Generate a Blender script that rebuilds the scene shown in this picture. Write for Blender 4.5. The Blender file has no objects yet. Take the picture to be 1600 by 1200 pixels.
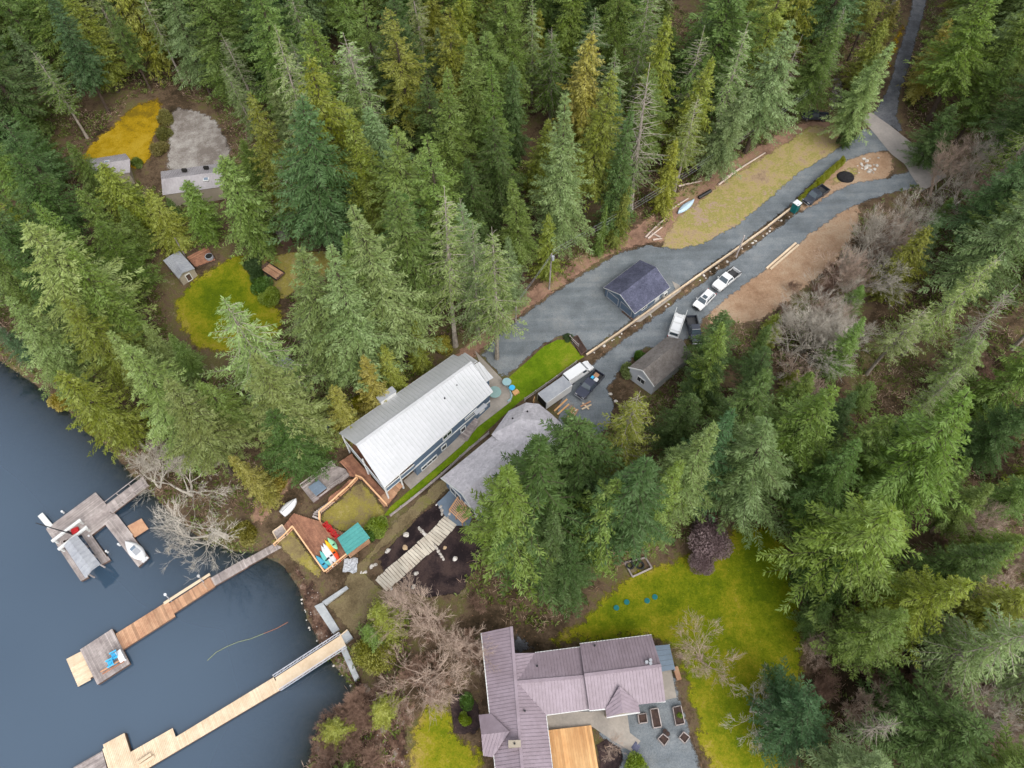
import bpy, bmesh, math, random
import numpy as np
from mathutils import Vector, Matrix, noise as mnoise
from mathutils.geometry import delaunay_2d_cdt

random.seed(7); RNG = np.random.default_rng(7)
SC = bpy.context.scene
COL = SC.collection

# ------------------------------------------------------------------ camera, sky, sun, exposure
F = 1110.0; H = 105.0; PITCH = math.radians(59)          # focal length in photo pixels, height over the lake, tilt
CP, SP = math.cos(PITCH), math.sin(PITCH)
cam_d = bpy.data.cameras.new('camera'); cam = bpy.data.objects.new('camera', cam_d); COL.objects.link(cam)
cam.location = (0, 0, H); cam.rotation_euler = (math.radians(90) - PITCH, 0, 0)
cam_d.sensor_width = 36; cam_d.lens = 36 * F / 1600; cam_d.clip_end = 6000; cam_d.clip_start = 1
SC.camera = cam
SUN_EL, SUN_AZ = math.radians(50), math.radians(148)     # azimuth clockwise from +Y
w = bpy.data.worlds.new('World'); SC.world = w; w.use_nodes = True
nt = w.node_tree; bg = nt.nodes['Background']
sky = nt.nodes.new('ShaderNodeTexSky'); sky.sky_type = 'NISHITA'; sky.sun_disc = False
sky.sun_elevation = SUN_EL; sky.sun_rotation = SUN_AZ; sky.air_density = 1.0; sky.dust_density = 1.6; sky.ozone_density = 1.0
hs = nt.nodes.new('ShaderNodeHueSaturation'); hs.inputs['Saturation'].default_value = 0.22
nt.links.new(sky.outputs[0], hs.inputs['Color']); nt.links.new(hs.outputs[0], bg.inputs[0]); bg.inputs[1].default_value = 0.15
sd = bpy.data.lights.new('sun', 'SUN'); sun = bpy.data.objects.new('sun', sd); COL.objects.link(sun)
sd.energy = 0.8; sd.angle = math.radians(40); sd.color = (1.0, 0.96, 0.9)
sdir = Vector((math.sin(SUN_AZ) * math.cos(SUN_EL), math.cos(SUN_AZ) * math.cos(SUN_EL), math.sin(SUN_EL)))
sun.rotation_euler = sdir.to_track_quat('Z', 'Y').to_euler(); sun.location = (120, -30, 150)
vs = SC.view_settings; vs.view_transform = 'Standard'; vs.look = 'None'; vs.gamma = 1; vs.exposure = 1.36
SC.cycles.max_bounces = 8; SC.cycles.transparent_max_bounces = 12; SC.cycles.diffuse_bounces = 5

# ------------------------------------------------------------------ pixels to the ground, terrain
def ray(px, py):
    u = (px - 800) / F; v = (py - 600) / F
    return u, CP - SP * v, -SP - CP * v
def pz(px, py, z):
    r = ray(px, py); t = (z - H) / r[2]
    return Vector((r[0] * t, r[1] * t, z))
def proj(p):
    wz = p[2] - H; dep = CP * p[1] - SP * wz
    return 800 + F * p[0] / dep, 600 - F * (SP * p[1] + CP * wz) / dep
SHORE_PX = [(-900, 60), (-420, 300), (-120, 480), (0, 566), (60, 606), (140, 672), (200, 738), (236, 772), (268, 806), (310, 842),
            (360, 862), (405, 868), (440, 884), (466, 922), (476, 960), (496, 1004), (520, 1040), (548, 1076), (535, 1108), (500, 1135),
            (488, 1170), (470, 1215), (440, 1290), (400, 1400), (330, 1700), (200, 2300)]
SHW = np.array([pz(a, b, 0)[:2] for a, b in SHORE_PX[:-2]] + [[-42, -45], [-70, -160], [-160, -700]])
SHW = np.vstack([[SHW[0] + (SHW[0] - SHW[1]) * 6], SHW])
def shore_d(x, y):
    """signed distance to the shoreline, positive on land"""
    x = np.asarray(x, float); y = np.asarray(y, float)
    best = np.full(x.shape, 1e18); sg = np.ones(x.shape)
    for (ax, ay), (bx, by) in zip(SHW[:-1], SHW[1:]):
        dx, dy = bx - ax, by - ay; L2 = dx * dx + dy * dy
        t = np.clip(((x - ax) * dx + (y - ay) * dy) / L2, 0, 1)
        ex, ey = x - ax - t * dx, y - ay - t * dy; d2 = ex * ex + ey * ey
        s = np.where(dx * (y - ay) - dy * (x - ax) > 0, 1.0, -1.0)
        m = d2 < best - 1e-9
        best = np.where(m, d2, best); sg = np.where(m, s, sg)
    return np.sqrt(best) * sg
def terr_a(x, y):
    d = shore_d(x, y)
    t = np.clip(d / 4, 0, 1); land = .55 * t * t * (3 - 2 * t) + .075 * np.clip(d, 0, 220)
    sea = np.maximum(-.16 * np.abs(np.minimum(d, 0)) - .05, -6)
    return np.where(d > 0, land, sea)
SEG = [(float(a[0]), float(a[1]), float(b[0] - a[0]), float(b[1] - a[1])) for a, b in zip(SHW[:-1], SHW[1:])]
def shore_s(x, y):
    best = 1e18; sg = 1
    for ax, ay, dx, dy in SEG:
        ex = x - ax; ey = y - ay; t = (ex * dx + ey * dy) / (dx * dx + dy * dy); t = 0 if t < 0 else 1 if t > 1 else t
        d2 = (ex - t * dx) ** 2 + (ey - t * dy) ** 2
        if d2 < best - 1e-9: best = d2; sg = 1 if dx * ey - dy * ex > 0 else -1
    return math.sqrt(best) * sg
def terr(x, y):
    d = shore_s(x, y)
    if d <= 0: return max(.16 * d - .05, -6)
    t = min(d / 4, 1); return .55 * t * t * (3 - 2 * t) + .075 * min(d, 220)
def at(px, py, dz=0.0):
    z = 3.0
    for _ in range(12):
        p = pz(px, py, z + dz); z = terr(p.x, p.y)
    return Vector((p.x, p.y, z + dz))

# ------------------------------------------------------------------ materials
def N(nt, t, **kw):
    n = nt.nodes.new(t)
    for k, v in kw.items(): setattr(n, k, v)
    return n
def ramp(nt, fac, stops):
    r = N(nt, 'ShaderNodeValToRGB'); e = r.color_ramp.elements
    while len(e) < len(stops): e.new(.5)
    for el, (p, c) in zip(e, stops): el.position = p; el.color = (*c, 1)
    nt.links.new(fac, r.inputs[0]); return r.outputs[0]
def noise(nt, vec, scale, detail=4, rough=.55, dist=0.0):
    n = N(nt, 'ShaderNodeTexNoise'); n.inputs['Scale'].default_value = scale; n.inputs['Detail'].default_value = detail
    n.inputs['Roughness'].default_value = rough; n.inputs['Distortion'].default_value = dist
    nt.links.new(vec, n.inputs['Vector']); return n.outputs['Fac']
def mixc(nt, a, b, fac, mode='MIX'):
    m = N(nt, 'ShaderNodeMix', data_type='RGBA', blend_type=mode)
    for s, v in (('A', a), ('B', b)):
        sock = [i for i in m.inputs if i.name == s and i.type == 'RGBA'][0]
        if isinstance(v, tuple): sock.default_value = (*v, 1)
        else: nt.links.new(v, sock)
    f = m.inputs[0]
    if isinstance(fac, float): f.default_value = fac
    else: nt.links.new(fac, f)
    return [o for o in m.outputs if o.type == 'RGBA'][0]
def mathn(nt, op, a, b=0.0, clamp=False):
    m = N(nt, 'ShaderNodeMath', operation=op, use_clamp=clamp)
    for i, v in enumerate((a, b)):
        if isinstance(v, (int, float)): m.inputs[i].default_value = v
        else: nt.links.new(v, m.inputs[i])
    return m.outputs[0]
MATS = {}
def base_mat(name):
    m = bpy.data.materials.new(name); m.use_nodes = True; MATS[name] = m
    nt = m.node_tree; b = nt.nodes['Principled BSDF']
    g = N(nt, 'ShaderNodeNewGeometry')
    return m, nt, b, g.outputs['Position']
def mat(name, c, var=.18, scale=1.2, rough=.7, metal=0.0, bump=0.0, bscale=None, c2=None, spec=.3, fine=6.0, stretch=None, isl=0.0):
    """plain surface: base colour with large stains, fine grain and optional relief, in world metres"""
    m, nt, b, pos = base_mat(name)
    if stretch:
        mp = N(nt, 'ShaderNodeMapping'); mp.inputs['Scale'].default_value = stretch; nt.links.new(pos, mp.inputs[0]); pos = mp.outputs[0]
    c2 = c2 or tuple(x * (1 - 2 * var) for x in c)
    n1 = noise(nt, pos, scale, 5, .6); n2 = noise(nt, pos, scale * fine, 3, .6)
    f = mathn(nt, 'ADD', mathn(nt, 'MULTIPLY', n1, .65), mathn(nt, 'MULTIPLY', n2, .35))
    col = ramp(nt, f, [(.36, c2), (.5, tuple((x + y) / 2 for x, y in zip(c, c2))), (.62, c)])
    if isl:
        gi = N(nt, 'ShaderNodeNewGeometry'); col = mixc(nt, col, ramp(nt, mathn(nt, 'FRACT', mathn(nt, 'ADD', gi.outputs['Random Per Island'], N(nt, 'ShaderNodeObjectInfo').outputs['Random'])), [(0, (1 - isl,) * 3), (1, (1, 1, 1))]), 1.0, 'MULTIPLY')
    nt.links.new(col, b.inputs['Base Color'])
    b.inputs['Roughness'].default_value = rough; b.inputs['Metallic'].default_value = metal; b.inputs['Specular IOR Level'].default_value = spec
    if bump:
        bp = N(nt, 'ShaderNodeBump'); bp.inputs['Strength'].default_value = bump; bp.inputs['Distance'].default_value = .05
        nt.links.new(noise(nt, pos, bscale or scale * fine, 4), bp.inputs['Height']); nt.links.new(bp.outputs[0], b.inputs['Normal'])
    return m
def ground_mat(name, stops, scale=.12, fine=2.5, fleck=None, fade=0.0, mid=.6, bump=.5, shift=0.0, rough=.95, track=0.0):
    """ground cover: three noise bands through a ramp, flecks, and a ragged fading margin"""
    m, nt, b, pos = base_mat(name)
    n1 = noise(nt, pos, scale, 6, .6, .4); n2 = noise(nt, pos, mid, 5, .65); n3 = noise(nt, pos, fine, 3, .7)
    f = mathn(nt, 'ADD', mathn(nt, 'MULTIPLY', n1, .5), mathn(nt, 'ADD', mathn(nt, 'MULTIPLY', n2, .3), mathn(nt, 'MULTIPLY', n3, .2)))
    f = mathn(nt, 'ADD', mathn(nt, 'MULTIPLY', mathn(nt, 'SUBTRACT', f, .5), 2.3), .5)
    if shift:
        ea = N(nt, 'ShaderNodeAttribute', attribute_name='edge')
        f = mathn(nt, 'ADD', f, mathn(nt, 'MULTIPLY', mathn(nt, 'SUBTRACT', 1.0, mathn(nt, 'MULTIPLY', ea.outputs['Fac'], 1 / 6.0), True), shift))
    col = ramp(nt, f, stops)
    g = noise(nt, pos, 7.0, 2, .7)
    col = mixc(nt, col, ramp(nt, g, [(.3, (.62, .62, .62)), (.55, (1, 1, 1)), (.75, (1.0, 1.0, 1.0))]), .8, 'MULTIPLY')
    if track:
        mp = N(nt, 'ShaderNodeMapping'); mp.inputs['Rotation'].default_value = (0, 0, -track); mp.inputs['Scale'].default_value = (.035, .55, .3); nt.links.new(pos, mp.inputs[0])
        col = mixc(nt, col, ramp(nt, noise(nt, mp.outputs[0], 1.0, 3, .6), [(.36, (.88, .88, .87)), (.5, (1, 1, 1)), (.64, (1.16, 1.14, 1.11))]), 1.0, 'MULTIPLY')
        col = mixc(nt, col, ramp(nt, noise(nt, pos, .28, 4, .6), [(.4, (.92, .91, .9)), (.55, (1, 1, 1))]), 1.0, 'MULTIPLY')
    if fleck:
        fc, lo = fleck; v = N(nt, 'ShaderNodeTexVoronoi'); v.inputs['Scale'].default_value = 1.6; nt.links.new(pos, v.inputs['Vector'])
        k = mathn(nt, 'LESS_THAN', v.outputs['Distance'], lo)
        col = mixc(nt, col, fc, k)
    nt.links.new(col, b.inputs['Base Color']); b.inputs['Roughness'].default_value = rough; b.inputs['Specular IOR Level'].default_value = .1
    bp = N(nt, 'ShaderNodeBump'); bp.inputs['Strength'].default_value = bump; bp.inputs['Distance'].default_value = .12
    nt.links.new(noise(nt, pos, 3.5, 4, .7), bp.inputs['Height']); nt.links.new(bp.outputs[0], b.inputs['Normal'])
    if fade:
        a = N(nt, 'ShaderNodeAttribute', attribute_name='edge')
        e = mathn(nt, 'ADD', a.outputs['Fac'], mathn(nt, 'MULTIPLY', mathn(nt, 'SUBTRACT', noise(nt, pos, 1.1, 6, .7), .62), fade * 2.2))
        e = mathn(nt, 'MULTIPLY', e, 2.5 / fade, True)
        tr = N(nt, 'ShaderNodeBsdfTransparent'); mx = N(nt, 'ShaderNodeMixShader')
        nt.links.new(e, mx.inputs[0]); nt.links.new(tr.outputs[0], mx.inputs[1]); nt.links.new(b.outputs[0], mx.inputs[2])
        nt.links.new(mx.outputs[0], nt.nodes['Material Output'].inputs[0])
    return m
def srgb(r, g, b, k=1.0):
    f = lambda v: k * ((v / 255) / 12.92 if v / 255 <= .04045 else ((v / 255 + .055) / 1.055) ** 2.4)
    return f(r), f(g), f(b)

# ------------------------------------------------------------------ object helpers
def link(o, parent=None):
    COL.objects.link(o)
    if parent: o.parent = parent
    return o
def tag(o, label, cat, group=None):
    o['label'] = label; o['category'] = cat
    if group: o['group'] = group
    return o
def thing(name, label, cat, loc, rz=0.0, group=None):
    o = bpy.data.objects.new(name, None); o.empty_display_size = .3
    link(o); o.location = loc; o.rotation_euler = (0, 0, rz); return tag(o, label, cat, group)
def copy_tree(o, parent=None):
    c = o.copy(); COL.objects.link(c); c.parent = parent
    for ch in o.children: copy_tree(ch, c)
    return c
class MB:
    """collects faces; build() links them as one mesh. 'org' is subtracted so world points can hang under a root"""
    def __init__(s, org=(0, 0, 0)): s.v = []; s.f = []; s.org = Vector(org)
    def add(s, vs, fs):
        k = len(s.v); s.v += [Vector(p) for p in vs]; s.f += [tuple(i + k for i in f) for f in fs]; return s
    def box(s, c, size, rz=0.0, rx=0.0, ry=0.0):
        M_ = Matrix.Translation(c) @ Matrix.Rotation(rz, 4, 'Z') @ Matrix.Rotation(ry, 4, 'Y') @ Matrix.Rotation(rx, 4, 'X')
        a, b, d = (q / 2 for q in size)
        vs = [M_ @ Vector((x, y, z)) for z in (-d, d) for x, y in ((-a, -b), (a, -b), (a, b), (-a, b))]
        return s.add(vs, [(3, 2, 1, 0), (4, 5, 6, 7), (0, 1, 5, 4), (1, 2, 6, 5), (2, 3, 7, 6), (3, 0, 4, 7)])
    def beam(s, p, q, wd, ht, up=(0, 0, 1)):
        p = Vector(p); q = Vector(q); d = (q - p); L = d.length
        if L < 1e-6: return s
        d /= L; sd_ = d.cross(Vector(up))
        if sd_.length < 1e-4: sd_ = d.cross(Vector((1, 0, 0)))
        sd_.normalize(); u = sd_.cross(d)
        vs = [e + sd_ * a * wd / 2 + u * b * ht / 2 for e in (p, q) for a, b in ((-1, -1), (1, -1), (1, 1), (-1, 1))]
        return s.add(vs, [(0, 1, 2, 3), (7, 6, 5, 4), (4, 5, 1, 0), (5, 6, 2, 1), (6, 7, 3, 2), (7, 4, 0, 3)])
    def tube(s, pts, rad, n=6, cap=True):
        pts = [Vector(p) for p in pts]
        if isinstance(rad, (int, float)): rad = [rad] * len(pts)
        k = len(s.v); ref = Vector((.31, .17, .93))
        for i, p in enumerate(pts):
            d = (pts[min(i + 1, len(pts) - 1)] - pts[max(i - 1, 0)])
            d = d.normalized() if d.length > 1e-9 else Vector((0, 0, 1))
            a = d.cross(ref)
            if a.length < .05: a = d.cross(Vector((1, 0, 0)))
            a.normalize(); b = d.cross(a)
            for j in range(n):
                t = 2 * math.pi * j / n; s.v.append(p + (a * math.cos(t) + b * math.sin(t)) * rad[i])
        for i in range(len(pts) - 1):
            for j in range(n):
                j2 = (j + 1) % n; s.f.append((k + i * n + j, k + i * n + j2, k + (i + 1) * n + j2, k + (i + 1) * n + j))
        if cap:
            s.f.append(tuple(k + j for j in reversed(range(n)))); s.f.append(tuple(k + (len(pts) - 1) * n + j for j in range(n)))
        return s
    def prism(s, poly, z0, z1):
        """poly: list of (x,y[,z]); z0/z1 numbers or lists"""
        n = len(poly); a0 = z0 if isinstance(z0, (list, tuple)) else [z0] * n; a1 = z1 if isinstance(z1, (list, tuple)) else [z1] * n
        area = sum(poly[i][0] * poly[(i + 1) % n][1] - poly[(i + 1) % n][0] * poly[i][1] for i in range(n))
        if area < 0: poly = poly[::-1]; a0 = a0[::-1]; a1 = a1[::-1]
        vs = [(p[0], p[1], z) for p, z in zip(poly, a0)] + [(p[0], p[1], z) for p, z in zip(poly, a1)]
        return s.add(vs, [tuple(reversed(range(n))), tuple(range(n, 2 * n))] + [(i, (i + 1) % n, n + (i + 1) % n, n + i) for i in range(n)])
    def slab(s, poly, th):
        """planar 3-d polygon with thickness downwards"""
        poly = [Vector(p) for p in poly]; n = len(poly); nr = Vector((0, 0, 0))
        for i in range(n): nr += poly[i].cross(poly[(i + 1) % n])
        if nr.z < 0: poly = poly[::-1]; nr = -nr
        nr.normalize(); vs = poly + [p - nr * th for p in poly]
        return s.add(vs, [tuple(range(n)), tuple(reversed(range(n, 2 * n)))] + [(i, n + i, n + (i + 1) % n, (i + 1) % n) for i in range(n)])
    def build(s, name, m, parent=None, smooth=False, bevel=0.0, kind=None, local=False):
        me = bpy.data.meshes.new(name)
        o_ = Vector((0, 0, 0)) if local or parent is None else Vector(s.org)
        me.from_pydata([tuple(p - o_) for p in s.v], [], s.f); me.update()
        if smooth: me.polygons.foreach_set('use_smooth', [True] * len(me.polygons))
        me.materials.append(MATS[m] if isinstance(m, str) else m)
        o = bpy.data.objects.new(name, me); link(o, parent)
        if bevel:
            b = o.modifiers.new('bevel', 'BEVEL'); b.width = bevel; b.segments = 2; b.limit_method = 'ANGLE'
        if kind: o['kind'] = kind
        return o
def fast_mesh(name, V, Fq, nper, m, attrs=None, smooth=False):
    """numpy vertices + constant-size faces"""
    me = bpy.data.meshes.new(name); V = np.asarray(V, np.float32); Fq = np.asarray(Fq, np.int32)
    me.vertices.add(len(V)); me.vertices.foreach_set('co', V.ravel())
    nf = len(Fq); me.loops.add(nf * nper); me.loops.foreach_set('vertex_index', Fq.ravel())
    me.polygons.add(nf); me.polygons.foreach_set('loop_start', np.arange(nf, dtype=np.int32) * nper)
    for k, a in (attrs or {}).items():
        at_ = me.attributes.new(k, 'FLOAT', 'POINT'); at_.data.foreach_set('value', np.asarray(a, np.float32))
    me.update(calc_edges=True); me.validate()
    if smooth: me.polygons.foreach_set('use_smooth', [True] * nf)
    me.materials.append(MATS[m] if isinstance(m, str) else m)
    return me
def inside(px, py, poly):
    px = np.asarray(px, float); py = np.asarray(py, float); c = np.zeros(px.shape, bool); n = len(poly)
    for i in range(n):
        x0, y0 = poly[i][0], poly[i][1]; x1, y1 = poly[(i + 1) % n][0], poly[(i + 1) % n][1]
        if y0 == y1: continue
        c ^= ((y0 > py) != (y1 > py)) & (px < (x1 - x0) * (py - y0) / (y1 - y0) + x0)
    return c
def poly_dist(px, py, poly):
    best = np.full(np.shape(px), 1e18); n = len(poly)
    for i in range(n):
        ax, ay = poly[i]; bx, by = poly[(i + 1) % n]; dx, dy = bx - ax, by - ay; L2 = dx * dx + dy * dy + 1e-12
        t = np.clip(((px - ax) * dx + (py - ay) * dy) / L2, 0, 1)
        best = np.minimum(best, (px - ax - t * dx) ** 2 + (py - ay - t * dy) ** 2)
    return np.sqrt(best)
def ragged(poly, step=1.0, amp=.25, seed=0.0):
    out = []; n = len(poly)
    for i in range(n):
        a = Vector(poly[i][:2]); b = Vector(poly[(i + 1) % n][:2]); L = (b - a).length; k = max(1, int(L / step))
        nr = Vector((-(b - a).y, (b - a).x)).normalized() if L > 1e-6 else Vector((0, 0))
        for j in range(k):
            p = a.lerp(b, j / k)
            if amp: p = p + nr * amp * (mnoise.noise((p.x * .7, p.y * .7, seed)) + .6 * mnoise.noise((p.x * 2.1, p.y * 2.1, seed + 9)))
            out.append((p.x, p.y))
    return out
def smooth_poly(poly, it=1):
    for _ in range(it):
        q = []
        for i in range(len(poly)):
            a = poly[i]; b = poly[(i + 1) % len(poly)]
            q += [(a[0] * .75 + b[0] * .25, a[1] * .75 + b[1] * .25), (a[0] * .25 + b[0] * .75, a[1] * .25 + b[1] * .75)]
        poly = q
    return poly
def drape(name, px_poly, m, off=.04, cell=1.2, amp=.25, step=.9, kind='structure', soft=0, world=None):
    P = world or [tuple(at(*p)[:2]) for p in (smooth_poly(px_poly, soft) if soft else px_poly)]
    P = ragged(P, step, amp, hash(name) % 50 * 1.0 if False else len(name) * 1.7)
    A = np.array(P); x0, y0 = A.min(0); x1, y1 = A.max(0)
    gx, gy = np.meshgrid(np.arange(x0, x1, cell), np.arange(y0, y1, cell)); gx = gx.ravel(); gy = gy.ravel()
    k = inside(gx, gy, P); gx = gx[k]; gy = gy[k]
    if len(gx): k = poly_dist(gx, gy, P) > cell * .35; gx = gx[k]; gy = gy[k]
    pts = [Vector(p) for p in P] + [Vector((a, b)) for a, b in zip(gx, gy)]
    vo, _, fo, *_ = delaunay_2d_cdt(pts, [], [list(range(len(P)))], 1, 1e-4)
    X = np.array([v.x for v in vo]); Y = np.array([v.y for v in vo]); Z = terr_a(X, Y) + off
    E_ = poly_dist(X, Y, P)
    me = fast_mesh(name, np.stack([X, Y, Z], 1), np.array([f for f in fo if len(f) == 3]), 3, m, {'edge': E_}, True)
    o = bpy.data.objects.new(name, me); link(o)
    if kind: o['kind'] = kind
    return o
# ------------------------------------------------------------------ ground materials
def S(r, g, b, k=.62): return srgb(r, g, b, k)
ground_mat('forest_floor', [(.22, S(58, 50, 36)), (.4, S(92, 76, 58)), (.55, S(122, 102, 82)), (.66, S(112, 108, 62)), (.8, S(146, 130, 108))], .1, 2.6, fleck=(S(160, 120, 90), .1))
ground_mat('lawn', [(.2, S(86, 104, 16)), (.4, S(102, 120, 16)), (.54, S(126, 136, 22)), (.7, S(158, 152, 36)), (.9, S(184, 160, 84))], .07, 3.0, shift=.21, fleck=(S(205, 200, 120), .05), fade=2.0)
ground_mat('lawn_bright', [(.2, S(92, 116, 22)), (.5, S(116, 146, 24)), (.7, S(146, 160, 40)), (.85, S(160, 150, 70))], .16, 3.0)
ground_mat('lawn_yellow', [(.34, S(140, 116, 30)), (.5, S(182, 148, 22)), (.66, S(196, 164, 48))], .12, 3.0, fade=1.6)
ground_mat('verge', [(.12, S(158, 132, 108)), (.32, S(190, 164, 132)), (.46, S(192, 172, 116)), (.58, S(164, 160, 84)), (.66, S(190, 168, 124)), (.76, S(192, 164, 144)), (.9, S(180, 160, 142))], .16, 2.4, fleck=(S(190, 175, 150), .09), fade=1.4)
ground_mat('olive_turf', [(.22, S(104, 90, 66)), (.42, S(132, 116, 86)), (.56, S(146, 130, 98)), (.72, S(138, 132, 78))], .15, 2.8, fade=.7)
ground_mat('rough_turf', [(.2, S(132, 114, 84)), (.42, S(156, 140, 96)), (.56, S(168, 156, 74)), (.72, S(184, 168, 110))], .16, 2.8, fade=.7)
ground_mat('gravel', [(.2, S(122, 129, 134)), (.45, S(136, 143, 148)), (.6, S(148, 154, 158)), (.8, S(160, 163, 164))], .1, 4.5, fade=.8, bump=.6, track=.76, fleck=(S(176, 176, 172), .06))
ground_mat('dark_gravel', [(.34, S(98, 98, 102)), (.5, S(118, 120, 126)), (.65, S(140, 140, 144))], .14, 4.5, fade=.8)
ground_mat('pale_gravel', [(.34, S(140, 130, 122)), (.5, S(172, 164, 156)), (.66, S(196, 190, 182))], .1, 4.0, fade=1.2, fleck=(S(120, 90, 76), .06))
ground_mat('bare_earth', [(.15, S(162, 126, 98)), (.42, S(192, 158, 128)), (.58, S(202, 172, 142)), (.8, S(208, 186, 158))], .12, 2.5, fade=1.2, fleck=(S(214, 200, 180), .07))
ground_mat('leaf_bank', [(.22, S(124, 98, 82)), (.42, S(162, 128, 108)), (.56, S(184, 146, 124)), (.68, S(158, 142, 98)), (.8, S(196, 168, 146))], .2, 2.8, fade=1.2, fleck=(S(190, 160, 140), .09))
ground_mat('soil', [(.34, S(46, 38, 40)), (.5, S(66, 54, 54)), (.68, S(86, 70, 66))], .3, 3.2, fade=.4, fleck=(S(120, 100, 90), .07))
ground_mat('shore_stones', [(.34, S(70, 54, 46)), (.48, S(110, 84, 70)), (.6, S(138, 112, 96)), (.7, S(168, 154, 140))], .5, 3.4, fade=1.2, fleck=(S(190, 180, 172), .14))
ground_mat('lakebed', [(.34, S(58, 62, 50)), (.5, S(84, 84, 66)), (.66, S(110, 100, 80))], .12, 1.4)
mat('bed_soil', S(92, 72, 64), .2, 2.0, .95, bump=.6, c2=S(60, 48, 44))
mat('concrete', S(192, 182, 170), .08, .5, .85, bump=.15, c2=S(164, 156, 146))
mat('concrete_white', S(205, 208, 208), .06, .8, .8, bump=.2, c2=S(170, 174, 178))
mat('asphalt', S(196, 186, 178), .06, .3, .9, bump=.2, c2=S(170, 162, 156), fine=9)

# ------------------------------------------------------------------ terrain sheet, lake
def graded(lo, hi, a, b, step):
    core = np.arange(a, b + .01, step); out = [a]; s = step
    while out[-1] > lo: s *= 1.22; out.append(out[-1] - s)
    out2 = [core[-1]]; s = step
    while out2[-1] < hi: s *= 1.22; out2.append(out2[-1] + s)
    return np.array(out[:0:-1] + list(core) + out2[1:])
gx = graded(-3000, 3000, -90, 120, 1.1); gy = graded(-1500, 4000, -6, 190, 1.1)
X, Y = np.meshgrid(gx, gy); Z = terr_a(X, Y)
Z = Z + np.where(shore_d(X, Y) < -45, 0, 0)
ny, nx = X.shape; idx = np.arange(nx * ny).reshape(ny, nx)
Q = np.stack([idx[:-1, :-1], idx[:-1, 1:], idx[1:, 1:], idx[1:, :-1]], -1).reshape(-1, 4)
V = np.stack([X, Y, Z], -1).reshape(-1, 3)
me = fast_mesh('ground', V, Q, 4, 'forest_floor', None, True)
me.materials.append(MATS['lakebed'])
cz = V[Q].mean(1)[:, 2]; me.polygons.foreach_set('material_index', (cz < -.02).astype(np.int32))
o = link(bpy.data.objects.new('ground', me)); o['kind'] = 'structure'

m, nt, b, pos = base_mat('water')
b.inputs['Base Color'].default_value = (.030, .055, .084, 1); b.inputs['Roughness'].default_value = .06; b.inputs['IOR'].default_value = 1.85
a = N(nt, 'ShaderNodeAttribute', attribute_name='depth')
tint = ramp(nt, noise(nt, pos, .018, 3), [(.35, (.025, .05, .084)), (.65, (.036, .064, .1))])
nt.links.new(tint, b.inputs['Base Color'])
bp = N(nt, 'ShaderNodeBump'); bp.inputs['Strength'].default_value = .10; bp.inputs['Distance'].default_value = .05
nt.links.new(noise(nt, pos, 1.6, 4, .6), bp.inputs['Height']); nt.links.new(bp.outputs[0], b.inputs['Normal'])
tr = N(nt, 'ShaderNodeBsdfTransparent'); tr.inputs[0].default_value = (.55, .62, .60, 1)
gl = N(nt, 'ShaderNodeBsdfGlossy'); gl.inputs['Roughness'].default_value = .05; nt.links.new(bp.outputs[0], gl.inputs['Normal'])
fr = N(nt, 'ShaderNodeFresnel'); fr.inputs[0].default_value = 1.33
clear = N(nt, 'ShaderNodeMixShader'); nt.links.new(fr.outputs[0], clear.inputs[0]); nt.links.new(tr.outputs[0], clear.inputs[1]); nt.links.new(gl.outputs[0], clear.inputs[2])
alpha = mathn(nt, 'SUBTRACT', 1.0, mathn(nt, 'POWER', 2.718, mathn(nt, 'MULTIPLY', a.outputs['Fac'], -1.1)))
mx = N(nt, 'ShaderNodeMixShader'); nt.links.new(alpha, mx.inputs[0]); nt.links.new(clear.outputs[0], mx.inputs[1]); nt.links.new(b.outputs[0], mx.inputs[2])
nt.links.new(mx.outputs[0], nt.nodes['Material Output'].inputs[0])
D = shore_d(X, Y); keep = (D[:-1, :-1] < 3) | (D[1:, 1:] < 3) | (D[:-1, 1:] < 3) | (D[1:, :-1] < 3)
Qw = Q[keep.ravel()]; used = np.unique(Qw); remap = np.zeros(nx * ny, np.int64); remap[used] = np.arange(len(used))
Vw = V[used].copy(); depth = np.clip(-Vw[:, 2], 0, 9); Vw[:, 2] = 0
o = link(bpy.data.objects.new('lake', fast_mesh('lake', Vw, remap[Qw], 4, 'water', {'depth': depth}, True))); o['kind'] = 'structure'

# ------------------------------------------------------------------ sheets laid on the ground
drape('shore_bank', [(395, 862), (432, 872), (462, 912), (474, 958), (494, 1004), (522, 1042), (556, 1080), (540, 1106), (498, 1132), (480, 1180), (470, 1240), (640, 1240),
                     (640, 1110), (600, 1080), (570, 1060), (540, 1010), (512, 950), (500, 915), (470, 890), (440, 860), (420, 845)], 'shore_stones', .03)
drape('leaf_bank', [(690, 565), (745, 520), (790, 475), (860, 425), (920, 385), (1000, 350), (1060, 290), (1150, 245), (1255, 180), (1330, 195), (1300, 235), (1060, 380), (1010, 384), (960, 398),
                    (910, 430), (830, 485), (790, 516), (745, 560), (700, 600), (600, 660), (520, 700), (440, 780), (400, 840), (380, 800), (470, 700), (560, 640)], 'leaf_bank', .03, soft=1)
drape('upper_driveway', [(747, 556), (790, 511), (830, 481), (870, 452), (910, 427), (960, 396), (1010, 381), (1060, 387), (1100, 377), (1150, 350), (1200, 308), (1245, 268), (1290, 242),
                         (1335, 212), (1356, 194), (1400, 236), (1352, 243), (1322, 254), (1290, 274), (1258, 300), (1234, 326), (1140, 396), (1020, 482), (916, 554),
                         (903, 551), (888, 530), (870, 530), (850, 540), (792, 592), (784, 592)], 'gravel', .05, amp=.3)
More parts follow.
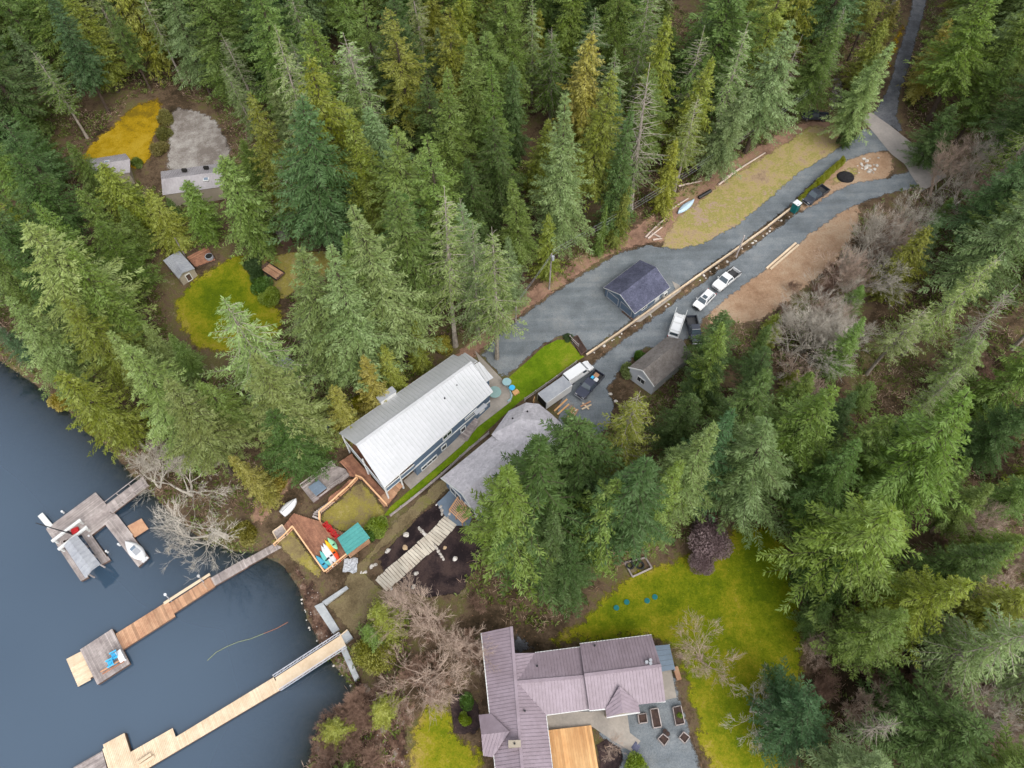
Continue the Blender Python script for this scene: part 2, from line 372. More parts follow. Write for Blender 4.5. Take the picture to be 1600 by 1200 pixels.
drape('lower_driveway', [(1432, 262), (1385, 276), (1328, 286), (1297, 301), (1268, 320), (1240, 335), (1145, 405), (1057, 467), (957, 541), (921, 570), (882, 597), (868, 640), (872, 690), (890, 705), (932, 690),
                         (958, 660), (962, 630), (950, 606), (975, 578), (1010, 545), (1050, 545), (1088, 525), (1100, 500), (1135, 470), (1200, 422), (1262, 372), (1312, 337), (1352, 316), (1440, 292)], 'gravel', .05, amp=.3)
drape('paved_road', [(1344, 184), (1361, 176), (1392, 198), (1440, 236), (1480, 276), (1440, 300), (1412, 256), (1394, 243), (1370, 214)], 'asphalt', .10, amp=.08)
drape('side_road', [(1358, 182), (1372, 160), (1388, 130), (1396, 95), (1408, 60), (1420, 20), (1430, -40), (1460, -40), (1446, 20), (1432, 70), (1420, 110), (1408, 150), (1404, 180), (1418, 222), (1392, 200)], 'dark_gravel', .07, amp=.2)
drape('neighbour_drive', [(1290, 172), (1312, 176), (1322, 150), (1318, 120), (1298, 120), (1296, 145)], 'pale_gravel', .05)
drape('road_verge', [(1378, 100), (1390, 62), (1412, 30), (1424, 25), (1412, 60), (1398, 95), (1390, 120)], 'lawn_yellow', .05)
drape('grass_verge', [(1030, 378), (1046, 345), (1075, 322), (1110, 292), (1170, 254), (1240, 212), (1262, 190), (1300, 200), (1342, 212), (1300, 254), (1256, 280), (1210, 318), (1158, 362), (1106, 390), (1062, 400), (1030, 394)], 'verge', .04, soft=1, amp=.5)
drape('road_island', [(1240, 328), (1282, 270), (1320, 246), (1350, 232), (1395, 234), (1402, 266), (1380, 290), (1335, 300), (1296, 318), (1264, 338)], 'bare_earth', .04)
drape('island_grass', [(1258, 320), (1290, 284), (1320, 258), (1340, 256), (1345, 275), (1318, 286), (1285, 302)], 'verge', .07)
drape('cleared_earth', [(1095, 486), (1125, 462), (1190, 414), (1252, 362), (1302, 328), (1350, 308), (1345, 360), (1310, 410), (1270, 445), (1225, 480), (1190, 505), (1150, 510), (1110, 515)], 'bare_earth', .04)
drape('house_lawn', [(793, 592), (850, 541), (871, 531), (888, 531), (904, 552), (913, 557), (870, 588), (838, 612), (812, 628), (798, 640), (762, 672), (728, 704), (690, 736), (650, 772), (612, 806),
                     (600, 806), (610, 792), (642, 765), (690, 724), (724, 694), (746, 668), (798, 628), (802, 618)], 'lawn_bright', .06, cell=.8, amp=.12)
drape('bank_turf', [(530, 930), (545, 890), (575, 862), (612, 815), (690, 742), (770, 672), (835, 625), (850, 640), (770, 690), (706, 762), (676, 790), (604, 857), (587, 876), (575, 896), (598, 915), (614, 938),
                    (580, 965), (556, 1000), (538, 985), (506, 944)], 'olive_turf', .045)
drape('terrace_lawn', [(498, 815), (500, 800), (525, 782), (546, 762), (566, 750), (605, 795), (600, 812), (590, 840), (575, 850), (558, 830), (534, 835)], 'rough_turf', .05)
drape('shore_lawn', [(456, 826), (512, 898), (500, 905), (478, 895), (445, 868), (426, 852), (405, 845), (440, 838)], 'rough_turf', .05)
drape('garden_bed', [(587, 876), (604, 857), (655, 806), (676, 788), (690, 770), (728, 800), (735, 830), (760, 850), (745, 890), (720, 930), (660, 935), (628, 925), (612, 905), (597, 892)], 'soil', .06, amp=.3)
drape('neighbour_lawn', [(838, 1012), (862, 986), (905, 962), (945, 918), (975, 892), (1010, 880), (1060, 862), (1100, 840), (1150, 812), (1205, 812), (1238, 850), (1246, 900), (1262, 950), (1262, 1050), (1262, 1110), (1235, 1180), (1235, 1300), (1110, 1300),
                         (1090, 1165), (1066, 1100), (1052, 1000), (920, 1015)], 'lawn', .045, soft=1, amp=.7)
drape('shore_side_lawn', [(612, 1300), (628, 1190), (636, 1122), (672, 1090), (702, 1084), (712, 1120), (740, 1160), (765, 1160), (765, 1300)], 'lawn', .045, soft=1, amp=.7)
drape('gravel_court', [(860, 1105), (1030, 1080), (1040, 1000), (1052, 1000), (1058, 1050), (1068, 1102), (1086, 1162), (1104, 1215), (1100, 1300), (960, 1300), (965, 1180), (925, 1140)], 'gravel', .055, amp=.1)
drape('concrete_path', [(850, 1112), (925, 1112), (962, 1108), (979, 1108), (984, 1145), (1001, 1158), (986, 1174), (958, 1158), (926, 1136), (852, 1142)], 'concrete', .085, amp=.0)
drape('side_patio', [(1028, 1044), (1048, 1042), (1057, 1090), (1030, 1096)], 'concrete', .085, amp=0)
drape('corner_paving', [(797, 980), (808, 985), (838, 1014), (840, 1024), (800, 1024)], 'dark_gravel', .06, amp=.05)
drape('house_patio', [(742, 548), (784, 592), (791, 600), (802, 618), (798, 628), (746, 668), (724, 694), (690, 724), (642, 765), (630, 752), (700, 690), (768, 618), (760, 595)], 'concrete', .10, amp=0, cell=.9)
drape('far_lawn', [(112, 252), (150, 215), (185, 186), (214, 158), (256, 150), (258, 190), (242, 212), (242, 246), (224, 264), (200, 270), (150, 265)], 'lawn_yellow', .05, soft=1, amp=.7)
drape('gravel_lot', [(262, 162), (330, 176), (356, 212), (366, 245), (350, 275), (255, 275), (262, 232)], 'pale_gravel', .05, soft=1)
drape('cottage_lawn', [(262, 475), (296, 434), (345, 404), (385, 388), (402, 430), (440, 470), (452, 515), (430, 545), (350, 560), (300, 550), (275, 510)], 'lawn', .05, soft=1, amp=.7)
drape('trailer_turf', [(392, 402), (470, 392), (540, 388), (520, 430), (470, 450), (440, 476), (412, 450)], 'rough_turf', .06, soft=1)
# ------------------------------------------------------------------ building materials
mat('white_metal', (.48, .48, .49), .03, .25, .5, 0.0, c2=(.42, .425, .43), spec=.3, stretch=(1, 1, 1))
mat('pinkish_metal', S(196, 190, 192, .62), .06, .4, .55, c2=S(170, 164, 166, .62))
mat('lilac_metal', S(182, 164, 174, .54), .08, .25, .55, c2=S(160, 142, 150, .54), spec=.45)
mat('white_trim', (.6, .6, .58), .05, 1.0, .5)
mat('blue_siding', S(112, 132, 154, .7), .06, .4, .6, c2=S(94, 112, 134, .7))
mat('beige_wall', S(180, 168, 150, .7), .08, .5, .7)
mat('pale_wall', S(206, 208, 214, .8), .05, .5, .6)
mat('glass', (.03, .04, .05), .1, .6, .08, spec=.6)
mat('dark_gap', (.02, .018, .016), .2, 1, .9)
mat('cedar_new', S(236, 188, 130, .8), .1, .5, .65, c2=S(212, 156, 100, .8), stretch=(1, .4, 1), isl=0.3)
mat('wood_new', S(236, 214, 184, .85), .06, .5, .7, c2=S(214, 188, 156, .85), isl=0.2)
mat('wood_red', S(196, 142, 112, .8), .15, .6, .75, c2=S(146, 100, 80, .8), fine=5, isl=0.38)
mat('wood_orange', S(216, 172, 136, .8), .12, .6, .75, c2=S(182, 134, 104, .8), isl=0.38)
mat('wood_grey', S(204, 192, 186, .8), .12, .5, .85, c2=S(156, 144, 140, .8), fine=5, isl=0.38)
mat('wood_dark', S(112, 88, 76, .8), .15, .8, .85, isl=0.38)
mat('rail_wood', S(240, 196, 152, .85), .08, .5, .7, c2=S(220, 168, 122, .85))
mat('plank_pale', S(226, 216, 198, .8), .08, .5, .8, c2=S(196, 184, 166, .8), isl=.2)
mat('teal_metal', S(92, 168, 162, .75), .06, .5, .45, c2=S(76, 150, 146, .75))
mat('grey_metal', S(176, 178, 182, .8), .06, .4, .45, c2=S(150, 152, 158, .8))
mat('blue_tarp', S(128, 144, 160, .7), .1, .8, .5)
mat('black_plastic', (.02, .02, .022), .2, 1, .4)
mat('stone', S(224, 218, 210, .85), .12, 1.5, .85, bump=.5, c2=S(150, 140, 128, .8))
mat('tan_stone', S(196, 168, 134, .8), .12, 1.5, .85, bump=.5)
def shingle(name, c, c2):
    m, nt, b, pos = base_mat(name)
    n1 = noise(nt, pos, .5, 5, .65); n2 = noise(nt, pos, 5.0, 3, .7)
    col = ramp(nt, mathn(nt, 'ADD', mathn(nt, 'MULTIPLY', n1, .5), mathn(nt, 'MULTIPLY', n2, .5)), [(.38, c2), (.62, c)])
    v = N(nt, 'ShaderNodeTexVoronoi'); v.inputs['Scale'].default_value = 2.6; nt.links.new(pos, v.inputs['Vector'])
    sep = N(nt, 'ShaderNodeSeparateColor'); nt.links.new(v.outputs['Color'], sep.inputs[0])
    col = mixc(nt, col, ramp(nt, sep.outputs[0], [(0, (.78, .78, .78)), (1, (1, 1, 1))]), 1.0, 'MULTIPLY')
    nt.links.new(col, b.inputs['Base Color']); b.inputs['Roughness'].default_value = .9; b.inputs['Specular IOR Level'].default_value = .15
    wv = N(nt, 'ShaderNodeSeparateXYZ'); nt.links.new(pos, wv.inputs[0])
    saw = mathn(nt, 'FRACT', mathn(nt, 'MULTIPLY', wv.outputs[2], 9.0)); bp = N(nt, 'ShaderNodeBump'); bp.inputs['Strength'].default_value = .5; bp.inputs['Distance'].default_value = .03
    nt.links.new(mathn(nt, 'ADD', saw, mathn(nt, 'MULTIPLY', n2, .6)), bp.inputs['Height']); nt.links.new(bp.outputs[0], b.inputs['Normal'])
shingle('shingle_grey', (.62, .58, .6), (.47, .44, .46)); shingle('shingle_slate', S(114, 116, 138, .7), S(78, 80, 98, .7)); shingle('shingle_brown', S(158, 150, 144, .75), S(122, 114, 108, .75))

# ------------------------------------------------------------------ building helpers
def root_at(name, label, cat, p, group=None, drop=0.0):
    return thing(name, label, cat, (p[0], p[1], p[2] - drop), 0.0, group)
def low_z(pts): return min(terr(p[0], p[1]) for p in pts)
def roof_panel(root, poly, m, ribs=0.0, th=.14, name='roof', up=None):
    rh = .12 if m == 'white_metal' else .085
    """one roof plane from 3-d points, built in strips up the slope; raised ribs follow the strips as one sub-part"""
    poly = [Vector(p) for p in poly]; mb = MB(root.location)
    if not ribs:
        mb.slab(poly, th); return mb.build(name, m, root)
    c = sum(poly, Vector()) / len(poly); nr = Vector((0, 0, 0)); n = len(poly)
    for i in range(n): nr += (poly[i] - c).cross(poly[(i + 1) % n] - c)
    nr.normalize(); nr = -nr if nr.z < 0 else nr
    v = Vector((0, 0, 1)) - nr * nr.z; v = v.normalized() if v.length > .02 else Vector((0, 1, 0))
    u = v.cross(nr); P = [(p - c).dot(u) for p in poly]; Q_ = [(p - c).dot(v) for p in poly]
    lo, hi = min(P), max(P); k0 = int(lo / ribs) - 1; xs = [(k0 + i) * ribs for i in range(int((hi - lo) / ribs) + 4)]; rl = [x for x in xs if lo + .05 < x < hi - .05]
    def cut(x):
        hit = []
        for i in range(n):
            j = (i + 1) % n
            if abs(P[i] - P[j]) < 1e-6: continue
            t = (x - P[i]) / (P[j] - P[i])
            if -1e-6 <= t <= 1 + 1e-6: hit.append((Q_[i] + (Q_[j] - Q_[i]) * t, poly[i].lerp(poly[j], t)))
        hit.sort(key=lambda e: e[0]); return (hit[0][1], hit[-1][1]) if hit else None
    allx = sorted(set([round(x, 4) for x in rl + P])); L = [cut(min(max(x, lo + 1e-4), hi - 1e-4)) for x in allx]; L = [e for e in L if e]
    dn = nr * th; vs = []
    for a, b in L: vs += [a, b, b - dn, a - dn]
    fs = []
    for i in range(len(L) - 1):
        p, q = i * 4, i * 4 + 4
        fs += [(p, q, q + 1, p + 1), (p + 3, p + 2, q + 2, q + 3), (p, p + 3, q + 3, q), (p + 1, q + 1, q + 2, p + 2)]
    fs += [(0, 1, 2, 3), tuple(len(vs) - 4 + k for k in (3, 2, 1, 0))]
    mb.add(vs, fs); o = mb.build(name, m, root)
    me = o.data; bm = bmesh.new(); bm.from_mesh(me); bmesh.ops.recalc_face_normals(bm, faces=bm.faces); bm.to_mesh(me); bm.free()
    rb = MB(root.location)
    for x in rl:
        a, b = cut(x)
        if (b - a).length > .15: rb.beam(a + nr * rh * .25, b + nr * rh * .25, .1 if rh > .1 else .08, rh, nr)
    if rb.v: rb.build('roof_rib', m, o, kind='stuff')
    return o
def inset(poly, k):
    c = Vector((sum(p[0] for p in poly) / len(poly), sum(p[1] for p in poly) / len(poly)))
    out = []
    for p in poly:
        d = Vector(p[:2]) - c; L = d.length; out.append(c + d * max(.1, (L - k) / L))
    return out
def gable_walls(root, A, B, C, D, R0, R1, z0, m, k=.7, name='wall'):
    """solid walls under a gable roof: eave corners A,B (one side) C,D (other side), ridge R0 (by A,D) R1 (by B,C)"""
    q = inset([A, B, C, D], k); ze = [A.z - .16, B.z - .16, C.z - .16, D.z - .16]
    c = (q[0] + q[1] + q[2] + q[3]) / 4
    r0 = (q[0] + q[3]) / 2 + (Vector(R0[:2]) - (Vector(A[:2]) + Vector(D[:2])) / 2) * .9; r1 = (q[1] + q[2]) / 2 + (Vector(R1[:2]) - (Vector(B[:2]) + Vector(C[:2])) / 2) * .9
    vs = [(p.x, p.y, z0) for p in q] + [(p.x, p.y, z) for p, z in zip(q, ze)] + [(r0.x, r0.y, R0[2] - .22), (r1.x, r1.y, R1[2] - .22)]
    mb = MB(root.location); mb.add(vs, [(0, 1, 2, 3), (0, 4, 5, 1), (2, 6, 7, 3), (1, 5, 9, 6, 2), (3, 7, 8, 4, 0), (4, 8, 9, 5), (6, 9, 8, 7)])
    bm = mb.build(name, m, root); return q, bm
def opening(root, p, q, s, z, wd, ht, out, frame='white_trim', pane='glass', name='window', mull=1, host=None):
    """window or door on the wall from p to q (2-d), centre at fraction s, bottom at height z, facing 'out'"""
    p = Vector(p[:2]); q = Vector(q[:2]); d = (q - p).normalized(); n = Vector((-d.y, d.x)); n = n if n.dot(Vector(out[:2])) > 0 else -n
    c = p.lerp(q, s) + n * .05; ang = math.atan2(d.y, d.x); org = root.location
    f = MB(org); zc = z + ht / 2
    f.box((c.x, c.y, z + .05), (wd + .1, .16, .12), ang); f.box((c.x, c.y, z + ht), (wd + .1, .16, .12), ang)
    for sg in (-1, 1): e = c + d * sg * wd / 2; f.box((e.x, e.y, zc), (.12, .155, ht), ang)
    for k in range(1, mull + 1): e = c + d * (wd * (k / (mull + 1) - .5)); f.box((e.x, e.y, zc), (.07, .14, ht), ang)
    w_ = f.build(name, frame, root)
    g = MB(org); g.box((c.x, c.y, zc), (wd - .05, .06, ht - .05), ang); g.build('pane' if pane == 'glass' else 'panel', pane, w_)
    return w_
def rail(root, pts, m, h=1.0, post=1.8, bal=.25, name='railing', top=.12, balm=None):
    """top rail with posts and balusters along 3-d points on the floor"""
    mb = MB(root.location)
    for a, b in zip(pts[:-1], pts[1:]):
        a = Vector(a); b = Vector(b); L = (b - a).length; up = Vector((0, 0, h))
        mb.beam(a + up, b + up, top, .06); mb.beam(a + up * .12, b + up * .12, .05, .05); n = max(1, int(L / post))
        for i in range(n + 1): c = a.lerp(b, i / n); mb.box((c.x, c.y, c.z + h / 2 - .02), (.1, .1, h - .02))
        if bal:
            k = max(1, int(L / bal))
            for i in range(1, k): c = a.lerp(b, i / k); mb.box((c.x, c.y, c.z + h * .55), (.04, .04, h * .82))
    return mb.build(name, m, root)
def deck_boards(root, poly, z, m, dirv, wd=.15, gap=.02, th=.05, name='deck_board', kind='stuff', zf=None):
    """boards clipped to a polygon, running along dirv"""
    d = Vector(dirv[:2]).normalized(); n = Vector((-d.y, d.x)); c = Vector(poly[0][:2]); P = [((Vector(p[:2]) - c).dot(d), (Vector(p[:2]) - c).dot(n)) for p in poly]
    a = min(p[1] for p in P) + wd / 2; b = max(p[1] for p in P); mb = MB(root.location); g = random.Random(len(poly))
    while a < b:
        hits = []
        for i in range(len(P)):
            (x0, y0), (x1, y1) = P[i], P[(i + 1) % len(P)]
            if (y0 - a) * (y1 - a) < 0: hits.append(x0 + (x1 - x0) * (a - y0) / (y1 - y0))
        hits.sort()
        for h0, h1 in zip(hits[::2], hits[1::2]):
            p = c + d * h0 + n * a; q = c + d * h1 + n * a; zz = z + g.uniform(-.006, .006)
            mb.beam((p.x, p.y, zf(p) if zf else zz), (q.x, q.y, zf(q) if zf else zz), wd - gap, th)
        a += wd
    return mb.build(name, m, root, kind=kind)
U2 = lambda a, b: (Vector(b[:2]) - Vector(a[:2])).normalized()

# ------------------------------------------------------------------ blue-grey house with the white metal roof
ze, zr = 8.4, 10.9
A = pz(530, 677, ze); B = pz(709, 554, ze); C = pz(770, 611, ze); D = pz(600, 761, ze); R0 = pz(557, 696, zr); R1 = pz(737, 566, zr)
g0 = low_z([A, B, C, D]) - .6
hA = root_at('house', 'blue-grey two-storey house with long white ribbed metal roof beside the lawn', 'house', ((A + B + C + D) / 4).to_2d().to_3d() + Vector((0, 0, g0)))
roof_panel(hA, [A, B, R1, R0], 'white_metal', .62); roof_panel(hA, [D, R0, R1, C], 'white_metal', .62)
mb = MB(hA.location); mb.beam(R0 + Vector((0, 0, .05)), R1 + Vector((0, 0, .05)), .4, .08); mb.build('ridge_cap', 'white_metal', hA)
mb = MB(hA.location)
for p, q in ((A, B), (C, D)): mb.beam(p - Vector((0, 0, .12)), q - Vector((0, 0, .12)), .18, .16)
mb.build('gutter', 'white_trim', hA)
# walls: the lake end is an open two-level balcony
far = lambda p, q, t: p.lerp(q, t)
A2, D2, R2 = far(A, B, .24), far(D, C, .24), far(R0, R1, .24)
q, wl = gable_walls(hA, A2, B, C, D2, R2, R1, g0, 'blue_siding', .55)
out = Vector((q[2] - q[1])); wr0, wr1 = q[3], q[2]
mb = MB(hA.location); ang = math.atan2((wr1 - wr0).y, (wr1 - wr0).x); n = Vector((U2(wr0, wr1).y, -U2(wr0, wr1).x))
for zz in (5.55,):
    c = (wr0 + wr1) / 2 + n * .04; mb.box((c.x, c.y, zz), ((wr1 - wr0).length, .12, .26), ang)
mb.build('trim_band', 'white_trim', wl)
for s, z, wd, ht, ml in ((.16, 2.7, 3.2, 1.0, 2), (.36, 3.3, 1.0, 1.3, 0), (.62, 3.5, 1.0, 1.3, 0), (.42, 6.2, 1.8, 1.2, 1), (.74, 6.4, 2.6, .5, 0)):
    opening(hA, wr0, wr1, s, z, wd, ht, n, mull=ml)
opening(hA, wr0, wr1, .88, 4.4, 1.0, 2.1, n, name='door', pane='white_trim', mull=0)
for s in (.25, .55, .8):
    opening(hA, q[0], q[1], s, 5.8, 1.4, 1.2, -n, mull=1)
for s in (.3, .7): opening(hA, q[1], q[2], s, 6.0, 1.2, 1.4, q[1] - q[0], mull=1)
# balcony
bl, br = inset([A, A2, D2, D], .5)[0], inset([A, A2, D2, D], .5)[3]; b2, b3 = q[0], q[3]
mb = MB(hA.location); mb.prism([bl, b2, b3, br], 5.2, 5.5); bal = mb.build('balcony', 'wood_red', hA)
for p in (bl, br, (bl + br) / 2, far(br, b3, .5)):
    mb = MB(hA.location); mb.box((p.x, p.y, (g0 + ze) / 2), (.22, .22, ze - g0 - .3)); mb.build('post', 'white_trim', hA)
mb = MB(hA.location)
for p, r in ((br, b3), (bl, br)):
    d = U2(p, r); L = (Vector(r) - Vector(p)).length; c = (Vector(p) + Vector(r)) / 2
    mb.box((c.x, c.y, 6.0), (L - .3, .07, .95), math.atan2(d.y, d.x))
pp = mb.build('balcony_panel', 'blue_siding', hA)
mb = MB(hA.location)
for p, r in ((br, b3), (bl, br)):
    mb.beam((p.x, p.y, 6.55), (r.x, r.y, 6.55), .14, .1); mb.beam((p.x, p.y, 5.45), (r.x, r.y, 5.45), .16, .2)
mb.build('balcony_trim', 'white_trim', hA)
# far-end porch roofs and the white chase on the left eave
zp = ze - .1
roof_panel(hA, [pz(711, 560, zp), pz(727, 551, zp), pz(746, 564, zp + 1.4), pz(735, 571, zp + 1.4)], 'white_metal', .5, name='porch_roof')
roof_panel(hA, [pz(740, 570, zp + 1.2), pz(749, 565, zp + 1.2), pz(771, 590, zp), pz(760, 597, zp)], 'white_metal', .5, name='porch_roof')
mb = MB(hA.location); pc = [pz(*k, zp - .3).to_2d() for k in ((716, 562), (727, 556), (764, 592), (754, 600))]; mb.prism(pc, g0 + 1.5, zp - .05); mb.build('porch_wall', 'blue_siding', hA)
c = (pz(593, 626, 8.8) + pz(616, 613, 8.8)) / 2; ang = math.atan2((B - A).y, (B - A).x)
mb = MB(hA.location); mb.box((c.x, c.y, 8.7), (2.9, 1.0, 1.5), ang); ch = mb.build('chimney_chase', 'white_trim', hA, bevel=.03)
mb = MB(hA.location); mb.box((c.x, c.y, 9.5), (3.1, 1.2, .1), ang); mb.build('cap', 'grey_metal', ch)
for px_, py_ in ((714, 603), (695, 623)):
    c = pz(px_, py_, 10.0); mb = MB(hA.location); mb.tube([c - Vector((0, 0, .3)), c + Vector((0, 0, .3))], .12, 8); mb.build('vent_pipe', 'black_plastic', hA)
c = pz(748, 637, 7.2); mb = MB(hA.location); mb.slab([pz(740, 643, 7.0), pz(757, 630, 7.0), pz(762, 634, 6.7), pz(744, 649, 6.7)], .1); mb.build('door_canopy', 'grey_metal', hA)

# outside stair along the house
p0 = at(742, 657); p1 = at(722, 686); sr = root_at('stair', 'grey timber stair climbing beside the blue house to the patio', 'stair', p1, drop=.1)
d = U2(p1, p0); ang = math.atan2(d.y, d.x); L = (p0 - p1).to_2d().length
for i in range(12):
    c = p1.lerp(p0, (i + .5) / 12); mb = MB(sr.location); mb.box((c.x, c.y, p1.z + .2 + (p0.z + .8 - p1.z) * (i + .5) / 12), (.3, 1.7, .07), ang); mb.build('step', 'wood_grey', sr)
mb = MB(sr.location)
nn = Vector((-d.y, d.x, 0))
for sg in (-.9, .9): mb.beam(p1 + nn * sg + Vector((0, 0, .1)), p0 + nn * sg + Vector((0, 0, .75)), .08, .25)
mb.build('stringer', 'wood_grey', sr)

# ------------------------------------------------------------------ grey shingled house (being finished)
ze = 6.2; zr = 8.6
A = pz(689, 747, ze); B = pz(790, 664, ze); C = pz(866, 712, ze); D = pz(746, 808, ze); R0 = pz(721, 771, zr); R1 = pz(828, 682, zr)
g0 = low_z([A, B, C, D]) - .6
hB = root_at('house', 'new house with pale grey shingle roof half hidden by firs', 'house', ((A + B + C + D) / 4).to_2d().to_3d() + Vector((0, 0, g0)))
C = A + (C - B) * 0 + (B - A) + (D - A)
roof_panel(hB, [A, B, R1, R0], 'shingle_grey'); roof_panel(hB, [D, R0, R1, C], 'shingle_grey')
q, wl = gable_walls(hB, A, B, C, D, R0, R1, g0, 'blue_siding', .6)
n = q[0] - q[1]
opening(hB, q[3], q[0], .25, 3.0, 2.4, 2.0, n, mull=1); opening(hB, q[3], q[0], .7, 3.0, 2.4, 2.0, n, mull=1)
for s in (.2, .45, .7): opening(hB, q[0], q[1], s, 3.6, 1.5, 1.2, q[0] - q[3], mull=1)
mb = MB(hB.location)
for p, r in ((A, R0), (R0, D)): mb.beam(p - Vector((0, 0, .05)), r - Vector((0, 0, .05)), .12, .26)
mb.build('fascia', 'white_trim', hB)
for p_ in ((707, 759), (728, 756)):
    pass
for px_, py_ in ((790, 718), (777, 730), (763, 741), (741, 754)):
    c = pz(px_, py_, 8.0); mb = MB(hB.location); mb.box((c.x, c.y, 7.95), (.3, .3, .3)); mb.build('roof_vent', 'black_plastic', hB)
# taller hipped block behind
z2, z3 = 6.9, 9.3
K = [pz(768, 679, z2), pz(795, 642, z2), pz(822, 629, z2), pz(842, 631, z2), pz(862, 647, z2), pz(888, 672, z2), pz(868, 706, z2), pz(796, 704, z2)]
P0 = pz(812, 655, z3); P1 = pz(858, 657, z3); P2 = pz(846, 690, z3 - .1)
for tri in ([K[0], K[1], P0], [K[1], K[2], P0], [K[2], K[3], P1, P0], [K[3], K[4], P1], [K[4], K[5], P1], [K[5], K[6], P2, P1], [K[6], K[7], P2], [K[7], K[0], P0, P2], [P0, P1, P2]):
    roof_panel(hB, tri, 'shingle_grey', th=.1)
mb = MB(hB.location); mb.prism(inset(K, .5), g0, z2 - .1); mb.build('wall', 'pale_wall', hB)
for px_, py_ in ((801, 654), (824, 643), (828, 680)):
    c = pz(px_, py_, 8.3); mb = MB(hB.location); mb.tube([c - Vector((0, 0, .5)), c + Vector((0, 0, .15))], .14, 8); mb.build('vent_pipe', 'black_plastic', hB)
# deck framing at the lake end
zf = 3.9
fr = root_at('unfinished_deck', 'bare timber deck joists under construction at the end of the grey house', 'deck', at(722, 800), drop=.1)
a, b, c, d = pz(716, 775, zf), pz(737, 803, zf), pz(722, 816, zf), pz(702, 796, zf)
for i in range(9):
    t = i / 8; p = a.lerp(d, t); r = b.lerp(c, t); mb = MB(fr.location); mb.beam(p, r, .12, .24); mb.build('joist', 'rail_wood', fr)
for p, r in ((a, d), (b, c), (a.lerp(b, .5), d.lerp(c, .5))):
    mb = MB(fr.location); mb.beam(p - Vector((0, 0, .2)), r - Vector((0, 0, .2)), .16, .24); mb.build('beam', 'rail_wood', fr)
for p in (a, b, c, d, a.lerp(b, .5), d.lerp(c, .5)):
    z0 = terr(p.x, p.y); mb = MB(fr.location); mb.box((p.x, p.y, (z0 + zf) / 2 - .2), (.16, .16, zf - z0)); mb.build('post', 'wood_orange', fr)
drape('tarped_ground', [(683, 786), (703, 766), (740, 802), (732, 822), (705, 822)], 'blue_tarp', .09, amp=.2)

# ------------------------------------------------------------------ dark shingled garage between the driveways
gz = at(1000, 478).z; ze = gz + 2.1; zr = gz + 4.1
A = pz(943, 449, ze); B = pz(1000, 406, ze); D = pz(992, 490, ze); C = pz(1047, 449, ze); R0 = pz(969, 460, zr); R1 = pz(1025, 417, zr)
gr = root_at('garage', 'dark slate-shingled garage standing alone on the gravel between the driveways', 'garage', ((A + B + C + D) / 4).to_2d().to_3d() + Vector((0, 0, gz - .5)))
roof_panel(gr, [A, B, R1, R0], 'shingle_slate'); roof_panel(gr, [D, R0, R1, C], 'shingle_slate')
q, wl = gable_walls(gr, A, B, C, D, R0, R1, gz - .5, 'blue_siding', .45)
mb = MB(gr.location)
for p, r in ((A, R0), (R0, D), (A, B), (C, D), (R1, B), (R1, C)): mb.beam(p - Vector((0, 0, .1)), r - Vector((0, 0, .1)), .07, .14)
mb.build('fascia', 'white_trim', gr)
for s in (.27, .73): opening(gr, q[3], q[0], s, gz + .05, 2.6, 1.7, q[0] - q[1], name='garage_door', pane='blue_siding', frame='grey_metal', mull=0)
opening(gr, q[2], q[3], .3, gz + .05, .95, 1.85, q[3] - q[0], name='door', pane='white_trim', mull=0); opening(gr, q[2], q[3], .7, gz + .8, 1.2, .9, q[3] - q[0])
drape('garage_walk', [(972, 486), (983, 480), (1000, 494), (1055, 452), (1050, 440), (1062, 446), (1064, 455), (1001, 503), (992, 504)], 'concrete', .10, amp=0, cell=.8)
st = root_at('timber_steps', 'short flight of sleeper steps at the garage corner', 'steps', at(985, 492))
d = U2(at(976, 484), at(992, 498)); ang = math.atan2(d.y, d.x)
for i in range(6):
    c = at(977, 485).lerp(at(991, 497), i / 5); mb = MB(st.location); mb.box((c.x, c.y, c.z + .14), (.28, 1.5, .2), ang); mb.build('step', 'wood_dark', st)
ac = root_at('heat_pump', 'small pale heat pump beside the garage wall', 'heat pump', at(1038, 462))
ang = math.atan2((B - A).y, (B - A).x); mb = MB(); mb.box((0, 0, .55), (.95, .4, .8), ang); hb = mb.build('case', 'white_trim', ac, local=True, bevel=.03)
mb = MB(); mb.box((0, 0, .1), (1.1, .6, .1), ang); mb.build('base', 'concrete', ac, local=True)
mb = MB(); mb.tube([(.24 * math.cos(ang - 1.57), .24 * math.sin(ang - 1.57), .55), (.2 * math.cos(ang - 1.57), .2 * math.sin(ang - 1.57), .55)], .3, 14); mb.build('fan_grille', 'black_plastic', hb, local=True)

# ------------------------------------------------------------------ brown shingled cottage under the trees
gz = at(1010, 580).z; ze = gz + 3.0; zr = gz + 4.8
A = pz(982, 574, ze); B = pz(1042, 526, ze); R0 = pz(1004, 579, zr); R1 = pz(1066, 530, zr); D = pz(1022, 604, ze); C = B + (D - A)
hC = root_at('cottage', 'white cottage with brown-grey shingle roof half under trees by the driveway', 'cottage', ((A + B + C + D) / 4).to_2d().to_3d() + Vector((0, 0, gz - .8)))
roof_panel(hC, [A, B, R1, R0], 'shingle_brown'); roof_panel(hC, [D, R0, R1, C], 'shingle_brown')
q, wl = gable_walls(hC, A, B, C, D, R0, R1, gz - .8, 'pale_wall', .35)
opening(hC, q[3], q[0], .5, gz + 1.0, 1.5, 1.3, q[0] - q[1], mull=1); opening(hC, q[0], q[1], .3, gz + 1.0, 1.3, 1.1, q[0] - q[3])
mb = MB(hC.location)
for p, r in ((A, R0), (R0, D)): mb.beam(p - Vector((0, 0, .08)), r - Vector((0, 0, .08)), .12, .24)
mb.build('fascia', 'white_trim', hC)
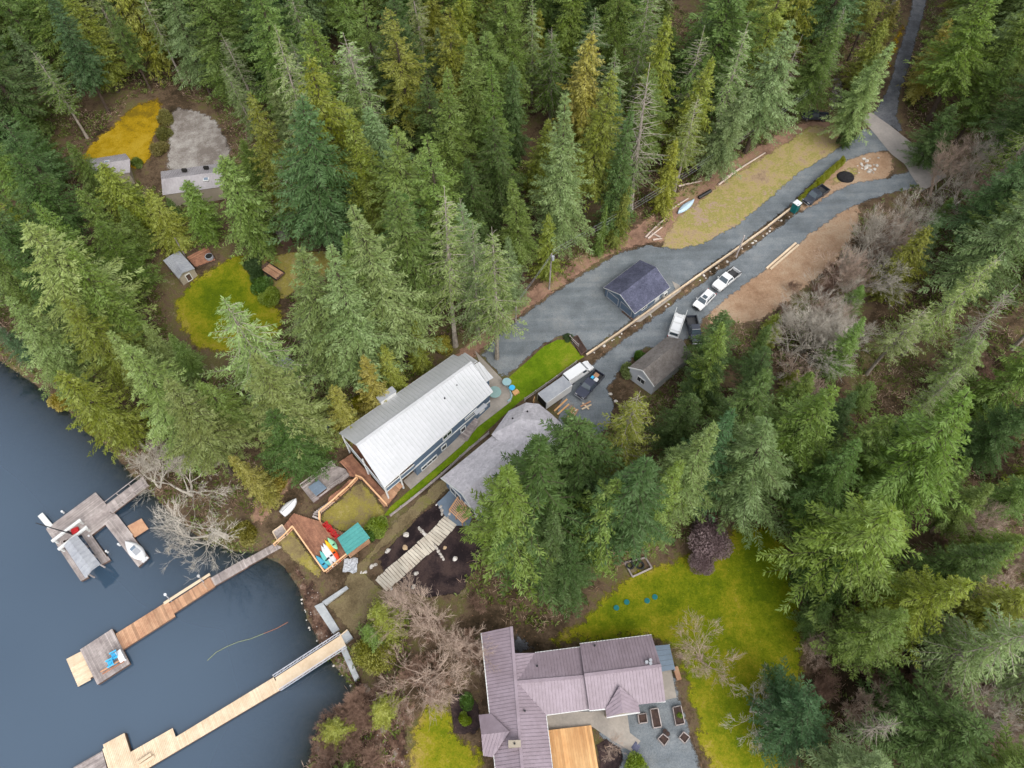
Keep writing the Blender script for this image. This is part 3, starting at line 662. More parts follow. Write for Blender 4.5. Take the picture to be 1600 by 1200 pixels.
c = pz(1038, 555, zr - .5); mb = MB(hC.location); mb.box((c.x, c.y, c.z), (.35, .35, .4)); mb.build('roof_vent', 'black_plastic', hC)

# ------------------------------------------------------------------ lilac-roofed house at the bottom
ze, zr = 6.4, 7.9
hD = root_at('house', 'L-shaped house with lilac ribbed metal roofs beside the big lawn', 'house', at(860, 1080), drop=.3)
def lp(k, z): return pz(*k, z)
Wa, Wb, Wr0, Wr1 = lp((752, 989), ze), lp((778, 1240), ze), lp((799, 979), zr), lp((819, 1240), zr)
roof_panel(hD, [Wa, lp((755, 1010), ze), Wb, Wr1, Wr0], 'lilac_metal', .42)
roof_panel(hD, [lp((798, 1021), zr), lp((836, 1020), ze + .35), lp((808, 1066), zr)], 'lilac_metal', .42)
roof_panel(hD, [lp((808, 1066), zr), lp((853, 1117), ze), lp((868, 1240), ze), Wr1], 'lilac_metal', .42)
roof_panel(hD, [lp((836, 1020), ze + .35), lp((907, 1011), ze + .35), lp((914, 1057), zr), lp((808, 1066), zr)], 'lilac_metal', .42)
roof_panel(hD, [lp((808, 1066), zr), lp((914, 1057), zr), lp((921, 1108), ze), lp((853, 1117), ze)], 'lilac_metal', .42)
e2 = .55; p1, p2, p3, p4, p5, p6 = lp((906, 1006), ze + e2), lp((1018, 992), ze + e2), lp((1033, 1040), zr + e2), lp((913, 1055), zr + e2), lp((1040, 1096), ze + e2), lp((921, 1110), ze + e2)
roof_panel(hD, [p1, p2, p3, p4], 'lilac_metal', .42); roof_panel(hD, [p4, p3, p5, p6], 'lilac_metal', .42)
dz0 = ze + e2; ap = lp((968, 1072), zr + .45); fr_ = lp((973, 1114), zr - .15)
roof_panel(hD, [ap, lp((946, 1108), dz0 + .1), lp((948, 1121), dz0 - .1), fr_], 'lilac_metal', .42, name='dormer_roof'); roof_panel(hD, [ap, fr_, lp((1000, 1113), dz0 - .1), lp((997, 1098), dz0 + .1)], 'lilac_metal', .42, name='dormer_roof')
wap = lp((796, 1143), zr - .1); wfr = lp((752, 1148), zr - .5)
roof_panel(hD, [lp((748, 1117), ze + .1), lp((767, 1115), ze + .3), wap, wfr], 'lilac_metal', .42, name='dormer_roof'); roof_panel(hD, [wfr, wap, lp((770, 1183), ze + .3), lp((755, 1181), ze + .1)], 'lilac_metal', .42, name='dormer_roof')
mb = MB(hD.location)
for p, r in ((Wr0, Wr1), (lp((808, 1066), zr), lp((914, 1057), zr)), (p4, p3)): mb.beam(p + Vector((0, 0, .06)), r + Vector((0, 0, .06)), .38, .07)
mb.build('ridge_cap', 'lilac_metal', hD)
mb = MB(hD.location)
for p, r in ((lp((836, 1020), ze + .35), lp((907, 1011), ze + .35)), (p1, p2), (p6, lp((946, 1108), dz0)), (lp((997, 1098), dz0), p5), (lp((853, 1117), ze), lp((868, 1240), ze)), (lp((853, 1117), ze), lp((921, 1108), ze)), (Wa, Wb), (lp((948, 1121), dz0 - .1), lp((1000, 1113), dz0 - .1))):
    mb.beam(p - Vector((0, 0, .1)), r - Vector((0, 0, .1)), .16, .16)
mb.build('gutter', 'white_trim', hD)
gz = hD.location.z
mb = MB(hD.location); mb.prism([lp(k, ze).to_2d() for k in ((757, 996), (797, 985), (800, 1026), (832, 1026), (846, 1112), (862, 1240), (783, 1240))], gz - 2.2, ze - .15); mb.build('wall', 'beige_wall', hD)
mb = MB(hD.location); mb.prism([lp(k, ze).to_2d() for k in ((838, 1026), (1013, 999), (1034, 1090), (855, 1108))], gz - 2.2, ze - .05); w2 = mb.build('wall', 'beige_wall', hD)
mb = MB(hD.location); mb.prism([lp(k, dz0).to_2d() for k in ((950, 1100), (994, 1094), (997, 1108), (951, 1115))], gz - .6, dz0 - .2); mb.build('porch_wall', 'beige_wall', hD)
sA, sB = lp((855, 1108), ze), lp((1034, 1090), ze); nn = Vector((.1, -1))
for s in (.1, .22): opening(hD, sA, sB, s, gz + .9, 1.8, 1.3, nn, mull=1)
for s in (.86, .94): opening(hD, sA, sB, s, gz + 1.2, 1.0, 1.2, nn, mull=0)
c = lp((804, 1162), zr + .9); mb = MB(hD.location); mb.box((c.x, c.y, zr + .1), (1.5, .75, 1.9), .03); ch = mb.build('chimney', 'beige_wall', hD); mb = MB(hD.location); mb.tube([(c.x, c.y, zr + 1.0), (c.x, c.y, zr + 1.2)], .13, 8); mb.build('flue', 'black_plastic', ch)
for px_, py_, z in ((839, 1041, 7.2), (820, 1111, 7.6), (929, 1009, 7.1), (1010, 1035, 8.4), (1016, 1032, 8.4), (1016, 1037, 8.4)):
    c = lp((px_, py_), z); mb = MB(hD.location); mb.tube([c - Vector((0, 0, .5)), c + Vector((0, 0, .35))], .13 if px_ < 1000 else .22, 8); mb.build('vent_pipe', 'grey_metal' if px_ > 1000 else 'black_plastic', hD)
# glazed lean-to
pg = root_at('lean_to', 'blue-grey panelled lean-to roof at the end of the lilac house', 'lean-to', at(1042, 1036))
zt = ze - .9; a, b, c, d = lp((1022, 1009), zt), lp((1046, 1007), zt - .3), lp((1055, 1046), zt - .3), lp((1032, 1050), zt)
for i in range(5):
    t0, t1 = i / 5, (i + .96) / 5; roof_panel(pg, [a.lerp(d, t0), b.lerp(c, t0), b.lerp(c, t1), a.lerp(d, t1)], 'blue_tarp', th=.06, name='roof_panel')
for p in (b, c): mb = MB(pg.location); z0 = terr(p.x, p.y); mb.box((p.x, p.y, (z0 + p.z) / 2), (.14, .14, p.z - z0)); mb.build('post', 'wood_grey', pg)
# cedar deck
dk = root_at('cedar_deck', 'new orange cedar deck in the corner of the lilac-roofed house', 'deck', at(895, 1170)); zd = at(895, 1170).z + .5
P = [pz(*k, zd) for k in ((856, 1141), (924, 1133), (950, 1290), (878, 1290))]
wv = U2(P[0], P[1]); lv = U2(P[1], P[2])
for i in range(2):
    a, b = P[0].lerp(P[3], i * .48), P[1].lerp(P[2], i * .48); c, d = P[1].lerp(P[2], (i + 1) * .48 - .004), P[0].lerp(P[3], (i + 1) * .48 - .004)
    n_ = 18
    for k in range(n_):
        t0, t1 = k / n_, (k + .95) / n_; mb = MB(dk.location); mb.slab([a.lerp(b, t0), a.lerp(b, t1), d.lerp(c, t1), d.lerp(c, t0)], .05); mb.build('deck_board', 'cedar_new', dk)
mb = MB(dk.location); mb.prism([p.to_2d() for p in inset(P, .12)], zd - .6, zd - .06); mb.build('substructure', 'wood_orange', dk)

# ------------------------------------------------------------------ neighbours seen through the trees on the left
def small_house(name, label, A_, B_, D_, R0_, R1_, hz, hr, roofm, wallm, cat='house', ribs=0.0, gp=None, k=.4):
    gz = at(*(gp or ((A_[0] + D_[0] + B_[0]) / 3, (A_[1] + D_[1] + B_[1]) / 3))).z; A = pz(*A_, gz + hz); B = pz(*B_, gz + hz); D = pz(*D_, gz + hz); C = B + (D - A); R0 = pz(*R0_, gz + hr); R1 = pz(*R1_, gz + hr)
    r = root_at(name, label, cat, ((B + D) / 2).to_2d().to_3d() + Vector((0, 0, gz - .6)))
    roof_panel(r, [A, B, R1, R0], roofm, ribs); roof_panel(r, [D, R0, R1, C], roofm, ribs)
    q, wl = gable_walls(r, A, B, C, D, R0, R1, gz - .6, wallm, k)
    opening(r, q[3], q[0], .5, gz + .8, 1.2, 1.1, q[0] - q[1]); opening(r, q[3], q[2], .5, gz + .9, 1.4, 1.1, q[3] - q[0])
    return r, q, (A, B, C, D, R0, R1)
r1, q, c1 = small_house('cottage', 'far cottage with pinkish metal roof at the edge of the orange-yellow lawn', (134, 250), (196, 240), (140, 280), (140, 258), (203, 249), 3.2, 5.2, 'pinkish_metal', 'beige_wall', 'cottage', .5, (165, 275))
def skylight(r, px_, py_, z, ang, s=(1.0, 1.3)):
    c = pz(px_, py_, z); mb = MB(r.location); mb.box(c, (s[0], s[1], .25), ang, rx=.3); o = mb.build('skylight', 'white_trim', r); mb = MB(r.location); mb.box(c + Vector((0, 0, .06)), (s[0] - .2, s[1] - .2, .2), ang, rx=.3); mb.build('pane', 'blue_tarp', o)
g_ = r1.location.z + .6; skylight(r1, 167, 256, g_ + 4.7, .1)
r2, q, c2 = small_house('house', 'far house with pinkish metal roof below the pale gravel lot', (251, 268), (345, 255), (254, 305), (252, 280), (346, 268), 3.4, 5.6, 'pinkish_metal', 'beige_wall', 'house', .5, (300, 300))
g_ = r2.location.z + .6; skylight(r2, 322, 278, g_ + 4.9, .1)
for px_, py_ in ((288, 266), (322, 262)):
    c = pz(px_, py_, g_ + 5.1); mb = MB(r2.location); mb.box(c, (.9, .45, .6)); mb.build('chimney', 'dark_gap', r2)
r3, q, c3 = small_house('shed', 'small shed with grey gable roof at the edge of the left lawn', (254, 407), (271, 394), (279, 434), (0, 0), (0, 0), 2.3, 3.3, 'grey_metal', 'beige_wall', 'shed') if False else (None, None, None)
gz = at(280, 425).z; ze = gz + 2.2; zr = gz + 3.2
A = pz(255, 407, ze); B = pz(279, 435, ze); D = pz(280, 392, ze); R0 = pz(268, 398, zr); R1 = pz(285, 426, zr); C = B + (D - A)
shd = root_at('shed', 'small shed with pale grey gable roof at the edge of the left lawn', 'shed', ((B + D) / 2).to_2d().to_3d() + Vector((0, 0, gz - .3)))
roof_panel(shd, [A, B, R1, R0], 'grey_metal', .5); roof_panel(shd, [D, R0, R1, C], 'grey_metal', .5)
q, wl = gable_walls(shd, A, B, C, D, R0, R1, gz - .3, 'beige_wall', .25); opening(shd, q[1], q[2], .5, gz + .1, .9, 1.7, q[1] - q[0], name='door', pane='wood_dark', mull=0)
bd = root_at('deck', 'dark red-brown plank deck beside the small grey shed', 'deck', at(314, 403)); zd = at(314, 403).z + .35
P = [pz(*k, zd) for k in ((292, 402), (324, 385), (337, 406), (305, 417))]
deck_boards(bd, P, zd, 'wood_red', U2(P[0], P[1])); mb = MB(bd.location); mb.prism([p.to_2d() for p in inset(P, .1)], zd - .6, zd - .04); mb.build('deck_frame', 'wood_dark', bd)
rail(bd, [P[0], P[1], P[2]], 'wood_dark', .9, 1.6, 0)
hp = root_at('stock_tank', 'round pale tub standing on the red-brown deck', 'tub', pz(328, 403, zd)); mb = MB(); mb.tube([(0, 0, 0), (0, 0, .55)], .75, 16); mb.build('shell', 'grey_metal', hp, local=True); mb = MB(); mb.tube([(0, 0, .552), (0, 0, .56)], .62, 16); mb.build('water_surface', 'dark_gap', hp, local=True)
gz = at(245, 565).z
r4, q, c4 = small_house('shed', 'blue-grey roofed outbuilding half under trees below the left lawn', (231, 546), (262, 566), (250, 536), (240, 538), (275, 556), 2.8, 4.0, 'grey_metal', 'blue_siding', 'shed', .5, (248, 570))
r5, q, c5 = small_house('shed', 'long narrow shed with grey-lilac roof between the cedars', (414, 330), (438, 378), (430, 322), (422, 324), (446, 372), 2.6, 3.6, 'shingle_brown', 'wood_dark', 'shed', 0, (440, 372))
r6, q, c6 = small_house('shed', 'low pale-roofed shelter glimpsed between firs left of the blue house', (428, 562), (452, 586), (446, 552), (437, 556), (461, 580), 2.2, 2.9, 'white_metal', 'wood_grey', 'shed', .5, (445, 580))
fw = root_at('fence_panel', 'blue-grey board fence panel behind the left corner of the white-roofed house', 'fence', at(522, 672)); 
pts = [at(506, 686), at(520, 668), at(534, 656)]
for a, b in zip(pts[:-1], pts[1:]):
    n_ = 8
    for i in range(n_):
        c = a.lerp(b, (i + .5) / n_); d = U2(a, b); mb = MB(fw.location); mb.box((c.x, c.y, c.z + .85), ((b - a).length / n_ * .96, .05, 1.7), math.atan2(d.y, d.x)); mb.build('board', 'blue_siding', fw)
drape('slab', [(492, 680), (512, 660), (524, 672), (506, 694)], 'concrete', .08, amp=0)
# ------------------------------------------------------------------ decks and docks
def platform(root, poly, z, m, along, th=.5, under='wood_dark', wd=.16, name='deck_board', zb=None):
    o = deck_boards(root, poly, z, m, along, wd, .02, .05, name)
    mb = MB(root.location); mb.prism([Vector(p[:2]) for p in inset(poly, .06)], (z - th) if zb is None else zb, z - .03); mb.build('float_frame' if zb is None else 'substructure', under, root); return o
P_ = lambda pts, z: [pz(*k, z) for k in pts]
# kayak deck by the shore
zk = at(505, 855).z + .55
kd = root_at('deck', 'red-brown plank deck near the shore holding kayaks and red chairs', 'deck', at(505, 855))
K = P_([(459, 802), (487, 811), (501, 815), (535, 832), (578, 842), (545, 867), (509, 896), (459, 825), (452, 810)], zk)
platform(kd, K, zk, 'wood_red', U2(K[8], K[6]), zb=terr(K[6].x, K[6].y) - .4)
rail(kd, [K[7], K[6], K[5], K[4]], 'rail_wood', .95, 1.7, .28, top=.2)
rail(kd, [K[7], pz(447, 838, zk - .4), pz(430, 853, zk - .9)], 'rail_wood', .9, 1.6, .28, top=.2)
for i in range(6):
    a = pz(452, 811, zk).lerp(pz(441, 820, zk), i / 5); b = pz(459, 825, zk).lerp(pz(447, 835, zk), i / 5); mb = MB(kd.location); mb.beam(a - Vector((0, 0, .06 + .11 * i)), b - Vector((0, 0, .06 + .11 * i)), .3, .06); mb.build('step', 'wood_red', kd)
lf = root_at('landing', 'small grey framed landing below the steps of the kayak deck', 'landing', at(437, 833)); zl = at(437, 833).z + .25
L = P_([(426, 831), (441, 820), (450, 835), (435, 847)], zl); platform(lf, L, zl, 'wood_grey', U2(L[0], L[1]), zb=zl - .4)
for a, b in zip(L, L[1:] + L[:1]): mb = MB(lf.location); mb.beam(a + Vector((0, 0, .08)), b + Vector((0, 0, .08)), .14, .12); mb.build('edge_board', 'wood_new', lf)
ts = root_at('boat_shelter', 'teal metal roofed shelter at the corner of the kayak deck', 'shelter', at(552, 845)); zt = zk + 2.2
T = [pz(527, 841, zt), pz(559, 816, zt + .25), pz(578, 840, zt + .25), pz(542, 867, zt)]
roof_panel(ts, T, 'teal_metal', .6)
for p in inset(T, .35): mb = MB(ts.location); mb.box((p.x, p.y, zk + 1.05), (.14, .14, 2.15)); mb.build('post', 'wood_orange', ts)
q = inset(T, .35); mb = MB(ts.location)
for i in (2, 1):
    a, b = q[i], q[(i + 1) % 4]; c = (a + b) / 2; d = U2(a, b); mb.box((c.x, c.y, zk + 1.0), ((b - a).length, .06, 1.9), math.atan2(d.y, d.x))
mb.build('back_wall', 'wood_orange', ts)
# upper deck, walkway and hot-tub deck
zu = at(575, 740).z + .9
ud = root_at('deck', 'reddish deck wrapping the lake end of the white-roofed house', 'deck', at(575, 745))
K = P_([(530, 722), (549, 709), (602, 770), (612, 762), (620, 772), (605, 791), (567, 750), (557, 746), (547, 744), (540, 731)], zu)
platform(ud, K, zu, 'wood_red', U2(K[6], K[5]), zb=terr(K[5].x, K[5].y) - .4)
rail(ud, [K[5], K[6], K[7]], 'rail_wood', .95, 1.6, .25, top=.2)
for i in range(6):
    t = i / 5; a = pz(604, 790, zu).lerp(pz(628, 764, zu), t); b = pz(594, 778, zu).lerp(pz(617, 754, zu), t); mb = MB(ud.location); mb.beam(a + Vector((0, 0, .1 * i + .03)), b + Vector((0, 0, .1 * i + .03)), .75, .07); mb.build('step', 'wood_orange', ud)
wk = root_at('walkway', 'curving stepped plank walkway with new orange railing down to the kayak deck', 'walkway', at(525, 778))
Lf = [(546, 750), (532, 764), (514, 777), (512, 786), (490, 801), (488, 808)]; Rt = [(559, 749), (546, 763), (530, 777), (524, 783), (501, 802), (501, 815)]
Zs = [zu, zu - .15, zu - .4, zu - .5, zk + .5, zk + .1]
L3 = [pz(*p, z) for p, z in zip(Lf, Zs)]; R3 = [pz(*p, z) for p, z in zip(Rt, Zs)]
for i in range(5):
    n_ = max(2, int((L3[i] - L3[i + 1]).length / .3))
    for k in range(n_):
        a = L3[i].lerp(L3[i + 1], (k + .5) / n_); b = R3[i].lerp(R3[i + 1], (k + .5) / n_); mb = MB(wk.location); mb.beam(a, b, .27, .06); mb.build('tread', 'wood_grey' if i > 2 else 'wood_red', wk)
mb = MB(wk.location)
for i in range(5):
    for q in (L3, R3): mb.beam(q[i] - Vector((0, 0, .16)), q[i + 1] - Vector((0, 0, .16)), .1, .22)
mb.build('stringer', 'wood_dark', wk); rail(wk, R3, 'rail_wood', .95, 1.4, .2, top=.24)
for q, (i0, i1) in ((L3, (0, 5)), (R3, (0, 5))):
    for i in range(i0, i1 + 1): p = q[i]; z0 = terr(p.x, p.y); mb = MB(wk.location); mb.box((p.x, p.y, (z0 + p.z) / 2 - .2), (.12, .12, max(.2, p.z - z0))); mb.build('post', 'wood_dark', wk)
zh = at(505, 755).z + .7
hd = root_at('deck', 'weathered grey deck with hot tub between shore and the white-roofed house', 'deck', at(505, 755))
K = P_([(471, 761), (519, 726), (540, 733), (546, 744), (517, 764), (490, 785)], zh)
platform(hd, K, zh, 'wood_grey', U2(K[0], K[1]), zb=terr(K[5].x, K[5].y) - .3)
rail(hd, [K[0], K[1], P_([(524, 728)], zh)[0]], 'wood_grey', 1.0, 1.5, .18); rail(hd, [K[3], K[4]], 'wood_grey', 1.0, 1.5, .3); rail(hd, [K[5], K[0]], 'wood_grey', .25, 1.5, 0)
ht = root_at('hot_tub', 'square hot tub under a blue-grey cover on the weathered deck', 'hot tub', pz(496, 762, zh))
c = P_([(481, 761), (497, 749), (511, 762), (494, 775)], zh + .8)
mb = MB(ht.location); mb.prism([p.to_2d() for p in inset(c, .15)], zh, zh + .72); mb.build('tub_wall', 'wood_dark', ht, bevel=.06)
for i in range(2):
    a, b, d, e = c[0].lerp(c[3], i * .5), c[1].lerp(c[2], i * .5), c[1].lerp(c[2], i * .5 + .495), c[0].lerp(c[3], i * .5 + .495); mb = MB(ht.location); mb.slab([a, b, d, e], .12); mb.build('cover_half', 'blue_tarp', ht, bevel=.04)
def deck_chair(name, label, p, yaw, m, group=None, s=1.0):
    """slatted garden armchair, local frame: faces +x"""
    r = thing(name, label, 'chair', p, yaw, group); r.scale = (s, s, s)
    for i in range(4): mb = MB(); mb.box((.05 + .13 * i - .25, 0, .36 + .025 * i), (.11, .56, .03), 0, ry=-.2); mb.build('seat_slat', m, r, local=True)
    for i in range(5): mb = MB(); mb.box((-.38, (i - 2) * .115, .72), (.03, .1, .8 - .05 * abs(i - 2)), 0, ry=-.35); mb.build('back_slat', m, r, local=True)
    for sg in (-1, 1):
        mb = MB(); mb.box((-.02, sg * .36, .6), (.75, .13, .035)); mb.build('arm', m, r, local=True)
        mb = MB(); mb.box((.3, sg * .34, .3), (.09, .04, .6)); mb.build('leg', m, r, local=True)
        mb = MB(); mb.beam((-.5, sg * .31, .03), (.3, sg * .31, .36), .04, .1); mb.build('leg', m, r, local=True)
    return r
mat('red_paint', S(204, 40, 44, .8), .08, 1.5, .45); mat('blue_paint', S(70, 186, 236, .85), .06, 1.5, .45); mat('white_plastic', (.62, .62, .62), .04, 1, .4)
d0 = U2(at(512, 822), at(526, 838)); yaw = math.atan2(-d0.x, d0.y) + math.pi
for i, (x, y) in enumerate(((512, 822), (518.5, 829.5), (525.5, 837.5))):
    deck_chair('garden_chair', ('red slatted garden chair farthest from the teal roof', 'red slatted garden chair in the middle of the row of three', 'red slatted garden chair closest to the teal roof')[i], pz(x, y, zk + .03), yaw, 'red_paint', 'red chairs on the kayak deck', 1.1)
for i, (x, y) in enumerate(((509, 740), (520, 731))):
    deck_chair('garden_chair', ('grey garden chair on the weathered deck, nearer the hot tub', 'grey garden chair on the weathered deck, farther from the hot tub')[i], pz(x, y, zh + .03), -1.2, 'wood_grey', 'grey chairs on the hot tub deck', 1.2)

# kayaks and small boats
def hull(name, label, tip, stern, m, z, wd, ht=.3, group=None, cat='kayak', flip=False, open_=False, inner='white_plastic', blunt=0.0):
    tip = Vector(tip); stern = Vector(stern); d = (tip - stern); L = d.to_2d().length; yaw = math.atan2(d.y, d.x); c = (tip + stern) / 2
    r = thing(name, label, cat, (c.x, c.y, z), yaw, group); n = 15; mb = MB(); rings = []
    for i in range(n):
        t = i / (n - 1); x = (t - .5) * L; k = max(.04, (math.sin(math.pi * (t ** .9 if not blunt else blunt + (1 - blunt) * t))) ** (.75 if not blunt else .6)) ; hw = wd / 2 * k; sheer = ht * (1 + .35 * (2 * t - 1) ** 2)
        prof = [(-hw, sheer), (-hw * .9, sheer * .45), (-hw * .4, .02), (hw * .4, .02), (hw * .9, sheer * .45), (hw, sheer)]
        if not open_: prof += [(hw * .45, sheer * 1.22), (-hw * .45, sheer * 1.22)]
        rings.append([(x, y, (z_ if not flip else ht * 1.35 - z_)) for y, z_ in prof])
    m_ = len(rings[0]); vs = [p for g in rings for p in g]; fs = []
    for i in range(n - 1):
        for j in range(m_ if not open_ else m_ - 1): j2 = (j + 1) % m_; fs.append((i * m_ + j, i * m_ + j2, (i + 1) * m_ + j2, (i + 1) * m_ + j))
    fs += [tuple(range(m_)), tuple((n - 1) * m_ + j for j in reversed(range(m_)))]
    mb.add(vs, fs); ho = mb.build('hull', m, r, smooth=True, local=True)
    bm = bmesh.new(); bm.from_mesh(ho.data); bmesh.ops.recalc_face_normals(bm, faces=bm.faces); bm.to_mesh(ho.data); bm.free()
    return r, L
mat('kayak_cyan', S(84, 178, 206, .8), .06, 1, .35); mat('kayak_teal', S(110, 196, 190, .8), .06, 1, .35); mat('kayak_white', (.62, .62, .62), .04, 1, .35); mat('kayak_mint', S(150, 216, 170, .8), .05, 1, .35)
m, nt, b, pos = base_mat('kayak_orange'); tc = N(nt, 'ShaderNodeTexCoord'); sx = N(nt, 'ShaderNodeSeparateXYZ'); nt.links.new(tc.outputs['Generated'], sx.inputs[0])
nt.links.new(ramp(nt, sx.outputs[0], [(.3, S(226, 70, 30, .85)), (.55, S(240, 140, 20, .85)), (.85, S(236, 190, 20, .85))]), b.inputs['Base Color']); b.inputs['Roughness'].default_value = .35
for lab, m_, a, b in (('cyan kayak lying nearest the outer railing of the deck', 'kayak_cyan', (496, 871), (513, 890)), ('teal kayak between the cyan kayak and the white ones', 'kayak_teal', (502, 864), (517, 884)), ('white kayak beside the teal kayak', 'kayak_white', (504, 856), (520, 885)),
                      ('white kayak beside the orange and yellow kayak', 'kayak_white', (507, 852), (526, 880)), ('kayak fading from yellow to orange', 'kayak_orange', (510, 847), (531, 876)), ('short mint green kayak nearest the teal roof', 'kayak_mint', (514, 843), (527, 858))):
    r, L = hull('kayak', lab, pz(*a, zk), pz(*b, zk), m_, zk + .03, .85, .32, 'kayaks on the deck'); r.scale = (1.16, 1, 1)
    mb = MB(); mb.tube([(-.05 * L, 0, .385), (-.05 * L + .02, 0, .40)], .27, 12); ck = mb.build('cockpit', 'black_plastic', r, local=True); ck.scale = (1.5, .8, 1)
    mb = MB(); mb.box((-.13 * L, 0, .46), (.06, .4, .14)); mb.build('seat_back', 'black_plastic', r, local=True)
zs = at(451, 794).z
r, L = hull('rowing_boat', 'white upturned rowing boat beside the kayak deck steps', pz(464, 781, zs), pz(441, 804, zs), 'kayak_white', zs, 1.7, .5, None, 'boat', flip=True, blunt=.22)
mb = MB(); mb.beam((-L * .42, 0, .67), (L * .4, 0, .64), .07, .08); mb.build('keel', 'grey_metal', r, local=True)
zb = at(1072, 322).z; r, L = hull('canoe', 'pale blue upturned boat hull lying on the grass verge', pz(1084, 314, zb), pz(1059, 334, zb), 'kayak_white', zb, 1.4, .45, None, 'boat', flip=True); r.children[0].data.materials[0] = mat('pale_blue', S(196, 220, 238, .75), .05, 1, .4)
mb = MB(); mb.beam((-L * .4, 0, .6), (L * .4, 0, .6), .06, .06); mb.build('keel', 'grey_metal', r, local=True)

# ------------------------------------------------------------------ old dock with the boathouse (left)
zd = .55
ld = root_at('dock', 'weathered grey dock with boathouse slips at the left', 'dock', pz(120, 810, 0))
for poly, along in (([(149, 769), (182, 805), (142, 837), (124, 835), (92, 848), (72, 827), (80, 820)], ((80, 820), (149, 769))), ([(163, 818), (182, 804), (233, 870), (216, 886)], ((163, 818), (216, 886))), ([(126, 834), (143, 836), (172, 875), (159, 882)], ((126, 834), (159, 882))), ([(72, 827), (82, 822), (138, 902), (126, 908)], ((72, 827), (126, 908)))):
    K = P_(poly, zd); platform(ld, K, zd, 'wood_grey', U2(pz(*along[0], zd), pz(*along[1], zd)), .55)
for a, b in (((81, 846), (126, 812)), ((91, 859), (136, 823))):
    A, B = pz(*a, 1.9), pz(*b, 1.9); mb = MB(ld.location); mb.beam(A, B, .38, .3); bb = mb.build('lift_beam', 'white_trim', ld)
    for p in (A.lerp(B, .06), A.lerp(B, .94)): mb = MB(ld.location); mb.box((p.x, p.y, 1.1), (.24, .24, 1.5)); mb.build('post', 'white_trim', bb)
A, B = pz(63, 804, .6), pz(79, 823, .6); mb = MB(ld.location); mb.beam(A, B, .8, .2); mb.build('gangplank', 'white_trim', ld)
for k in ((186, 851), (167, 862), (98, 800), (140, 838)): p = pz(*k, .4); mb = MB(ld.location); mb.tube([p - Vector((0, 0, .35)), p + Vector((0, 0, .35))], .16, 8); mb.build('fender', 'white_plastic', ld)
bh = root_at('boathouse_roof', 'pale grey metal boathouse roof over the slips of the left dock', 'boathouse', pz(128, 868, 0)); zt = 3.0
T = [pz(100, 853, zt), pz(120, 836, zt), pz(157, 881, zt), pz(133, 903, zt)]; rid = [(T[0] + T[1]) / 2 + Vector((0, 0, .35)), (T[2] + T[3]) / 2 + Vector((0, 0, .35))]
roof_panel(bh, [T[0], rid[0], rid[1], T[3]], 'grey_metal', .8); roof_panel(bh, [rid[0], T[1], T[2], rid[1]], 'grey_metal', .8)
for p in inset(T, 1.0) + [(Vector(a) + Vector(b)) / 2 for a, b in ((inset(T, 1.0)[0], inset(T, 1.0)[3]), (inset(T, 1.0)[1], inset(T, 1.0)[2]))]: mb = MB(bh.location); mb.box((p[0], p[1], 1.4), (.16, .16, 2.9)); mb.build('post', 'wood_grey', bh)
sp = root_at('boom_pole', 'long dark pole lying across the left dock and out over the water', 'pole', pz(85, 825, .6)); mb = MB(sp.location); mb.tube([pz(56, 817, 2.6), pz(84, 826, 2.2), pz(112, 834, 1.9)], [.07, .09, .1], 6); mb.build('shaft', 'black_plastic', sp)
mb = MB(sp.location); p = pz(110, 833, 1.2); mb.box((p.x, p.y, 1.25), (.2, .2, 1.4)); mb.build('bracket', 'black_plastic', sp)
jt = root_at('fuel_can', 'red cushion and can on the left dock beside the boathouse', 'can', pz(119, 830, zd)); mb = MB(); mb.box((0, 0, .3), (1.1, .8, .5), .5); mb.build('body', 'red_paint', jt, local=True, bevel=.1); mb = MB(); mb.box((.2, .1, .6), (.4, .12, .1), .5); mb.build('handle', 'red_paint', jt, local=True)
gw = root_at('gangway', 'grey railed gangway from the shore to the left dock', 'gangway', pz(195, 775, 0)); a0, a1 = pz(171, 796, zd + .05), pz(228, 752, 1.6); d = U2(a0, a1); nn = Vector((-d.y, d.x, 0)) * .95
n_ = 24
for i in range(n_): c = a0.lerp(a1, (i + .5) / n_); mb = MB(gw.location); mb.beam(c - nn, c + nn, (a1 - a0).length / n_ * .94, .06); mb.build('tread', 'wood_grey', gw)
for sg in (-1, 1): rail(gw, [a0 + nn * sg, a1 + nn * sg], 'wood_grey', 1.0, 2.2, 0, top=.1)
mb = MB(gw.location)
for sg in (-1, 1): mb.beam(a0 + nn * sg - Vector((0, 0, .12)), a1 + nn * sg - Vector((0, 0, .12)), .1, .2)
mb.build('stringer', 'wood_dark', gw)
fl = root_at('swim_float', 'small tan plywood float moored beside the left dock', 'float', pz(215, 825, 0)); K = P_([(199, 822), (221, 810), (232, 826), (210, 840)], .35); mb = MB(fl.location); mb.prism([p.to_2d() for p in K], .28, .36); mb.build('deck_sheet', 'wood_orange', fl); mb = MB(fl.location); mb.prism([p.to_2d() for p in inset(K, .1)], -.1, .28); mb.build('float_body', 'wood_dark', fl)
r, L = hull('sailing_dinghy', 'white sailing dinghy resting on the end of the left dock', pz(199, 848, .7), pz(229, 876, .7), 'kayak_white', zd + .05, 1.9, .55, None, 'boat', blunt=.0)
r2_ = r; mb = MB(); mb.box((-.12 * L, 0, .66), (L * .34, .9, .1)); mb.build('cockpit', 'grey_metal', r, local=True, bevel=.04); mb = MB(); mb.box((.12 * L, 0, .7), (.5, .8, .12)); mb.build('hatch', 'blue_tarp', r, local=True, bevel=.04)
mb = MB(); mb.box((-.2 * L, 0, .74), (.12, 1.3, .1)); mb.build('thwart', 'white_plastic', r, local=True); mb = MB(); mb.box((-.49 * L, 0, .5), (.12, 1.0, .55)); mb.build('transom', 'white_plastic', r, local=True)

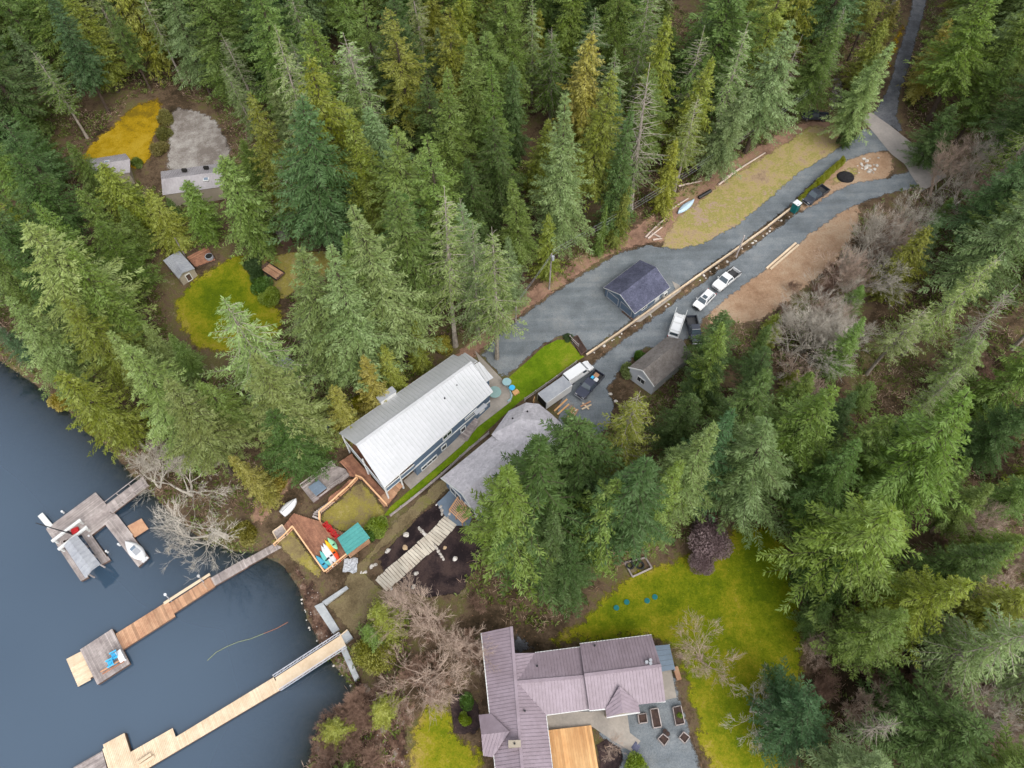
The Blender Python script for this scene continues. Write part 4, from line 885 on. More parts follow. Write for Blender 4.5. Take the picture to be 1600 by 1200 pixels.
# ------------------------------------------------------------------ middle dock
md = root_at('dock', 'long narrow brown dock ending in a grey platform with blue chairs', 'dock', pz(250, 950, 0)); zd = .5
W_ = lambda a, b, w: [a + Vector((-(b - a).y, (b - a).x, 0)).normalized() * w / 2, b + Vector((-(b - a).y, (b - a).x, 0)).normalized() * w / 2, b - Vector((-(b - a).y, (b - a).x, 0)).normalized() * w / 2, a - Vector((-(b - a).y, (b - a).x, 0)).normalized() * w / 2]
for a, b, w_, m_ in (((446, 846), (384, 880), 1.2, 'wood_grey'), ((385, 879), (331, 910), 1.45, 'wood_grey'), ((332, 909), (266, 952), 1.75, 'wood_orange'), ((268, 951), (186, 1003), 2.7, 'wood_orange')):
    A, B = pz(*a, zd), pz(*b, zd); K = W_(A, B, w_); dd = U2(A, B); platform(md, K, zd, m_, (-dd.y, dd.x), .45, wd=.2)
K = P_([(125, 1015), (176, 982), (203, 1037), (152, 1070)], zd + .12); platform(md, K, zd + .12, 'wood_grey', U2(K[0], K[3]), .6)
K2 = P_([(104, 1031), (127, 1019), (146, 1058), (122, 1073)], zd - .15); platform(md, K2, zd - .15, 'wood_new', U2(K2[0], K2[1]), .3, wd=.3)
for a, b, m_ in (((160, 1053), (194, 1033), 'wood_red'), ((157, 1050), (190, 1030), 'wood_orange')): A, B = pz(*a, zd + .5), pz(*b, zd + .5); mb = MB(md.location); mb.beam(A, B, .22, .06); mb.build('bench_plank', m_, md)
A, B = pz(256, 943, zd + .3), pz(328, 897, zd + .3); mb = MB(md.location); mb.beam(A, B, .4, .1); mb.build('side_boom', 'wood_new', md)
for k in ((258, 929), (310, 900)):
    p = pz(*k, 2.0); mb = MB(md.location); mb.tube([(p.x + .6, p.y - .9, -.6), (p.x, p.y, 2.0)], .07, 6); pl = mb.build('mooring_post', 'grey_metal', md); mb = MB(md.location); mb.tube([(p.x, p.y, 1.9), (p.x, p.y, 2.1)], .2, 8); mb.build('cap', 'white_plastic', pl)
bx_ = root_at('dock_box', 'white storage box on the corner of the grey dock platform', 'box', pz(191, 1026, zd + .12)); dv = U2(pz(184, 1010, 0), pz(196, 1034, 0)); mb = MB(); mb.box((0, 0, .3), (1.7, .7, .55), math.atan2(dv.y, dv.x)); mb.build('body', 'white_plastic', bx_, local=True, bevel=.05); mb = MB(); mb.box((0, 0, .61), (1.75, .75, .08), math.atan2(dv.y, dv.x)); mb.build('lid', 'white_plastic', bx_, local=True, bevel=.03)
for i, (x, y) in enumerate(((181, 1025), (175, 1037))): deck_chair('garden_chair', ('bright blue garden chair on the grey platform, nearer the white box', 'bright blue garden chair on the grey platform, farther from the white box')[i], pz(x, y, zd + .16), -2.6, 'blue_paint', 'blue chairs on the dock platform', 1.25)

# ------------------------------------------------------------------ new dock with aluminium gangway (bottom)
nd = root_at('dock', 'new pale timber dock stepping out from the aluminium gangway', 'dock', pz(280, 1150, 0)); zd = .55
K = P_([(428, 1058), (274, 1152), (269, 1138), (204, 1175), (195, 1145), (160, 1164), (178, 1250), (215, 1250), (232, 1200), (300, 1160), (440, 1077)], zd)
dd = U2(K[0], K[1]); platform(nd, K, zd, 'wood_new', (-dd.y, dd.x), .6, wd=.2)
for a, b in (((214, 1193), (236, 1178)), ((218, 1197), (241, 1182))): A, B = pz(*a, zd + .35), pz(*b, zd + .35); mb = MB(nd.location); mb.beam(A, B, .35, .12); bp_ = mb.build('bench_plank', 'wood_new', nd)
of = root_at('float', 'old grey float tied to the end of the new dock', 'float', pz(140, 1210, 0)); K = P_([(160, 1174), (166, 1196), (175, 1250), (60, 1250), (116, 1199)], .45); platform(of, K, .45, 'wood_grey', U2(K[4], K[0]), .5)
mat('aluminium', (.6, .61, .66), .04, 1, .4, .6)
ag = root_at('gangway', 'aluminium truss gangway with new plywood deck at the concrete abutment', 'gangway', pz(485, 1033, 0)); a0, a1 = pz(434, 1068, .75), pz(537, 1001, 1.6); d = U2(a0, a1); nn = Vector((-d.y, d.x, 0)) * 1.05
mb = MB(ag.location); mb.beam(a0, a1, 1.75, .08); mb.build('deck_sheet', 'wood_new', ag)
for sg in (-1, 1):
    t0, t1 = a0 + nn * sg, a1 + nn * sg; up = Vector((0, 0, 1.05)); mb = MB(ag.location); mb.beam(t0, t1, .09, .14); mb.beam(t0 + up, t1 + up, .09, .09); n_ = 10
    for i in range(n_ + 1):
        p = t0.lerp(t1, i / n_); mb.beam(p, p + up, .06, .06, (1, 0, 0))
        if i < n_: mb.beam(p, t0.lerp(t1, (i + 1) / n_) + up, .05, .05)
    mb.build('truss_rail', 'aluminium', ag)
ab = root_at('abutment', 'pale concrete abutment at the shore end of the aluminium gangway', 'abutment', at(541, 994)); K = P_([(531, 994), (543, 984), (551, 996), (537, 1006)], 1.6); mb = MB(ab.location); mb.prism([p.to_2d() for p in K], -.4, 1.55); mb.build('block', 'concrete_white', ab, bevel=.04); mb = MB(ab.location); mb.beam(K[0] + Vector((0, 0, .05)), K[1] + Vector((0, 0, .05)), .14, .14); mb.build('timber_edge', 'wood_new', ab)
sw = root_at('seawall', 'pale new concrete seawall angling along the shore beside the gangway', 'seawall', at(512, 965))
for poly in ([(493, 949), (505, 942), (531, 984), (521, 991)], [(505, 942), (542, 916), (545, 920), (510, 947)], [(527, 1003), (540, 1008), (562, 1058), (556, 1066)]):
    K = [at(*k) for k in poly]; mb = MB(sw.location); mb.prism([p.to_2d() for p in K], -.3, max(p.z for p in K) + .35); mb.build('wall_section', 'concrete_white', sw, bevel=.03)
bm_ = root_at('float_line', 'thin yellow and red float line drifting between the docks', 'float line', pz(390, 1000, 0))
pl = [(324, 1032), (338, 1019), (355, 1010), (372, 1003), (392, 998), (412, 990), (432, 982), (450, 972)]
mb = MB(bm_.location); mb.tube([pz(*k, .06) for k in pl[:6]], .04, 5); mb.build('rope', mat('pale_rope', S(170, 180, 140, .6), .1, 1, .7), bm_); mb = MB(bm_.location); mb.tube([pz(*k, .06) for k in pl[5:]], .045, 5); mb.build('rope_end', mat('orange_rope', S(190, 130, 104, .6), .1, 1, .7), bm_)
# ------------------------------------------------------------------ vehicles (local frame: x forward, y left, wheels on z = 0)
mat('paint_white', (.66, .66, .66), .02, .6, .25, spec=.6); mat('paint_dark', (.035, .04, .055), .1, .6, .22, spec=.6); mat('paint_navy', (.03, .035, .06), .1, .6, .22, spec=.6); mat('rubber', (.02, .02, .02), .1, 2, .8); mat('chrome', (.5, .5, .52), .05, 1, .25, .9)
mat('lamp_clear', (.75, .75, .72), .03, 2, .15); mat('lamp_red', (.4, .02, .02), .05, 2, .2); mat('car_glass', (.05, .07, .085), .1, .5, .06, spec=.8); mat('bed_liner', (.05, .05, .052), .2, 1.5, .8)
def loft(mb, st):
    """st: list of (x, [(y,z)...right half from bottom to top]); mirrored to a closed ring"""
    rings = []
    for x, pr in st: rings.append([(x, -y, z) for y, z in pr] + [(x, y, z) for y, z in reversed(pr)])
    n = len(rings[0]); vs = [p for r in rings for p in r]; fs = []
    for i in range(len(rings) - 1):
        for j in range(n): j2 = (j + 1) % n; fs.append((i * n + j, (i + 1) * n + j, (i + 1) * n + j2, i * n + j2))
    fs += [tuple(range(n)), tuple((len(rings) - 1) * n + j for j in reversed(range(n)))]
    mb.add(vs, fs)
def fixn(o):
    bm = bmesh.new(); bm.from_mesh(o.data); bmesh.ops.recalc_face_normals(bm, faces=bm.faces); bm.to_mesh(o.data); bm.free(); return o
def wheels(r, xs, hw, rad):
    for x in xs:
        for sg in (-1, 1):
            mb = MB(); mb.tube([(x, sg * (hw - .26), rad), (x, sg * (hw - .02), rad)], rad, 18); wo = mb.build('wheel', 'rubber', r, local=True)
            mb = MB(); mb.tube([(x, sg * (hw - .03), rad), (x, sg * (hw + .005), rad)], rad * .62, 12); mb.build('rim', 'chrome', wo, local=True)
def vehicle(kind, label, p, yaw, paint, cat, group=None, s=1.0):
    nm = {'pickup': 'pickup_truck', 'suv': 'parked_car', 'van': 'van'}[kind]; r = thing(nm, label, cat, p, yaw, group); r.scale = (s, s, s)
    if kind == 'pickup': L, hw, belt, top, rad, fx, cx0, cx1 = 5.8, 1.0, 1.12, 1.88, .4, 1.85, -.75, 1.35
    elif kind == 'suv': L, hw, belt, top, rad, fx, cx0, cx1 = 4.6, .92, 1.02, 1.66, .36, 1.4, -2.15, 1.15
    else: L, hw, belt, top, rad, fx, cx0, cx1 = 5.6, .98, 1.2, 2.1, .36, 1.75, -2.7, 1.75
    e = L / 2; hood = belt - .02; body = []
    pr = lambda w_, zt, zb=.32: [(w_ * .88, zb), (w_ * .99, zb + .18), (w_, zt - .22), (w_ * .95, zt)]
    if kind == 'pickup':
        st = [(e, pr(hw * .84, .88, .42)), (e - .12, pr(hw * .93, 1.02)), (e - .5, pr(hw, hood + .02)), (cx1, pr(hw, belt + .02)), (cx0, pr(hw, belt)), (cx0 - .05, pr(hw, belt))]
        mb = MB(); loft(mb, st); fixn(mb.build('body', paint, r, local=True, smooth=False, bevel=.05))
        bx0, bx1 = -e, cx0 - .08; bl = bx1 - bx0; xc = (bx0 + bx1) / 2; mb = MB()
        for sg in (-1, 1): mb.box((xc, sg * (hw - .07), .78), (bl, .14, .72))
        mb.box((bx1 - .04, 0, .78), (.08, hw * 2 - .28, .72)); mb.box((xc, 0, .45), (bl, hw * 2 - .28, .1)); bo = mb.build('bed', paint, r, local=True, bevel=.02)
        mb = MB(); mb.box((xc, 0, .52), (bl - .2, hw * 2 - .3, .03)); mb.build('bed_floor', 'bed_liner', bo, local=True)
        mb = MB(); mb.box((bx0 + .05, 0, .82), (.09, hw * 2 - .3, .62)); tg = mb.build('tailgate', paint, r, local=True, bevel=.02)
        for sg in (-1, 1):
            mb = MB(); mb.box((xc, sg * (hw - .07), 1.15), (bl, .15, .03)); mb.build('bed_rail', 'bed_liner', bo, local=True)
    else:
        front = (e - .95) if kind == 'suv' else (e - .75)
        st = [(e, pr(hw * .8, .78, .4)), (e - .12, pr(hw * .92, .9)), (e - .5, pr(hw, hood - .06)), (cx1, pr(hw, belt)), (-e + .12, pr(hw, belt)), (-e, pr(hw * .93, belt - .1, .4))]
        mb = MB(); loft(mb, st); fixn(mb.build('body', paint, r, local=True, bevel=.05))
    ws = .62 if kind != 'van' else .75; rs = .35 if kind == 'pickup' else .4 if kind == 'suv' else .12; tw = hw * (.78 if kind != 'van' else .86); bw = hw * .95
    c0, c1 = cx0 + .02, cx1
    # cab: belt ring to roof ring
    base = [(c1, -bw, belt - .02), (c1, bw, belt - .02), (c0, bw, belt - .02), (c0, -bw, belt - .02)]; roof = [(c1 - ws, -tw, top), (c1 - ws, tw, top), (c0 + rs, tw, top), (c0 + rs, -tw, top)]
    mb = MB(); mb.add(base + roof, [(3, 2, 1, 0), (4, 5, 6, 7), (0, 1, 5, 4), (1, 2, 6, 5), (2, 3, 7, 6), (3, 0, 4, 7)]); cab = mb.build('cab', paint, r, local=True, bevel=.07)
    def pane(quad, u0, u1, v0, v1, nm_='window'):
        a, b, c, d = (Vector(q) for q in quad)     # a,b bottom; d,c top
        f = lambda u, v: (a.lerp(b, u)).lerp(d.lerp(c, u), v); q = [f(u0, v0), f(u1, v0), f(u1, v1), f(u0, v1)]; n = (q[1] - q[0]).cross(q[3] - q[0]).normalized()
        ctr = Vector(((c0 + c1) / 2, 0, (belt + top) / 2)); n = n if n.dot(q[0] - ctr) > 0 else -n
        mb = MB(); vs = [p_ + n * .012 for p_ in q] + [p_ - n * .02 for p_ in q]; mb.add(vs, [(0, 1, 2, 3), (7, 6, 5, 4), (0, 4, 5, 1), (1, 5, 6, 2), (2, 6, 7, 3), (3, 7, 4, 0)]); return fixn(mb.build(nm_, 'car_glass', cab, local=True))
    pane([base[0], base[1], roof[1], roof[0]], .07, .93, .1, .93, 'windscreen'); pane([base[2], base[3], roof[3], roof[2]], .1, .9, .25, .88, 'rear_window')
    segs = {'pickup': ((.1, .5), (.53, .9)), 'suv': ((.08, .36), (.39, .66), (.69, .92)), 'van': ((.74, .93),)}[kind]
    for i, (u0, u1) in enumerate(segs):
        pane([base[2], base[1], roof[1], roof[2]], 1 - u1 if kind != 'van' else u0, 1 - u0 if kind != 'van' else u1, .18, .88); pane([base[3], base[0], roof[0], roof[3]], 1 - u1 if kind != 'van' else u0, 1 - u0 if kind != 'van' else u1, .18, .88)
    if kind == 'suv':
        mb = MB(); mb.box((.1, 0, top + .012), (.75, .8, .02)); mb.build('sunroof', 'car_glass', cab, local=True)
        for sg in (-1, 1): mb = MB(); mb.box((-.5, sg * (tw - .06), top + .05), (2.0, .05, .05)); mb.build('roof_rail', 'chrome', cab, local=True)
    for sg in (-1, 1):
        mb = MB(); mb.box((c1 - .28, sg * (hw + .1), belt + .1), (.12, .24, .18)); mb.build('mirror', paint if kind != 'van' else 'black_plastic', r, local=True, bevel=.03)
        mb = MB(); mb.box((e - .1, sg * hw * .66, .82 if kind != 'pickup' else .86), (.16, .42, .17)); mb.build('headlight', 'lamp_clear', r, local=True, bevel=.03)
        mb = MB(); mb.box((-e + .02, sg * (hw - .1), .9), (.08, .16, .34)); mb.build('tail_light', 'lamp_red', r, local=True)
    mb = MB(); mb.box((e + .02, 0, .5), (.16, hw * 1.75, .22)); mb.build('front_bumper', 'chrome' if kind == 'pickup' else 'black_plastic', r, local=True, bevel=.04); mb = MB(); mb.box((e - .04, 0, .72), (.12, hw * .95, .2)); mb.build('grille', 'black_plastic', r, local=True)
    mb = MB(); mb.box((-e - .03, 0, .5), (.14, hw * 1.8, .2)); mb.build('rear_bumper', 'chrome' if kind == 'pickup' else 'black_plastic', r, local=True, bevel=.03)
    wheels(r, (fx, -fx + (.1 if kind == 'pickup' else .05)), hw - .0, rad); return r
def park(kind, label, tail, head, paint, cat, s=1.0):
    a, b = at(*tail), at(*head); d = b - a; c = (a + b) / 2; return vehicle(kind, label, Vector((c.x, c.y, terr(c.x, c.y) + .06)), math.atan2(d.y, d.x), paint, cat, 'vehicles parked along the driveway', s)
park('pickup', 'white pickup truck with open bed facing down the lower driveway', (1150, 426), (1116, 456), 'paint_white', 'pickup truck')
park('suv', 'white car parked in front of the white pickup truck', (1109, 462), (1088, 484), 'paint_white', 'car')
v1 = park('van', 'white van with ladder rack by the brown-roofed cottage', (1051, 527), (1060, 500), 'paint_white', 'van', .95)
for sg in (-1, 1):
    mb = MB(); mb.beam((-2.6, sg * .95, 2.3), (2.9, sg * .95, 2.3), .07, .07); lr = mb.build('ladder_rack', 'white_trim', v1, local=True)
    for x in (-2.2, -.4, 1.2): mb = MB(); mb.beam((x, sg * .95, 2.3), (x, sg * .86, 2.0), .05, .05, (1, 0, 0)); mb.build('bracket', 'white_trim', lr, local=True)
for x in (-2.2, -.4, 1.2): mb = MB(); mb.beam((x, -.95, 2.28), (x, .95, 2.28), .06, .06); mb.build('cross_bar', 'white_trim', v1, local=True)
park('pickup', 'dark pickup truck half hidden under the trees beside the ladder-rack van', (1080, 506), (1086, 532), 'paint_dark', 'pickup truck', .95)
park('van', 'white panel van parked along the rail fence by the lawn', (884, 600), (920, 574), 'paint_white', 'van')
tk = park('pickup', 'dark navy pickup truck with loaded bed beside the white panel van', (935, 588), (906, 622), 'paint_navy', 'pickup truck')
for i, (x, y, sx, sy, m_) in enumerate(((-1.3, .3, .7, .6, 'white_plastic'), (-2.0, -.3, .8, .7, 'wood_orange'), (-1.4, -.45, .5, .4, 'blue_paint'))): pass
park('pickup', 'black pickup truck parked by the cedar hedge near the portable toilet', (1286, 299), (1257, 320), 'paint_dark', 'pickup truck')
park('pickup', 'black pickup truck tucked under trees at the top end of the grass verge', (1282, 186), (1262, 186), 'paint_dark', 'pickup truck', .9)
for i, (x, y, sx, sy, hz, m_) in enumerate(((-1.35, .3, .7, .6, .35, 'white_plastic'), (-2.1, -.2, .8, .7, .3, 'wood_orange'), (-1.4, -.45, .5, .4, .3, 'blue_paint'))):
    o = root_at('tool_crate', ('white crate in the bed of the navy pickup', 'tan crate in the bed of the navy pickup', 'blue crate in the bed of the navy pickup')[i], 'crate', tk.matrix_basis @ Vector((x, y, .54))); o.rotation_euler = tk.rotation_euler
    mb = MB(); mb.box((0, 0, hz / 2), (sx, sy, hz)); mb.build('body', m_, o, local=True, bevel=.03); mb = MB(); mb.box((0, 0, hz + .02), (sx + .04, sy + .04, .05)); mb.build('lid', m_, o, local=True)
# enclosed cargo trailer
a, b = at(848, 634), at(884, 607); d = b - a; c = (a + b) / 2; ct = thing('cargo_trailer', 'white enclosed cargo trailer with open rear ramp beside the rail fence', 'trailer', (c.x, c.y, c.z + .05), math.atan2(d.y, d.x)); ct['group'] = 'vehicles parked along the driveway'
mb = MB(); mb.box((0, 0, 1.5), (5.4, 2.3, 2.1)); mb.build('body', 'paint_white', ct, local=True, bevel=.08); mb = MB(); mb.box((0, 0, 2.57), (5.3, 2.2, .05)); mb.build('roof_sheet', 'grey_metal', ct, local=True, bevel=.02)
mb = MB(); mb.box((-2.71, 0, 1.5), (.04, 2.0, 1.8)); mb.build('door_opening', 'dark_gap', ct, local=True); mb = MB(); mb.box((-3.6, .95, 1.2), (.9, .06, 1.7), .6); mb.build('rear_door', 'cedar_new', ct, local=True)
wheels(ct, (.45, -.45), 1.12, .34); mb = MB(); mb.beam((2.7, 0, .45), (4.0, 0, .45), .12, .1); mb.build('drawbar', 'black_plastic', ct, local=True)
# flat utility trailer on the left lawn
a, b = at(441, 437), at(412, 418); d = b - a; c = (a + b) / 2; ut = thing('utility_trailer', 'flat trailer loaded with tan boards on the turf left of the firs', 'trailer', (c.x, c.y, c.z + .06), math.atan2(d.y, d.x))
mb = MB(); mb.box((0, 0, .62), (4.6, 2.1, .12)); mb.build('deck', 'wood_dark', ut, local=True)
for sg in (-1, 1): mb = MB(); mb.box((0, sg * 1.05, .8), (4.6, .06, .3)); mb.build('side_rail', 'black_plastic', ut, local=True)
for i in range(7): mb = MB(); mb.box((-.25, (i - 3) * .26, .76 + .03 * (i % 3)), (3.6 - .2 * (i % 2), .22, .12)); mb.build('board', 'wood_orange', ut, local=True)
wheels(ut, (-.2,), 1.25, .34); mb = MB(); mb.beam((2.3, 0, .5), (3.6, 0, .45), .1, .1); mb.build('drawbar', 'black_plastic', ut, local=True)
# portable toilet
p = at(1240, 330); pt = thing('portable_toilet', 'dark teal portable toilet with white roof at the end of the retaining wall', 'toilet', p, math.radians(40)); mat('teal_plastic', S(24, 112, 112, .8), .06, 1, .4)
mb = MB(); mb.box((0, 0, 1.05), (1.15, 1.15, 2.0)); mb.build('cabin', 'teal_plastic', pt, local=True, bevel=.05); mb = MB(); mb.box((0, 0, 2.12), (1.25, 1.25, .16)); mb.build('roof', 'white_plastic', pt, local=True, bevel=.06); mb = MB(); mb.box((.58, 0, 1.0), (.04, .75, 1.75)); dr = mb.build('door', 'teal_plastic', pt, local=True, bevel=.02); mb = MB(); mb.box((.61, .26, 1.0), (.04, .05, .2)); mb.build('handle', 'black_plastic', dr, local=True); mb = MB(); mb.tube([(-.4, -.4, 2.15), (-.4, -.4, 2.35)], .06, 8); mb.build('vent_pipe', 'black_plastic', pt, local=True)
# ------------------------------------------------------------------ walls, fences, hedge
def px_line(pts, dz=0.0): return [at(*p, dz) for p in pts]
def walk(pts, step):
    out = []; carry = 0.0
    for a, b in zip(pts[:-1], pts[1:]):
        L = (b - a).length; t = carry
        while t < L: out.append((a.lerp(b, t / L), (b - a).normalized())); t += step
        carry = t - L
    return out
rw = root_at('retaining_wall', 'long low timber retaining wall between the two driveways', 'wall', at(1020, 484)); L = px_line([(916, 556), (960, 526), (1018, 484), (1080, 440), (1140, 398), (1190, 362), (1234, 328)])
for p, d in walk(L, 2.4):
    q = p + d * 2.36; q.z = terr(q.x, q.y); p = Vector((p.x, p.y, terr(p.x, p.y)))
    for k in range(2): mb = MB(rw.location); mb.beam(p + Vector((0, 0, .14 + .26 * k)), q + Vector((0, 0, .14 + .26 * k)), .26, .25); mb.build('timber', 'wood_new' if k else 'wood_grey', rw)
drape('wall_bank', [(918, 558), (1018, 487), (1140, 401), (1236, 330), (1242, 338), (1147, 408), (1059, 470), (959, 544), (923, 572)], 'bare_earth', .06, amp=.15)
ROCKS = []
for k in range(4):
    g = np.random.default_rng(90 + k); bm = bmesh.new(); bmesh.ops.create_icosphere(bm, subdivisions=2, radius=1)
    for v in bm.verts:
        n_ = mnoise.noise((v.co.x * 1.3 + k * 7, v.co.y * 1.3, v.co.z * 1.3)); v.co *= 1 + .38 * n_; v.co.z *= .72; v.co.x *= 1.2
    me = bpy.data.meshes.new('rock'); bm.to_mesh(me); bm.free(); me.materials.append(MATS['stone' if k < 3 else 'tan_stone']); ROCKS.append(me)
def rock(name, p, r, label=None, parent=None, k=None, group=None):
    o = bpy.data.objects.new(name, ROCKS[random.randrange(3) if k is None else k]); link(o); o.rotation_euler = (0, 0, random.uniform(0, 6.28)); o.scale = (r, r * random.uniform(.75, 1.1), r * random.uniform(.7, 1))
    o.location = (p[0], p[1], p[2] + r * .2)
    if parent: o.parent = parent; o.location = Vector(o.location) - parent.location
    else: tag(o, label, 'boulder', group)
    return o
for p, d in walk(L, .7):
    if random.random() < .45: continue
    n = Vector((d.y, -d.x, 0)); q = p + n * random.uniform(.3, 1.1) + d * random.uniform(-.6, .6); rock('stone', (q.x, q.y, terr(q.x, q.y)), random.uniform(.08, .26), parent=rw)
def rail_fence(label, pts, m, h=1.1, rails=(.45, .95), step=2.2, base=False):
    L = px_line(pts); r = root_at('rail_fence', label, 'fence', L[len(L) // 2])
    W = walk(L, step)
    for p, d in W: z = terr(p.x, p.y); mb = MB(r.location); mb.box((p.x, p.y, z + h / 2), (.14, .14, h + .1), math.atan2(d.y, d.x)); mb.build('post', m, r)
    for (p, d), (q, _) in zip(W[:-1], W[1:]):
        for k in rails: mb = MB(r.location); mb.beam(Vector((p.x, p.y, terr(p.x, p.y) + k)), Vector((q.x, q.y, terr(q.x, q.y) + k)), .07, .16); mb.build('rail', m, r)
        if base: mb = MB(r.location); mb.beam(Vector((p.x, p.y, terr(p.x, p.y) + .12)), Vector((q.x, q.y, terr(q.x, q.y) + .12)), .3, .24); mb.build('base_timber', m, r)
    return r
rail_fence('weathered rail fence between the bright lawn and the parked trailer', [(820, 627), (870, 592), (912, 560)], 'wood_grey')
rail_fence('short rail fence closing the end of the bright lawn', [(890, 530), (905, 545), (914, 557)], 'wood_grey')
rail_fence('low grey rail fence below the narrow grass strip beside the white-roofed house', [(610, 806), (650, 775), (700, 733), (728, 706), (765, 676)], 'wood_grey', .6, (.42,), 2.0, True)
pb = root_at('planter_bed', 'dark brown planting bed edge at the corner of the bright lawn', 'planter', at(899, 545)); mb = MB(pb.location); K = [at(*k) for k in ((893, 530), (902, 526), (916, 548), (908, 556))]; mb.prism([p.to_2d() for p in K], K[0].z - .2, K[0].z + .3); mb.build('soil_block', 'bed_soil', pb); 
for a, b in zip(K, K[1:] + K[:1]): mb = MB(pb.location); mb.beam(a + Vector((0, 0, .2)), b + Vector((0, 0, .2)), .16, .36); mb.build('edge_timber', 'wood_dark', pb)
# ------------------------------------------------------------------ boardwalk path with its planks, boulders
bw = root_at('plank_path', 'pale plank steps running down the dark garden bed to the shore', 'path', at(640, 870))
cl = px_line([(597, 914), (612, 900), (640, 876), (660, 858), (675, 846), (690, 830), (703, 815)])
for i, (p, d) in enumerate(walk(cl, .46)):
    ang = math.atan2(d.y, d.x) + math.radians(4 + random.uniform(-2, 2)); mb = MB(bw.location); mb.box((p.x, p.y, terr(p.x, p.y) + .17), (.4, 2.5 + random.uniform(-.15, .15), .08), ang); mb.build('plank', 'plank_pale', bw)
mb = MB(bw.location)
for sg in (-1, 1):
    for a, b in zip(cl[:-1], cl[1:]): n = Vector((-(b - a).y, (b - a).x, 0)).normalized() * 1.0 * sg; mb.beam(a + n + Vector((0, 0, .08)), b + n + Vector((0, 0, .08)), .12, .14)
mb.build('bearer', 'wood_dark', bw)
for (x, y, r, lab, k) in ((635, 836, 0.42, 'pale boulder in the garden bed nearest the grassy bank', 0), (606, 861, 0.41, 'pale boulder at the lake end of the left garden bed', 1), (633, 856, 0.37, 'tan boulder in the middle of the left garden bed', 3), (711, 873, 0.34, 'pale boulder right of the plank path near the big fir', 2), (650, 896, 0.34, 'white boulder just right of the plank path', 0), (646, 917, 0.34, 'pale boulder near the lower end of the plank path', 1), (954, 616, 0.31, 'pale boulder at the gravel turnaround edge, nearer the navy pickup', 0), (962, 627, 0.27, 'pale boulder at the gravel turnaround edge, farther from the navy pickup', 2), (1370, 259, 0.34, 'white boulder on the red earth of the road island', 1), (695, 856, 0.27, 'tan boulder at the foot of the stone row', 3)):
    rock('boulder', at(x, y), r, lab, None, k, 'boulders')
for lab, a, b in (('row of pale stones left of the plank path', (655, 826), (667, 838)), ('row of pale stones right of the plank path', (680, 853), (693, 874))):
    r = root_at('stone_row', lab, 'stones', at(*a))
    for i in range(6): p = at(*a).lerp(at(*b), i / 5); rock('stone', (p.x, p.y, terr(p.x, p.y) + .05), random.uniform(.2, .28), parent=r)
for lab, pts in (('heap of pale stones edging the tarped ground by the unfinished deck', [(683, 786), (690, 796), (697, 806), (704, 814)]), ('line of pale rocks above the seawall', [(563, 898), (572, 892), (582, 886), (590, 884)]), ('string of rocks below the lower end of the plank path', [(612, 918), (618, 928), (624, 938)])):
    r = root_at('stone_heap', lab, 'stones', at(*pts[0]))
    for p, d in walk(px_line(pts), .5): rock('stone', (p.x + random.gauss(0, .25), p.y + random.gauss(0, .25), terr(p.x, p.y)), random.uniform(.14, .32), parent=r)
sh = root_at('shore_rocks', 'scatter of small rocks along the waterline by the seawall', 'stones', at(488, 985))
for p, d in walk(px_line([(470, 925), (480, 955), (498, 1000), (518, 1030), (545, 1070)]), .55): rock('stone', (p.x + random.gauss(0, .6), p.y + random.gauss(0, .6), max(terr(p.x, p.y), -.1)), random.uniform(.06, .16), parent=sh)
# crumpled plastic sheet
ps = [at(*k) for k in ((537, 880), (548, 874), (560, 884), (556, 896), (548, 890))]; r = root_at('plastic_sheet', 'crumpled pale plastic sheet lying below the kayak deck', 'sheet', at(548, 884))
bm = bmesh.new(); bmesh.ops.create_grid(bm, x_segments=22, y_segments=22, size=1.0)
for v in bm.verts: v.co.z = .16 + .34 * abs(mnoise.noise((v.co.x * 1.6, v.co.y * 1.6, 4))) + .1 * mnoise.noise((v.co.x * 4, v.co.y * 4, 1)); v.co.x *= 1 + .35 * mnoise.noise((v.co.y, 2, 5)); v.co.y *= 1 + .4 * mnoise.noise((v.co.x, 7, 1))
me = bpy.data.meshes.new('sheet'); bm.to_mesh(me); bm.free(); me.materials.append(mat('grey_sheet', (.42, .43, .45), .1, 2, .5)); link(bpy.data.objects.new('sheet', me), r)
# ------------------------------------------------------------------ lumber, logs, pipe
lt = root_at('lumber', 'two long new timbers lying on the cleared earth beside the lower driveway', 'lumber', at(1222, 402))
for a, b in (((1197, 421), (1243, 381)), ((1203, 422), (1247, 384))): A, B = at(*a), at(*b); mb = MB(lt.location); mb.beam(A + Vector((0, 0, .2)), B + Vector((0, 0, .2)), .36, .3); mb.build('timber', 'wood_new', lt)
lb = root_at('lumber', 'orange lumber strewn over the ground beside the cargo trailer', 'lumber', at(892, 652))
for a, b in (((866, 643), (886, 624)), ((871, 648), (889, 632)), ((881, 660), (898, 638)), ((885, 663), (901, 640)), ((888, 666), (903, 640)), ((907, 636), (923, 628)), ((909, 640), (924, 633)), ((910, 630), (920, 640))):
    A, B = at(*a), at(*b); mb = MB(lb.location); mb.beam(A + Vector((0, 0, .12 + random.uniform(0, .1))), B + Vector((0, 0, .12 + random.uniform(0, .1))), .26, .08); mb.build('board', random.choice(['wood_orange', 'cedar_new', 'wood_new']), lb)
drape('sawdust_patch', [(880, 640), (892, 626), (904, 628), (908, 640), (896, 656), (884, 660)], 'bare_earth', .09)
lg = root_at('log_pile', 'untidy pile of pale logs at the edge of the grass verge', 'logs', at(1015, 367))
